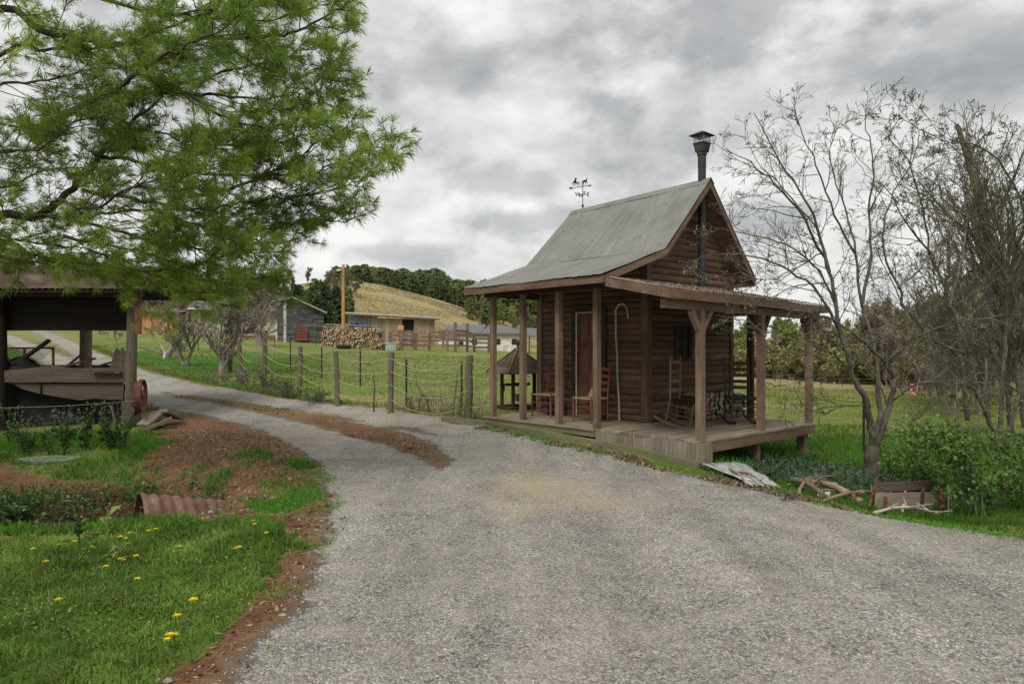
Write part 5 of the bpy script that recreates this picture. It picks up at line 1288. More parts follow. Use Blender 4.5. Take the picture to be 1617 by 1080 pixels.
m=MB(); g=G(1299,783); m.prism([g+[x*.085,y*.05,0.] for x,y in ((-1,-.5),(-.2,-1),(.8,-.6),(1,.2),(.1,1),(-.7,.7))],(.02,0,.07)); o=m.build('white_scrap',M['bone'],None,tuple(g)); tag(o,'small white broken scrap on the gravel edge by the branch pile','scrap')
m=MB(); a=at(1440,608,9.9); m.grid([[a+[.04*sin(k*1.7+j),.03*cos(k),-.035*k] for j in (0,1.4)] for k in range(6)],True); m.tube([a+[-.03,0,.01],a+[.03,0,.0]],.012,5); o=m.build('marking_ribbon',M['pink'],None,tuple(a)); tag(o,'pink ribbon tied to a twig of the tree right of the cabin','ribbon')

for i,(x0,y0,x1,y1,Y,w,lb) in enumerate([(92,581,150,566,13.6,.09,'gray stick of lumber lying on top of the wagon box toward the middle'),(100,583,128,560,13.7,.06,'short dark board propped up behind the wagon side'),(6,560,30,583,13.2,.07,'broken slat slanting down beside the mesh crate'),(150,580,176,572,13.9,.12,'low stack board behind the rusty plate')]):
    m=MB(); m.beam(at(x0,y0,Y),at(x1,y1,Y+.1),w,.04); o=m.build('loose_board',M['old'],None,tuple(at(x0,y0,Y))); tag(o,lb,'board')
for i,(p,q_) in enumerate((((188,690),(176,640)),((192,692),(196,634)),((184,700),(206,655)))):
    a,b=at(*p,12.6),at(*q_,12.75); m=MB(); m.beam(a,b,.05,.03,up=(0,1,0)); o=m.build('leaning_slat',M['old'],None,tuple(a)); tag(o,'narrow gray slat leaning under the wagon box beside the shed post','slat','slats under the wagon box')  # narrow weathered slats propped beside the post
# ------------------------------------------------------------------ foliage helpers
def leaves(mb,C,size,rs,shade,elong=1.6,up=0.0,flat=0.0):
    C=np.asarray(C,float); n=len(C)
    if n==0: return
    size=np.broadcast_to(size,(n,))
    a=rs.normal(0,1,(n,3)); a[:,2]+=up; a/=np.linalg.norm(a,axis=1)[:,None]
    b=rs.normal(0,1,(n,3)); b[:,2]*=(1-flat); b-=a*(a*b).sum(1)[:,None]; b/=np.linalg.norm(b,axis=1)[:,None]+1e-9
    s=size[:,None]
    V=np.stack([C-a*s*elong*.5, C+b*s*.5-a*s*.05, C+a*s*elong*.5, C-b*s*.5-a*s*.05],1)
    mb.add(V.reshape(-1,3),np.arange(n*4).reshape(-1,4),None,np.repeat(shade,4))
class Tree:
    def __init__(s,seed): s.rs=np.random.default_rng(seed); s.b=MB(); s.tips=[]; s.nodes=[]
    def limb(s,P,r0,r1,sides=5):
        P=np.asarray(P,float); s.b.tube(P,r0+(r1-r0)*np.linspace(0,1,len(P))**.8,sides,cap=False,sh=s.rs.random())
    def grow(s,p,d,L,r,lev,mx,o):
        rs=s.rs; n=o.get('seg',5) if lev<mx else 4; P=[np.array(p,float)]; d=np.array(d,float); d/=np.linalg.norm(d)
        for i in range(n):
            d=d+rs.normal(0,o['wig'],3)+np.array([0,0,o['up'] if lev>0 else o['up']*.4]); d/=np.linalg.norm(d); P.append(P[-1]+d*L/n)
        P=np.array(P); s.b.tube(P,np.linspace(r,max(r*o.get('tap',.35),o['rmin']),n+1),3 if lev>=2 else (5 if lev else 7),cap=False,sh=rs.random())
        if lev>=mx-1: s.nodes+= [P[i]+rs.normal(0,.01,3) for i in range(1,n+1)]
        if lev==mx: s.tips.append((P[-1],d)); return
        k=o['kids'][lev]; fs=np.sort(rs.uniform(o.get('f0',.25) if lev else o.get('clear',.35),1.0,k))
        for f in fs:
            x=f*n; i=min(int(x),n-1); q=P[i]+(P[i+1]-P[i])*(x-i); dd=P[i+1]-P[i]; dd/=np.linalg.norm(dd)
            e=rs.normal(0,1,3); e-=dd*(e@dd); e/=np.linalg.norm(e); an=o['ang']*rs.uniform(.6,1.3)
            s.grow(q,dd*cos(an)+e*sin(an),L*o['len'][lev]*rs.uniform(.6,1.15)*(1.15-.5*f),max(r*(1-.6*f)*.6,o['rmin']),lev+1,mx,o)
    def along(s,P,r,o,dens,L0,mx=2,f0=.15,rad0=.012):
        """side branches along a hand-placed limb"""
        P=np.asarray(P,float); seg=np.linalg.norm(np.diff(P,axis=0),axis=1); T=seg.sum(); k=int(T*dens); rs=s.rs
        cs=np.concatenate([[0],np.cumsum(seg)])
        for f in rs.uniform(f0,1,k):
            x=f*T; i=min(np.searchsorted(cs,x)-1,len(seg)-1); i=max(i,0); q=P[i]+(P[i+1]-P[i])*((x-cs[i])/seg[i]); dd=(P[i+1]-P[i])/seg[i]
            e=rs.normal(0,1,3); e-=dd*(e@dd); e/=np.linalg.norm(e); an=rs.uniform(.45,1.15)
            s.grow(q,dd*cos(an)+e*sin(an),L0*rs.uniform(.4,1.2)*(1.2-.6*f),rad0*rs.uniform(.6,1.1)*(1.2-.6*f),1,1+mx-1,o)
def smooth(P,n=4):
    P=np.asarray(P,float); out=[]
    Q=np.concatenate([[2*P[0]-P[1]],P,[2*P[-1]-P[-2]]])
    for i in range(len(P)-1):
        p0,p1,p2,p3=Q[i:i+4]
        for t in np.arange(n)/n: out.append(.5*((2*p1)+(p2-p0)*t+(2*p0-5*p1+4*p2-p3)*t*t+(-p0+3*p1-3*p2+p3)*t**3))
    out.append(P[-1]); return np.array(out)

# ------------------------------------------------------------------ the two gray trees right of the cabin
OB=dict(wig=.17,up=.05,rmin=.0028,kids=[0,5,4,3],len=[.6,.55,.55],ang=.75,seg=4)
def picktree(name,label,base,Yb,limbs,seed,bark,budmat,dens,L0,budsize,mx=3,nb=1.0,group=None):
    g=G(*base); Yb=g[1]; t=Tree(seed); rs=t.rs
    for li,(pts,r0,r1,dy) in enumerate(limbs):
        m=len(pts); P=[]
        for i,(px,py) in enumerate(pts):
            f=i/(m-1); Y=Yb+dy[0]+(dy[1]-dy[0])*f; P.append(at(px,py,Y))
        if pts[0]==base: P[0]=g+[0,0,-.1]
        P=smooth(P,4); P[1:-1]+=rs.normal(0,.012,P[1:-1].shape); rk=.8 if r0<.1 else 1; t.limb(P,r0*rk,r1*rk,7)
        t.along(P,r0,OB,dens if r0<.1 else 0,L0,mx,.22 if r0>.04 else .1,rad0=max(.009,r1*1.6))
    t.b.xform(None,-g); tr=thing(name,label,'tree',tuple(g),0,group)
    t.b.build('trunk',M[bark],tr)
    N=np.array(t.nodes)-g; pk=rs.random(len(N))<nb; N=N[pk]; lf=MB(); C=np.repeat(N,2,0)+rs.normal(0,.012,(len(N)*2,3))
    leaves(lf,C,rs.uniform(.6,1.3,len(C))*budsize,rs,rs.random(len(C)))
    lf.build('crown',M[budmat],tr); print(name,'nodes',len(t.nodes),'verts',t.b.n)
    return tr
b1=(1377,757)
L1=[([b1,(1378,735),(1380,705)],.125,.10,(0,0)),
 ([(1380,712),(1374,665),(1366,630),(1345,590),(1335,550),(1322,500),(1312,440),(1290,360),(1262,300),(1222,240),(1190,178)],.075,.006,(0,-.9)),
 ([(1352,600),(1318,560),(1270,542),(1220,528),(1172,508),(1130,498)],.026,.004,(0,-1.2)),
 ([(1330,530),(1285,455),(1232,420),(1180,405),(1132,402),(1088,412)],.030,.004,(-.2,-1.3)),
 ([(1322,490),(1295,430),(1240,385),(1190,372),(1140,362),(1108,352)],.024,.004,(-.2,-.7)),
 ([(1310,430),(1270,345),(1222,292),(1185,258),(1148,236)],.028,.004,(-.3,-1.5)),
 ([(1290,360),(1240,300),(1205,265),(1172,215)],.018,.003,(-.6,.5)),
 ([(1380,710),(1388,655),(1386,600),(1378,540),(1362,480),(1350,400),(1335,330),(1310,250),(1330,190)],.060,.005,(0,1.0)),
 ([(1362,480),(1375,400),(1372,330),(1380,262),(1368,205),(1366,160)],.034,.004,(.4,.2)),
 ([(1350,400),(1318,340),(1290,262),(1262,200),(1250,160)],.026,.003,(.5,-.6)),
 ([(1383,708),(1393,677),(1407,628),(1411,596),(1400,575),(1421,547),(1428,501),(1418,455),(1395,395),(1405,320),(1440,255),(1452,205)],.062,.005,(0,-.5)),
 ([(1400,575),(1365,540),(1325,512),(1282,494),(1240,488),(1195,482)],.030,.004,(0,-1.1)),
 ([(1400,640),(1385,600),(1340,560),(1300,590),(1262,600),(1232,640)],.018,.003,(0,.6)),
 ([(1418,545),(1470,522),(1520,508),(1575,500),(1640,492)],.022,.005,(0,-.6)),
 ([(1418,455),(1460,415),(1500,360),(1535,300),(1560,262)],.022,.004,(-.2,.7)),
 ([(1405,635),(1425,622),(1445,608),(1490,600),(1540,604),(1600,606)],.018,.004,(0,-.7)),
 ([(1428,501),(1460,470),(1500,480),(1545,470),(1570,440)],.016,.003,(0,.4)),
 ([(1372,640),(1340,640),(1300,650),(1262,648)],.014,.003,(0,.5)),
 ([(1300,400),(1260,420),(1215,440),(1170,432),(1120,440)],.014,.003,(-.3,-1.3))]
picktree('lichened_fruit_tree','gray multi-stemmed tree with bare spreading branches and tiny buds close to the porch corner',b1,10.2,L1,5,'bark_gray','buds',3.7,.80,.013,mx=3,nb=.13)
b2=(1575,712)
L2=[([b2,(1576,700),(1577,690)],.15,.12,(0,0)),
 ([(1577,694),(1562,660),(1545,625),(1530,560),(1500,480),(1470,400),(1450,300),(1425,240),(1385,205)],.065,.006,(0,-.8)),
 ([(1577,694),(1583,640),(1585,560),(1590,450),(1570,330),(1540,262),(1500,230),(1455,176)],.065,.005,(0,.9)),
 ([(1580,694),(1597,670),(1610,620),(1630,520),(1632,400),(1600,290),(1550,232),(1490,222),(1410,180)],.065,.005,(0,-1.0)),
 ([(1530,560),(1480,540),(1440,500),(1405,440),(1380,380)],.035,.005,(-.2,-1.4)),
 ([(1590,450),(1620,380),(1640,280),(1610,200)],.035,.005,(.4,1.2)),
 ([(1500,480),(1520,400),(1525,320),(1510,250),(1520,200)],.030,.005,(-.3,.6)),
 ([(1470,400),(1430,350),(1400,300),(1360,275)],.024,.004,(-.5,-1.6)),
 ([(1632,420),(1590,370),(1545,350),(1500,330),(1460,330)],.026,.004,(-.6,-1.5)),
 ([(1610,620),(1560,590),(1520,600),(1480,640)],.02,.004,(0,-1.2))]
picktree('budding_orchard_tree','tall forked tree with olive buds behind the green shrub at the right edge',b2,13.3,L2,8,'bark_gray','buds_dk',4.8,1.0,.020,mx=3,nb=.4)

def bare(seed,Ht,o,mx=3,budmat=None,bark='bark_far',budsize=.1,nb=1.0,lean=0,per=3,spread=.05,stems=1,r=None,name='bare_tree',cat='tree',label='',loc=(0,0,0),group=None,trunkname='trunk'):
    t=Tree(seed); rs=t.rs; r=r or Ht*.014
    for k in range(stems):
        a=rs.uniform(0,6.3); d=np.array([cos(a)*.28*(stems>1)+lean,sin(a)*.28*(stems>1),1.])
        t.grow((0,0,-.2),d,Ht*.78*rs.uniform(.8,1.05),r,0,mx,o)
    root=thing(name,label,cat,loc,0,group); t.b.build(trunkname,M[bark],root)
    if budmat:
        N=np.array(t.nodes); N=N[rs.random(len(N))<nb]; C=np.repeat(N,per,0)+rs.normal(0,spread,(len(N)*per,3)); lf=MB()
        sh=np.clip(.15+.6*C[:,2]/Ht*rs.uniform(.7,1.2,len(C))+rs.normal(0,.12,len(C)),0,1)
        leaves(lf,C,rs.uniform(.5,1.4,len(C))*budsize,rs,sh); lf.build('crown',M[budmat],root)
    return root
OT=dict(wig=.11,up=.07,rmin=.0055,kids=[17,7,5],len=[.42,.55,.55],ang=.62,seg=6,clear=.18)
# tall slender trees at the right edge
gR='slender budding trees at the right edge'
labs=['tallest bare gray tree reaching up at the right edge of the field','slim budding tree just left of the tallest right-edge tree','thin tree between the forked tree and the thicket behind','leaning slim tree behind the forked tree','short twiggy tree in the thicket at the right edge','bushy olive budded tree at the far right edge']
spec=[(1625,17.5,80,0.0,'buds_dk'),(1560,21,250,-.05,'buds_dk'),(1490,25,300,.05,'buds_dk'),(1530,19,330,-.12,'buds_dk'),(1600,15.5,330,-.1,'buds_dk'),(1665,14,150,-.16,'buds_dk')]
for i,(px,Y,yt,ln,bm) in enumerate(spec):
    x=X_of(px,Y); z=H1(x,Y); h=(z_of(yt,Y)-z)*1.12
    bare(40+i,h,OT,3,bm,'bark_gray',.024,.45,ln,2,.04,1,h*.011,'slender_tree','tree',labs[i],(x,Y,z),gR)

# ------------------------------------------------------------------ orchard trees by the drive
OO=dict(wig=.17,up=.09,rmin=.009,kids=[11,7,5],len=[.55,.5,.5],ang=.75,seg=5,clear=.12)
for i,(px,yb,yt,st,lab) in enumerate([(350,590,395,3,'twin-trunked bare fruit tree at the left end of the rope fence'),(292,577,430,2,'bare fruit tree with a low fork standing left of the twin-trunked one'),(171,537,470,1,'small dark fruit tree seen through the open shed, left one'),(184,543,470,1,'small dark fruit tree seen through the open shed beside the right post'),(410,547,415,3,'pinkish twiggy tree behind the twin-trunked fruit tree')]):
    g=G(px,yb); h=(yb-yt)*g[1]/FP
    bare(60+i,h,OO,3,'bud_brown','bark_orchard',.045,.5,0,2,.05,st,h*.020,'fruit_tree','tree',lab,tuple(g),'bare fruit trees by the drive')
g=G(262,566); sn=thing('dead_tree','leaning broken dead fruit tree with white patch at its base','tree',tuple(g)); u=g[1]/FP
m=MB(); m.tube([(0,0,-.2),(4*u,0,8*u),(14*u,.1,22*u),(24*u,.1,38*u)],[.17,.15,.13,.09],7); m.tube([(0,0,6*u),(-12*u,.2,22*u),(-22*u,.2,30*u),(-30*u,.2,46*u)],[.07,.05,.04,.02],6); m.tube([(0,0,6*u),(-25*u,-.3,16*u),(-50*u,-.3,26*u)],[.06,.04,.015],6); m.build('trunk',M['bark_orchard'],sn)
m=MB(); m.tube([(0,-.15,.0),(1*u,-.16,.12),(2*u,-.15,.3)],[.05,.07,.03],6); m.build('peeled_patch',M['bone'],sn)
g=G(363,588); m=MB(); m.tube([g+[0,0,-.1],g+[.03,0,1.25],g+[.12,0,2.4]],[.09,.085,.07],8); o=m.build('stake',M['fencepost'],None,tuple(g)); tag(o,'rough brown stake standing just right of the twin-trunked fruit tree','stake')

# ------------------------------------------------------------------ background tree prototypes (built once, copied)
def conifer(seed,Ht,W,mat,n,bark='bark_pine',round_=.0,size=.4,name='pine_tree',label='',group=None,loc=(0,0,0)):
    rs=np.random.default_rng(seed); root=thing(name,label,'tree',loc,0,group)
    m=MB(); m.tube([(0,0,-.5),(0,0,Ht*.5),(0,0,Ht*.97)],[Ht*.017,Ht*.012,.02],6); m.build('trunk',M[bark],root)
    C=[];S=[]
    nb=int(n/26)
    for k in range(nb):
        f=rs.uniform(.08,.98)**(.85); a=rs.uniform(0,6.283); prof=(1-f)**(.75-.35*round_)*(1-.5*round_*(1-min(f*3,1)))
        R=W*.5*prof*rs.uniform(.55,1.12)+.12; z=Ht*f
        m_=26; t=rs.uniform(.15,1,m_)**.7; c=np.stack([cos(a)*R*t,sin(a)*R*t,z+ (.12*R*t-.12*R*t*t*2)+0*t],1)+rs.normal(0,1,(m_,3))*np.array([.09,.09,.05])*(W*.32*prof+.3)*1.15
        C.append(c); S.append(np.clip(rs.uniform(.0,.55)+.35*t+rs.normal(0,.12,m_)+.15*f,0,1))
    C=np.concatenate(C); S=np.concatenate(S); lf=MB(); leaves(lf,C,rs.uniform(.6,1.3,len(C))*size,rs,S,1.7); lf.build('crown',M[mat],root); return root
RID='green pines along the wooded ridge behind the hill'
PR=[conifer(200+i,10,[5.6,6.6,4.2,6.2][i],'con_green',3400,round_=[.8,1.,.3,.9][i],size=.30,label='green pine on the wooded ridge behind the tan hill',group=RID,loc=(0,0,0)) for i in range(4)]
CEDG='dark cedars below the hill'
PC=[conifer(220+i,10,[8.0,7.2][i],'con_dark',4200,round_=[.7,.95][i],size=.34,name='cedar_tree',label='very dark evergreen cedar at the left foot of the tan hill',group=CEDG) for i in range(2)]
OF=dict(wig=.14,up=.06,rmin=.022,kids=[12,6,4],len=[.42,.5,.5],ang=.66,seg=5,clear=.14)
BG='bare and budding trees of the far woods'
PB_=[]
for i,(bm,bs,nb,per,lab) in enumerate([('bud_olive',.20,1.,4,'hazy olive budding tree in the far woods'),('bud_brown',.15,.8,3,'gray-brown leafless tree in the far woods'),('bud_green',.22,1.,5,'fresh yellow-green budding tree in the far woods'),('bud_olive',.17,.7,3,'thinly budded olive tree in the far woods'),('bud_brown',.13,.5,2,'bare twiggy tree in the far woods')]):
    PB_.append(bare(240+i,10,OF,3,bm,'bark_far',bs,nb,0,per,.16,1+(i%2),.13,'woodland_tree','tree',lab,(0,0,0),['hazy olive budding far trees','gray-brown leafless far trees','fresh yellow-green far trees','thinly budded far trees','bare twiggy far trees'][i]))
used=set()
def place(proto,x,y,h,sc=1.0,label=None,group=None,wide=1.0):
    z=H1(x,y)-.1; s=h/10.; sc3=(s*wide,s*wide,s)
    if id(proto) not in used:
        used.add(id(proto)); proto.location=(x,y,z); proto.rotation_euler=(0,0,random.uniform(0,6.28)); proto.scale=sc3; 
        if label: proto['label']=label; proto['group']=group
        return proto
    return dup(proto,(x,y,z),random.uniform(0,6.28),sc3,label,group)
def topline(pts,px): return float(np.interp(px,[p[0] for p in pts],[p[1] for p in pts]))
R_=random.Random(77)
# ridge
TL=[(530,420),(560,416),(620,424),(690,428),(740,440),(800,446),(870,452)]
for i in range(200):
    px=R_.uniform(530,875); Y=R_.choice([168,178,190,204,220])+R_.uniform(-5,5)
    if px<600: Y=R_.uniform(172,200)
    x=X_of(px,Y); z=H1(x,Y); h=z_of(topline(TL,px)+R_.uniform(-5,9)+ (220-Y)*.10,Y)-z
    h=min(max(h,5),17); k=R_.random()
    if k<.74 or px<560: place(R_.choice(PR),x,Y,h,wide=R_.uniform(1.15,1.9))
    else: place(R_.choice([PB_[0],PB_[2],PB_[3]]),x,Y,h*.95,wide=1.3)
# forest edge right of the hill flank
for i in range(34):
    px=R_.uniform(740,900); Y=R_.uniform(125,165); x=X_of(px,Y); z=H1(x,Y)
    lim=np.interp(px,[740,800,850,900],[500,520,532,540]); h=min(z_of(lim-22-R_.uniform(0,34),Y)-z,12)
    if h>2.5: place(R_.choice(PR+[PB_[2],PB_[0],PB_[0]]),x,Y,h)
# dark cedars at the left foot
for (px,Y,yt) in [(470,101,448),(492,99,452),(512,103,446),(530,106,450),(484,96,468),(505,97,464),(455,104,456),(538,104,468),(520,98,474)]:
    x=X_of(px,Y); z=H1(x,Y); place(R_.choice(PC),x,Y,z_of(yt,Y)-z)
# left woods
TL2=[(-120,350),(0,372),(100,384),(200,396),(300,404),(400,412),(450,424),(500,416),(560,420)]
for i in range(115):
    px=R_.uniform(-110,560); Y=R_.choice([84,92,102,115,128,150]); Y+=R_.uniform(-4,4)
    if px>420: Y=max(Y,110)
    x=X_of(px,Y); z=H1(x,Y); h=min(max(z_of(topline(TL2,px)+R_.uniform(0,30)+(150-Y)*.25,Y)-z,4),15)
    k=R_.random()
    if px<330: pr=R_.choice([PB_[1],PB_[4],PB_[1],PB_[3]])
    elif px<470: pr=R_.choice([PB_[0],PB_[1],PB_[3],PB_[2],PB_[0],PR[0]])
    else: pr=R_.choice([PB_[0],PR[1],PB_[1],PR[0]])
    place(pr,x,Y,h)
# right hand far woods
TL3=[(880,500),(1150,492),(1250,490),(1320,480),(1400,462),(1480,450),(1560,440),(1700,420)]
for i in range(105):
    px=R_.uniform(900,1760); Y=R_.choice([66,72,80,90,100]) + R_.uniform(-3,3); x=X_of(px,Y); z=H1(x,Y)
    h=min(max(z_of(topline(TL3,px)+R_.uniform(0,34),Y)-z,4),16)
    pr=R_.choice([PB_[0],PB_[3],PB_[1],PB_[4],PB_[2]] if px<1330 else [PB_[0],PB_[1],PB_[3],PB_[4],PB_[1]])
    if px>1330 and R_.random()<.07: pr=R_.choice(PR)
    place(pr,x,Y,h)
# nearer thicket on the right
for i in range(80):
    px=R_.uniform(1395,1800); Y=R_.uniform(21,52); 
    if px<1450: Y=R_.uniform(44,58)
    x=X_of(px,Y); z=H1(x,Y); yt=np.interp(px,[1395,1470,1560,1700],[475,425,390,370])+R_.uniform(-10,120)
    h=min(z_of(yt,Y)-z,11); pr=R_.choice([PB_[4],PB_[4],PB_[3],PB_[1],PB_[4]]); 
    if R_.random()<.04: pr=PR[i%4]
    place(pr,x,Y,max(h,2.5),wide=.8)
# low brush along the far side of the right pasture
brush=thing('brush_clump','low gray-brown brush along the far edge of the right pasture','bush',(0,0,0),0,'low brush along the far pasture edge')
OBR=dict(wig=.2,up=.03,rmin=.014,kids=[8,5,4],len=[.6,.5,.5],ang=.8,seg=4,clear=.05)
t=Tree(300)
for k in range(7):
    a=k*.9; t.grow((.5*cos(a),.5*sin(a),-.1),(cos(a)*.7,sin(a)*.7,1),1.9,.03,0,3,OBR)
t.b.build('stems',M['bark_far'],brush); N=np.array(t.nodes); lf=MB(); C=np.repeat(N,2,0)+t.rs.normal(0,.08,(len(N)*2,3)); leaves(lf,C,t.rs.uniform(.05,.13,len(C)),t.rs,t.rs.random(len(C))); lf.build('foliage',M['bud_olive'],brush)
first=True
for i in range(70):
    px=R_.uniform(1130,1760) if i<36 else R_.uniform(380,470)
    Y=R_.uniform(60,66) if i<36 else R_.uniform(86,92)
    if i>=36: px=R_.uniform(-40,460)
    x=X_of(px,Y); z=H1(x,Y); s=R_.uniform(.9,1.9)
    lab='low gray-brown brush along the far edge of the right pasture' if i<36 else 'low gray-brown brush behind the orchard and buildings'
    grp='low brush along the far pasture edge' if i<36 else 'low brush behind the orchard'
    if first: brush.location=(x,Y,z); brush.scale=(s,s,s); first=False
    else: dup(brush,(x,Y,z),R_.uniform(0,6),s,lab,grp)

# ------------------------------------------------------------------ the big white pine reaching in from the left
def pine():
    rs=np.random.default_rng(9); tb=np.array([-8.6,8.6,0]); tb[2]=H1(tb[0],tb[1])
    root=thing('white_pine','large white pine with long green needled boughs reaching in from the left','tree',tuple(tb))
    tr=MB(); tr.tube([tb+[0,0,-.2],tb+[.05,0,2],tb+[0,.1,5],tb+[.1,0,9]],[.28,.24,.19,.08],10)
    LB=[([(-260,470),(-60,352),(50,342),(95,318),(130,280),(172,226),(210,190),(250,158)],.075,.012,(0,-1.6)),
        ([(-260,240),(-20,22),(60,45),(130,63),(210,68),(300,62),(400,60),(480,48),(545,24),(600,-6)],.06,.006,(0,-.9)),
        ([(-260,300),(0,90),(70,80),(150,76),(250,70),(340,78)],.035,.006,(0,.6)),
        ([(60,205),(130,165),(175,145),(215,118),(250,96),(300,72),(360,40)],.05,.008,(-1.2,-2.0)),
        ([(150,245),(215,256),(300,272),(400,279),(490,272),(560,258),(612,240),(648,222)],.024,.004,(-1.0,-1.9)),
        ([(170,150),(260,148),(350,152),(430,156),(500,138),(548,110)],.026,.004,(-1.2,-.6)),
        ([(300,312),(360,300),(415,278),(470,255),(520,225),(570,205)],.026,.004,(-.6,-1.5)),
        ([(240,352),(320,358),(420,360),(490,350),(560,350),(590,345)],.022,.004,(-.2,-1.2)),
        ([(130,300),(210,315),(300,330),(380,322),(450,312),(530,305),(600,285),(636,262)],.022,.004,(-1.4,-1.0)),
        ([(-260,540),(-20,392),(60,405),(140,418),(210,428),(280,424),(345,408)],.04,.006,(0,-.6)),
        ([(60,408),(150,432),(230,452),(300,462),(350,455)],.022,.004,(.4,1.4)),
        ([(120,165),(190,188),(250,212),(320,216),(395,238)],.022,.004,(-.9,-1.5)),([(180,205),(240,232),(300,244),(350,240)],.016,.004,(-1.2,-.8)),
        ([(-100,400),(0,408),(100,422),(190,436)],.02,.004,(-.4,0)),([(-100,366),(20,378),(120,392),(225,414)],.02,.004,(-.8,-.3)),
        ([(200,430),(260,455),(310,470),(350,482)],.016,.004,(1.4,2.0)),([(300,440),(350,448),(400,455),(428,470)],.016,.004,(1.0,1.8)),
        ([(100,372),(200,392),(290,418),(360,440),(408,440)],.024,.004,(.2,.9)),
        ([(100,345),(190,365),(270,385),(350,398),(420,392),(480,378)],.024,.004,(-.2,-.8)),
        ([(-200,60),(-40,-20),(60,-30),(160,0),(260,20),(340,12),(430,-14)],.04,.006,(0,-1.2)),
        ([(100,60),(200,110),(280,130),(370,110),(450,92),(520,70),(572,52)],.026,.004,(-.4,.4)),
        ([(200,70),(280,40),(360,10),(440,-10)],.02,.004,(-.5,-1.2)),
        ([(-150,330),(-30,250),(60,235),(120,190)],.03,.006,(0,-2.2)),
        ([(-150,200),(-30,140),(60,130),(150,110),(220,108)],.03,.005,(0,-.4)),
        ([(230,265),(300,240),(380,225),(460,222),(520,200),(548,180)],.020,.004,(-1.4,-.8)),
        ([(50,342),(140,342),(220,330),(280,345),(340,372),(400,378)],.022,.004,(-.8,-1.8)),
        ([(230,120),(300,150),(360,190),(430,200),(490,180),(536,150)],.020,.004,(-1.6,-1.2)),
        ([(90,315),(150,330),(200,300),(270,290),(330,255)],.020,.004,(-1.6,-2.6)),
        ([(-100,300),(0,300),(70,270),(140,262),(200,225)],.024,.005,(0,.8)),
        ([(260,20),(340,30),(420,30),(490,20),(550,-4)],.018,.004,(-.9,.2)),
        ([(350,70),(400,100),(450,120),(505,118),(545,128)],.016,.004,(-.6,-1.0))]
    tufts=[]; twig=MB()
    for pts,r0,r1,dy in LB:
        pts=[(a if a<430 else 430+(a-430)*.80,b) for a,b in pts]; m_=len(pts); Y0=8.6
        P=smooth([at(px,py,Y0+dy[0]+(dy[1]-dy[0])*i/(m_-1)) for i,(px,py) in enumerate(pts)],5); P[1:-1]+=rs.normal(0,.012,P[1:-1].shape)
        tr.tube(P,r0+(r1-r0)*np.linspace(0,1,len(P))**.7,7,cap=False,sh=rs.random())
        seg=np.linalg.norm(np.diff(P,axis=0),axis=1); cs=np.concatenate([[0],np.cumsum(seg)]); T=cs[-1]
        f=.12 if r0<.035 else .22
        while f<1.0:
            f+=.128/T*rs.uniform(.5,1.5)
            if f>=1: f=1.
            x=f*T; i=int(np.clip(np.searchsorted(cs,x)-1,0,len(seg)-1)); q=P[i]+(P[i+1]-P[i])*((x-cs[i])/seg[i]); dd=(P[i+1]-P[i])/seg[i]
            e=rs.normal(0,1,3)*[1,1,.45]; e-=dd*(e@dd); e/=np.linalg.norm(e); an=rs.uniform(.35,.95)*(0.4 if f>.97 else 1)
            d=dd*cos(an)+e*sin(an); L=rs.uniform(.3,.95)*(1.15-.75*f); n=5; Q_=[q]
            for k in range(n):
                d=d+rs.normal(0,.10,3)+[0,0,.045]; d/=np.linalg.norm(d); Q_.append(Q_[-1]+d*L/n)
                if k>=1:
                    for w in range(rs.integers(1,3)):
                        e2=rs.normal(0,1,3)*[1,1,.5]; e2-=d*(e2@d); e2/=np.linalg.norm(e2); d2=d*.75+e2*.7; d2/=np.linalg.norm(d2); l2=rs.uniform(.06,.24)
                        a=Q_[-1]; b=a+d2*l2+[0,0,.02]; twig.tube([a,b],[.0035,.002],3,cap=False)
                        tufts.append((b,d2+[0,0,.25])); 
                        if l2>.12: tufts.append(((a+b)/2,d2+[0,0,.1]))
            twig.tube(Q_,np.linspace(.007,.003,n+1),4,cap=False); tufts.append((Q_[-1],d+[0,0,.2]))
    tr.xform(None,-tb); twig.xform(None,-tb)
    tr.build('trunk',M['bark_pine'],root); twig.build('twigs',M['bark_pine'],root)
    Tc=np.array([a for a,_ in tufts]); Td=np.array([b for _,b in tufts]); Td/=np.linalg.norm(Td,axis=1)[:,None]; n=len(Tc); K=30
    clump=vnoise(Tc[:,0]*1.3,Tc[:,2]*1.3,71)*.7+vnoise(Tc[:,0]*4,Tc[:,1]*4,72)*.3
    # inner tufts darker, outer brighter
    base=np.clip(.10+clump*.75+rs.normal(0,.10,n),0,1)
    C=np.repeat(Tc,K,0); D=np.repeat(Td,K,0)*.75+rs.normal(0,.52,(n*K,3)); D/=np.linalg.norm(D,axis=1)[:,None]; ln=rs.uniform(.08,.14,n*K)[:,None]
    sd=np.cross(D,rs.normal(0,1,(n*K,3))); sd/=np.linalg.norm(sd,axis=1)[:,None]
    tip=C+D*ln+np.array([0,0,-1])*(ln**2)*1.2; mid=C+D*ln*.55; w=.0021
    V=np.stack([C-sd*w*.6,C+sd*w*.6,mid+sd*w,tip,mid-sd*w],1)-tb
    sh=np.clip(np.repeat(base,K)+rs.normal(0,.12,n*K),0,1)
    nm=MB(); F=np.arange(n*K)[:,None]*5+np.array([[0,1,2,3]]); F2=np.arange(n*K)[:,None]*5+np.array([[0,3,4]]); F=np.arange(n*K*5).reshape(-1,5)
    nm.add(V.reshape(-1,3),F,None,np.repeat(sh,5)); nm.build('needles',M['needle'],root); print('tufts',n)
pine()
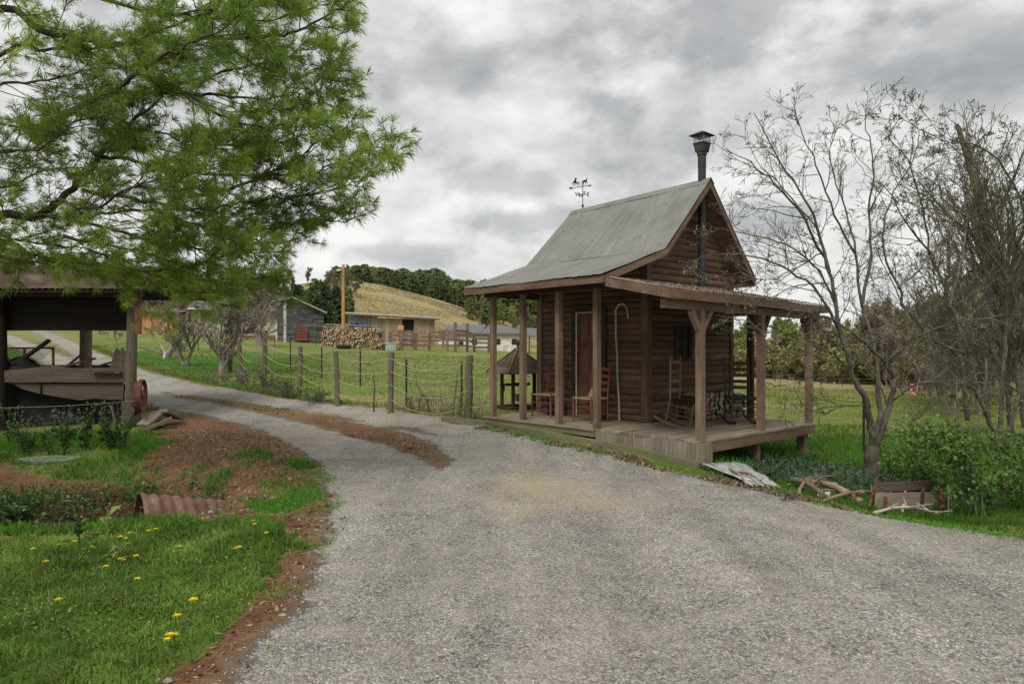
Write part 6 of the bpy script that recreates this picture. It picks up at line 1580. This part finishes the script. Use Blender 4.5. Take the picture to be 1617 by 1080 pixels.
# dead lower twigs of the pine hanging over the shed front
t=Tree(501); rs=t.rs; o_=dict(wig=.22,up=-.04,rmin=.003,kids=[0,4,3],len=[.6,.6,.5],ang=.7,seg=5)
for pts in ([(-80,455),(0,470),(90,500),(160,515),(230,505)],[(-60,430),(60,450),(120,475),(190,470)],[(-60,480),(20,520),(60,570),(95,610)],[(-40,500),(60,540),(70,575)],[(20,440),(120,448),(200,470),(260,452)]):
    P=smooth([at(px,py,9.4+.5*i/3) for i,(px,py) in enumerate(pts)],4); t.limb(P,.012,.003,5); t.along(P,.01,o_,3.2,.6,2,.1,.007)
c0=at(-80,455,9.4); t.b.xform(None,-c0); o=t.b.build('dead_bough',M['bark_gray'],None,tuple(c0)); tag(o,'tangle of bare gray dead twigs hanging in front of the open shed','branch')

# ------------------------------------------------------------------ green shrub, weeds
def leafshrub(name,label,stems,seed,size,mat,twmat,cat='shrub',dens=130,group=None):
    rs=np.random.default_rng(seed); g=stems[0][0]; root=thing(name,label,cat,tuple(g),0,group); b=MB(); C=[];S=[]
    for pts in stems:
        P=smooth(pts,4); b.tube(P,np.linspace(.011,.003,len(P)),5,cap=False)
        seg=np.linalg.norm(np.diff(P,axis=0),axis=1).sum(); k=int(seg*dens)
        for f in rs.uniform(.12,1,k):
            x=f*(len(P)-1); i=min(int(x),len(P)-2); q=P[i]+(P[i+1]-P[i])*(x-i); C.append(q+rs.normal(0,.07+.04*(1-f),3)); S.append(np.clip(.1+.6*f+rs.normal(0,.15),0,1))
    b.xform(None,-g); b.build('stems',M[twmat],root); lf=MB(); C=np.array(C)-g; leaves(lf,C,rs.uniform(.6,1.35,len(C))*size,rs,np.array(S),1.8,up=.2); lf.build('foliage',M[mat],root); return root
st=[]
rs=np.random.default_rng(12); bs=G(1560,812)
for k in range(44):
    b0=bs+[rs.uniform(-.75,1.4),rs.uniform(-.5,.9),0]; b0[2]=H1(b0[0],b0[1]); a=rs.uniform(-.6,.6); L=rs.uniform(.35,.92)*(1.1 if b0[0]>bs[0]-.3 else .9)
    dx=float(np.clip(rs.normal(-.25,.4),-.65,.4)); dy=rs.normal(0,.3); st.append([b0,b0+[dx*.25*L,dy*.2*L,.5*L],b0+[dx*.7*L,dy*.6*L,.85*L],b0+[dx*1.2*L,dy*L,.85*L]])
for (x1,y1) in ((1420,676),(1440,690),(1470,672),(1500,680)):
    e=at(x1,y1,bs[1]-.1); st.append([bs+[-.2,0,0],bs+(e-bs)*.45+[0,0,.25],bs+(e-bs)*.8+[0,0,.12],e])
leafshrub('leafy_shrub','dense bright green leafy shrub at the right edge beside the plank wall',st,31,.031,'shrub','bark_twig',dens=210)
st=[[G(1565,800),at(1530,720,8.0),at(1500,640,8.1),at(1480,590,8.2)],[G(1568,802),at(1545,740,8.0),at(1520,690,8.0),at(1512,640,8.1)],[G(1560,800),at(1520,700,8.2),at(1510,600,8.4),at(1512,560,8.4)]]
m=MB()
for s_ in st: P=smooth(s_,4); m.tube(P,np.linspace(.012,.004,len(P)),5,cap=False)
o=m.build('bare_sapling',M['bark_gray'],None,tuple(st[0][0])); tag(o,'few bare whippy stems rising out of the green shrub','sapling')

# ------------------------------------------------------------------ grass
def blades(name,label_kind,pts,h,w,mat,rs,shade=None,lean=.35,kind='stuff',parent=None):
    pts=np.asarray(pts,float); n=len(pts); z=H(pts[:,0],pts[:,1]); h=np.broadcast_to(h,(n,)); w=np.broadcast_to(w,(n,))
    B0=np.stack([pts[:,0],pts[:,1],z-.01],1); a=rs.uniform(0,6.283,n); l=np.abs(rs.normal(0,lean,n)); b=rs.uniform(0,6.283,n)
    dirv=np.stack([np.cos(b)*l,np.sin(b)*l,np.ones(n)],1); dirv/=np.linalg.norm(dirv,axis=1)[:,None]
    side=np.stack([np.cos(a),np.sin(a),np.zeros(n)],1); H_=h[:,None]; W_=w[:,None]
    mid=B0+dirv*H_*.55; tip=B0+dirv*H_+np.stack([np.cos(b)*l,np.sin(b)*l,-l*.6],1)*H_*.45
    V=np.stack([B0-side*W_*.5,B0+side*W_*.5,mid+side*W_*.42,tip,mid-side*W_*.42],1).reshape(-1,3)
    sh=rs.random(n) if shade is None else shade
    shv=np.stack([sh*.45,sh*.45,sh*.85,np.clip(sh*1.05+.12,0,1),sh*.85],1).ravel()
    m=MB(); m.add(V,np.arange(n*5).reshape(-1,5),None,shv); o=m.build(name,M[mat]); o['kind']=kind; return o
rs=np.random.default_rng(5)
def sample(x0,x1,y0,y1,n): return np.stack([rs.uniform(x0,x1,n),rs.uniform(y0,y1,n)],1)
def mk_(P): return masks(P[:,0],P[:,1])
# lawn in the foreground: clumpy density and height
P=sample(-6.5,-.8,2.3,6.35,170000); gr,dm,tn,sd,lu=mk_(P); cl=fbm(P[:,0]*3.2,P[:,1]*3.2,81); l=-sdpoly(P[:,0],P[:,1],LAWN)
near=np.clip(3.4/P[:,1],.35,1)
keep=(gr<.4)&(((l>0)|((dm<.5)&(rs.random(len(P))<.6))))&(rs.random(len(P))<np.clip(cl*1.5,.2,1)*near**.5)&(P[:,0]>-.80*P[:,1]-.3)&(P[:,0]<-.2*P[:,1])
P=P[keep]; cl=cl[keep]; tall=sstep(.5,.68,fbm(P[:,0]*1.4,P[:,1]*1.4,83))
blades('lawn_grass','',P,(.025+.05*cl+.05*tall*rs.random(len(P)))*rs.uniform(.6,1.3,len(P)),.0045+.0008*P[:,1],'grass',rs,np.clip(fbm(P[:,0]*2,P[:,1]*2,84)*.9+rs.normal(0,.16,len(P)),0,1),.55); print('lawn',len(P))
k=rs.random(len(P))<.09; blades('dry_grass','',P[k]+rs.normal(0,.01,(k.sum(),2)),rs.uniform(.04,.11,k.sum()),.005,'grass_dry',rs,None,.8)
# ragged shoulder clumps
Q0=sample(-3.0,-.9,2.3,9,26000); gr,dm,tn,sd,lu=mk_(Q0); cl=fbm(Q0[:,0]*2.6+9,Q0[:,1]*2.6,85)
k=(gr<.8)&(dm>.2)&(cl>.54); blades('shoulder_grass','',Q0[k],rs.uniform(.02,.07,k.sum()),.006,'grass',rs,None,.7)
# bank between the ditch and the shed
P=sample(-11,-1.6,6.0,13.2,120000); gr,dm,tn,sd,lu=mk_(P); cl=fbm(P[:,0]*1.6,P[:,1]*1.6,86)
keep=(gr<.3)&((dm<.45)|((cl>.67)&(rs.random(len(P))<.5)))&(rs.random(len(P))<np.clip(cl*1.3,.2,1))&(P[:,1]<12.3+0*P[:,0])
Hz_=H(P[:,0],P[:,1]); keep&=(rs.random(len(P))<np.where(Hz_<-.5,.3,1)); ditch_shade=sstep(-.1,-.6,Hz_)
P=P[keep]; cl=cl[keep]; ditch_shade=ditch_shade[keep]; dk=ditch_shade>rs.uniform(.25,.8,len(P)); cc=np.clip(fbm(P[:,0]*1.1,P[:,1]*1.1,87)*.8+rs.normal(0,.15,len(P)),0,1); hh=(.05+.13*cl)*rs.uniform(.5,1.2,len(P))  # deeper grass picked for a darker tone, painting the ditch's shade
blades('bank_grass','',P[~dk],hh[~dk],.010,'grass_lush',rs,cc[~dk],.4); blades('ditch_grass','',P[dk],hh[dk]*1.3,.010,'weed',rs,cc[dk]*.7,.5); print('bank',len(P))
P=sample(-11,-2,6.3,12.8,16000); gr,dm,tn,sd,lu=mk_(P); k=(gr<.3)&(fbm(P[:,0]*2,P[:,1]*2,89)>.5); blades('dry_grass','',P[k],rs.uniform(.05,.13,k.sum()),.006,'grass_dry',rs,None,.9)
# right of the cabin
P=sample(2.6,12,6.0,17,110000); gr,dm,tn,sd,lu=mk_(P); d=P-CO[:2]; tt=d@B_[:2]; ss=d@A_[:2]
under=(tt>-.15)&(tt<3.9)&(ss>-.05)&(ss<4.8); dist=np.hypot(P[:,0]-2,P[:,1]); cl=fbm(P[:,0]*1.3,P[:,1]*1.3,88)
keep=(gr<.3)&~((under)&(ss>.8))&(rs.random(len(P))<np.clip(cl*1.6-.15,.1,1)*np.clip(1.5-P[:,1]/14,.25,1))
P=P[keep]; cl=cl[keep]; strip=np.exp(-((P[:,1]-11.3)/2.)**2)
blades('meadow_grass','',P,(.04+.10*cl+.10*strip)*rs.uniform(.5,1.2,len(P)),.011,'grass_lush',rs,np.clip(cl*.45+strip*.45+rs.normal(0,.12,len(P)),0,1),.35); print('right',len(P))
# weeds in the hollow between porch and tree; blue-gray tone paints in their shade
P=np.stack([rs.normal(4.7,.75,9000),rs.normal(10.0,.65,9000)],1); m=MB(); Z=H(P[:,0],P[:,1])+np.abs(rs.normal(0,.05,len(P))); leaves(m,np.stack([P[:,0],P[:,1],Z],1),rs.uniform(.02,.05,len(P)),rs,rs.random(len(P))); o=m.build('ground_weeds',M['weed_shaded']); o['kind']='stuff'
# pasture
P=sample(-12,26,13,48,130000); a=(P[:,0]/P[:,1]); gr,dm,tn,sd,lu=mk_(P)
keep=(gr<.2)&(a<.78)&(a>-.72)&(rs.random(len(P))<np.clip(16/P[:,1],.1,1)*np.clip(fbm(P[:,0]*.7,P[:,1]*.7,90)*1.6-.2,.05,1)); P=P[keep]
blades('pasture_grass','',P,rs.uniform(.03,.09,len(P))*np.clip(P[:,1]/18,.8,1.7),.010*np.clip(P[:,1]/14,1,3),'grass_field',rs,np.clip(fbm(P[:,0]*.8,P[:,1]*.8,91)+rs.normal(0,.2,len(P)),0,1),.6); print('pasture',len(P))
# left orchard grass
P=sample(-30,-5,14,40,60000); gr,dm,tn,sd,lu=mk_(P); k=(gr<.2)&(P[:,0]/P[:,1]<-.28)&(P[:,0]/P[:,1]>-.8)&(rs.random(len(P))<np.clip(14/P[:,1],.1,1)); P=P[k]
blades('orchard_grass','',P,rs.uniform(.04,.12,len(P)),.022,'grass_lush',rs,np.clip(fbm(P[:,0]*.6,P[:,1]*.6,92)*.7+rs.normal(0,.15,len(P)),0,1),.5)
# rough dry and green verge under the rope fence
FL=[tuple(G(*p)[:2]) for p in [(340,612),(400,622),(470,636),(540,648),(620,659),(700,668),(765,668)]]
P=[];
for (ax,ay),(bx,by) in zip(FL[:-1],FL[1:]):
    n=int(2600*np.hypot(bx-ax,by-ay)/3); f=rs.random(n); P.append(np.stack([ax+(bx-ax)*f,ay+(by-ay)*f],1)+rs.normal(0,.28,(n,2))+[.05,.25])
P=np.concatenate(P); gr,dm,tn,sd,lu=mk_(P); P=P[gr<.45]; c=fbm(P[:,0]*1.5,P[:,1]*1.5,93); dry=c>.5
blades('verge_grass','',P[~dry],rs.uniform(.05,.2,(~dry).sum()),.012,'grass_lush',rs,None,.5); blades('dry_verge_grass','',P[dry],rs.uniform(.05,.18,dry.sum()),.008,'grass_dry',rs,rs.random(dry.sum())*.8,.8)
# verge litter in front of the porch and along the right edge of the gravel
EDG=[tuple(G(*p)[:2]) for p in [(760,676),(860,697),(950,716),(1040,736),(1110,752),(1180,768),(1245,785),(1330,803),(1400,817),(1500,834),(1617,852)]]
P=[]
for i,((ax,ay),(bx,by)) in enumerate(zip(EDG[:-1],EDG[1:])):
    n=int(1500*np.hypot(bx-ax,by-ay)); f=rs.random(n); P.append(np.stack([ax+(bx-ax)*f,ay+(by-ay)*f],1)+rs.normal(0,.085,(n,2))+[.03,.04])
P=np.concatenate(P); c=fbm(P[:,0]*3,P[:,1]*3,94); k1=(c>.53)|(P[:,0]>3.6); P1=P[k1]; P2=P[~k1]
blades('verge_grass','',P1[rs.random(len(P1))<.6],.03+.05*rs.random((rs.random(1)*0+1).size and 1),.007,'grass_lush',rs,None,.8) if False else None
s_=rs.random(len(P1))<.55; blades('verge_grass','',P1[s_],rs.uniform(.02,.075,s_.sum()),.007,'grass_lush',rs,None,.8)
Z=H(P2[:,0],P2[:,1])+.012; m=MB(); leaves(m,np.stack([P2[:,0],P2[:,1],Z],1),rs.uniform(.012,.035,len(P2)),rs,rs.random(len(P2)),2.5,flat=.9); o=m.build('leaf_litter',M['deadleaf']); o['kind']='stuff'
P=sample(-6.0,-1.2,2.6,12.5,34000); gr,dm,tn,sd,lu=mk_(P); k=(dm>.4)&(gr<.35)&(rs.random(len(P))<.22); P=P[k]; Z=H(P[:,0],P[:,1])+.006; m=MB(); leaves(m,np.stack([P[:,0],P[:,1],Z],1),rs.uniform(.008,.026,len(P)),rs,rs.random(len(P)),2.8,flat=.95); o=m.build('leaf_litter',M['deadleaf']); o['kind']='stuff'
# centre strip of the far drive
P=[]
for (ax,ay),(bx,by) in zip(TRACK1[3:-3],TRACK1[4:-2]):
    n=int(420*np.hypot(bx-ax,by-ay)); f=rs.random(n); nx_,ny_=(by-ay),-(bx-ax); L=np.hypot(nx_,ny_); off=-.98+0*f+rs.normal(0,.17,n); P.append(np.stack([ax+(bx-ax)*f-nx_/L*off*-1,ay+(by-ay)*f-ny_/L*off*-1],1))
P=np.concatenate(P); 
gr,dm,tn,sd,lu=mk_(P); P=P[gr<.5]; k=rs.random(len(P))<np.clip((-P[:,0]-1)/6,.15,.9); blades('strip_grass','',P[k],rs.uniform(.03,.08,k.sum()),.012,'grass_field',rs,None,.6); blades('strip_litter','',P[~k],rs.uniform(.02,.05,(~k).sum()),.012,'deadleaf',rs,rs.random((~k).sum()),1.1)
# hill grass
P=sample(-62,12,112,152,30000); k=fbm(P[:,0]*.12,P[:,1]*.2,95)>.40; P=P[k]; blades('hill_grass','',P,rs.uniform(.08,.24,len(P)),.14,'grass_dry',rs,rs.random(len(P))*.8,.6)
# loose stones on the drive
P=sample(-3.2,5.6,2.4,11,30000); gr,dm,tn,sd,lu=mk_(P); dn=np.clip(5/P[:,1],.1,1)*.55; k=(gr>.15)&(rs.random(len(P))<dn)&(np.abs(P[:,0]/P[:,1])<.82); P=P[k]; n=len(P)
oct_=np.array([[1,0,0],[0,1,0],[-1,0,0],[0,-1,0],[0,0,.8],[0,0,-.8]],float); Fo=np.array([[0,1,4],[1,2,4],[2,3,4],[3,0,4],[1,0,5],[2,1,5],[3,2,5],[0,3,5]])
sz=rs.uniform(.004,.0105,n)**1.0*(1+.8*(rs.random(n)<.03)); sz*=.8; V=oct_[None]*sz[:,None,None]*rs.uniform(.6,1.25,(n,6,1)); a=rs.uniform(0,6.28,n); ca_,sa_=np.cos(a)[:,None],np.sin(a)[:,None]
V=np.stack([V[:,:,0]*ca_-V[:,:,1]*sa_*.7,V[:,:,0]*sa_+V[:,:,1]*ca_*.7,V[:,:,2]],-1)+np.stack([P[:,0],P[:,1],H(P[:,0],P[:,1])+sz*.35],1)[:,None]
m=MB(); m.add(V.reshape(-1,3),(np.arange(n)[:,None,None]*6+Fo[None]).reshape(-1,3),None,np.repeat(np.clip(rs.normal(.5,.28,n),0,1),6)); o=m.build('loose_gravel',M['pebble']); o['kind']='stuff'; print('stones',n)

P=sample(-6.5,-1.2,2.6,12.5,16000); gr,dm,tn,sd,lu=mk_(P); k=(dm>.35)&(gr<.6)&(rs.random(len(P))<.55); P=P[k]; n=len(P); sz=rs.uniform(.005,.018,n)*(1+1.2*(rs.random(n)<.05))
V=oct_[None]*sz[:,None,None]*rs.uniform(.6,1.25,(n,6,1))+np.stack([P[:,0],P[:,1],H(P[:,0],P[:,1])+sz*.3],1)[:,None]
m=MB(); m.add(V.reshape(-1,3),(np.arange(n)[:,None,None]*6+Fo[None]).reshape(-1,3),None,np.repeat(rs.random(n),6)); o=m.build('soil_clods',M['clod']); o['kind']='stuff'
# ditch weeds: broad leaved ground plants
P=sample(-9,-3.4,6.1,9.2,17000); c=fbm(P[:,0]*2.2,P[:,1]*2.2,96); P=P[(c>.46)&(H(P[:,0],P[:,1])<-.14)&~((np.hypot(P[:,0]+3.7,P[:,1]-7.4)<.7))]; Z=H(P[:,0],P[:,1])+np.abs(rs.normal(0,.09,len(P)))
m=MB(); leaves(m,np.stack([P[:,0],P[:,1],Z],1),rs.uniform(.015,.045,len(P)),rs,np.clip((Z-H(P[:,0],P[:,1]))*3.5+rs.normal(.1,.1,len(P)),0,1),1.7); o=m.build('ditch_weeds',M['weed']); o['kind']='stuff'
# clover leaves in the lawn
P=sample(-5.0,-1.1,2.5,6.0,16000); l=-sdpoly(P[:,0],P[:,1],LAWN); c=fbm(P[:,0]*1.7,P[:,1]*1.7,97); P=P[(l>.05)&(c>.5)]; Z=H(P[:,0],P[:,1])+rs.uniform(.01,.05,len(P))
m=MB(); leaves(m,np.stack([P[:,0],P[:,1],Z],1),rs.uniform(.009,.02,len(P)),rs,rs.random(len(P)),1.1,flat=.6); o=m.build('clover',M['grass']); o['kind']='stuff'
# weeds with pale seed heads against the dark shed, each plant its own
def seedweed(seed,h):
    r_=np.random.default_rng(seed); root=thing('seed_weed','','weed',(0,0,0)); b=MB(); s=MB(); C=[]
    for k in range(5):
        a=r_.uniform(0,6.3); d=np.array([cos(a)*.22,sin(a)*.22,1]); P=[np.zeros(3)]; 
        for i in range(6): d=d+r_.normal(0,.06,3); d/=np.linalg.norm(d); P.append(P[-1]+d*h*r_.uniform(.12,.17))
        b.tube(P,np.linspace(.004,.002,7),3,cap=False)
        for i in range(15): C.append(P[min(6,int(r_.integers(0,4)))]+r_.normal(0,.03,3))
        for q in (5,6): leaves(s,P[q]+r_.normal(0,.010,(5,3)),.013,r_,r_.random(5),1.2)
    leaves(b,np.array(C),r_.uniform(.02,.06,len(C)),r_,r_.random(len(C))*.8)
    b.build('stem',M['weed'],root); s.build('seed_head',M['seed'],root); return root
SWP=[seedweed(700+i,[.75,.6,.5][i]) for i in range(3)]; first3=[True]*3
for i in range(26):
    px=R_.uniform(-10,215); yb=R_.uniform(695,724) if px<120 else R_.uniform(690,716); g=G(px,yb); k=i%3; s=R_.uniform(.7,1.25)
    if px>110 and px<200: s*=1.1
    lab='tall thin weed with pale seed heads in front of the open shed'; grp='seed-headed weeds below the shed'
    if first3[k]: first3[k]=False; SWP[k].location=tuple(g); SWP[k].scale=(s,s,s); tag(SWP[k],lab,'weed',grp)
    else: dup(SWP[k],tuple(g),R_.uniform(0,6),s,lab,grp)
# broadleaf plants
def broad(name,label,g,h,n,size,seed,mat='weed'):
    r_=np.random.default_rng(seed); m=MB()
    for k in range(n):
        a=r_.uniform(0,6.28); f=r_.uniform(.15,1); c=np.array([0,0,h*f*.7]); d=np.array([cos(a),sin(a),r_.uniform(.2,.9)]); d/=np.linalg.norm(d); L=size*r_.uniform(.7,1.2); sd=np.cross(d,[0,0,1]); sd/=np.linalg.norm(sd)
        V=[c,c+d*L*.5+sd*L*.20+[0,0,.02],c+d*L-[0,0,L*.15],c+d*L*.5-sd*L*.20+[0,0,.02]]; m.add(V,[[0,1,2,3]],None,r_.random())
    m.tube([(0,0,-.02),(0,0,h*.8)],.006,4,sh=.6); o=m.build(name,M[mat]); o.location=tuple(g); return tag(o,label,'weed')
broad('broadleaf_weed','pale young broadleaf plant standing above the dandelions in the middle of the lawn',G(190,890),.16,12,.10,1,'bud_green')
broad('broadleaf_weed','forked pale green weed standing in the ditch left of the culvert',G(170,846)+[0,0,-.1],.42,10,.16,2,'bud_green')
broad('broadleaf_weed','feathery green weed at the ditch edge left of the forked one',G(125,858),.26,16,.12,3)
broad('broadleaf_weed','dark grassy tuft at the far left of the ditch',G(25,838),.34,40,.2,4)
broad('broadleaf_weed','small rosette at the gravel edge under the branch pile',G(1240,790),.07,12,.09,5)
broad('broadleaf_weed','leafy rosette in the shade right of the corrugated sheet',G(1215,758),.12,16,.13,6)
# dandelions
def dandelion(seed,h,r):
    r_=np.random.default_rng(seed); root=thing('dandelion','','dandelion',(0,0,0)); m=MB(); m.tube([(0,0,-.02),(.004,0,h*.6),(0,.003,h)],.0022,5); m.build('stem',M['grass'],root)
    m=MB()
    for ring,(n,rr,up) in enumerate([(22,1,.25),(18,.75,.55),(12,.5,.9)]):
        for k in range(n):
            a=k/n*6.283+ring*.2; d=np.array([cos(a),sin(a),up*.6+r_.normal(.05,.12)]); L=r*rr*r_.uniform(.65,1.0); sd=np.array([-sin(a),cos(a),0])*r*.14; c=np.array([0,0,h]); m.add([c-sd*.5,c+d*L-sd,c+d*L*1.05,c+d*L+sd],[[0,1,2,3]],None,r_.random())
    m.build('flower_head',M['yellow'],root); return root
DP=[dandelion(i,.07,.021) for i in range(3)]; fd=[True]*3
DL=[(118,862,1),(190,857,1.2),(205,848,1),(235,846,1.1),(246,843,1.1),(145,866,.7),(92,863,.7),(52,874,1),(72,897,1.1),(198,857,1),(283,869,.9),(167,905,1.1),(190,891,1),(215,889,1.2),(195,891,.9),(217,926,1.1),(92,962,1.2),(305,968,1.5),(279,989,1.2),(268,1022,1.3),(276,1018,1.1),(264,1026,1.1),(378,875,1.2),(372,874,1),(400,828,1),(402,834,1),(429,816,.8),(421,850,1.1),(396,853,.7),(150,866,.6)]
RL=[(1360,757,.8),(1384,761,.9),(1390,765,.8),(1340,765,.8),(1330,759,.7),(1350,750,.7),(1400,758,.7),(1245,770,.7),(1330,762,.8)]
for i,(px,py,s) in enumerate(DL+RL):
    left=i<len(DL); g=G(px,py+ (6 if left else 3)); k=i%3; s*=1.0 if left else 1.3
    lab='yellow dandelion in flower in the foreground lawn by the red shoulder' if left else 'small yellow dandelion in the grass round the gray tree'
    grp='dandelions in the foreground lawn' if left else 'dandelions round the gray tree'
    if fd[k]: fd[k]=False; DP[k].location=tuple(g); DP[k].scale=(s,)*3; tag(DP[k],lab,'dandelion',grp)
    else: dup(DP[k],tuple(g),R_.uniform(0,6),s,lab,grp); 
# brushy dead shrubs along the rope fence
def lowbrush(name,label,px,py,h,seed,n=7,bud='bud_olive'):
    g=G(px,py); t=Tree(seed); o_=dict(wig=.2,up=.02,rmin=.003,kids=[7,4],len=[.5,.5],ang=.75,seg=4,clear=.1)
    for k in range(n):
        a=t.rs.uniform(0,6.3); t.grow((t.rs.normal(0,.12),t.rs.normal(0,.1),-.02),(cos(a)*.6,sin(a)*.6,1),h,.010,0,2,o_)
    root=thing(name,label,'bush',tuple(g)); t.b.build('stems',M['bark_twig'],root); N=np.array(t.nodes); lf=MB(); C=N[::2]+t.rs.normal(0,.02,(len(N[::2]),3)); leaves(lf,C,t.rs.uniform(.01,.03,len(C)),t.rs,t.rs.random(len(C))); lf.build('foliage',M[bud],root)
lowbrush('low_bush','low brown brush at the foot of the first two rope fence posts',392,612,.55,801,9,'bud_brown')
lowbrush('low_bush','dark green low bush at the foot of the second rope fence post',420,614,.40,802,9,'con_dark')
lowbrush('low_bush','twiggy dull bush by the third rope fence post',462,628,.45,803,10,'weed')
lowbrush('low_bush','dull twiggy bush between the third and fourth rope fence posts',500,636,.40,804,9,'weed')
lowbrush('low_bush','dry brush clump behind the twin-trunked fruit tree base',345,604,.35,805,8,'bud_brown')
lowbrush('low_bush','wispy brush growing under the ropes beside the leaning stick',660,652,.5,806,6,'bud_brown')
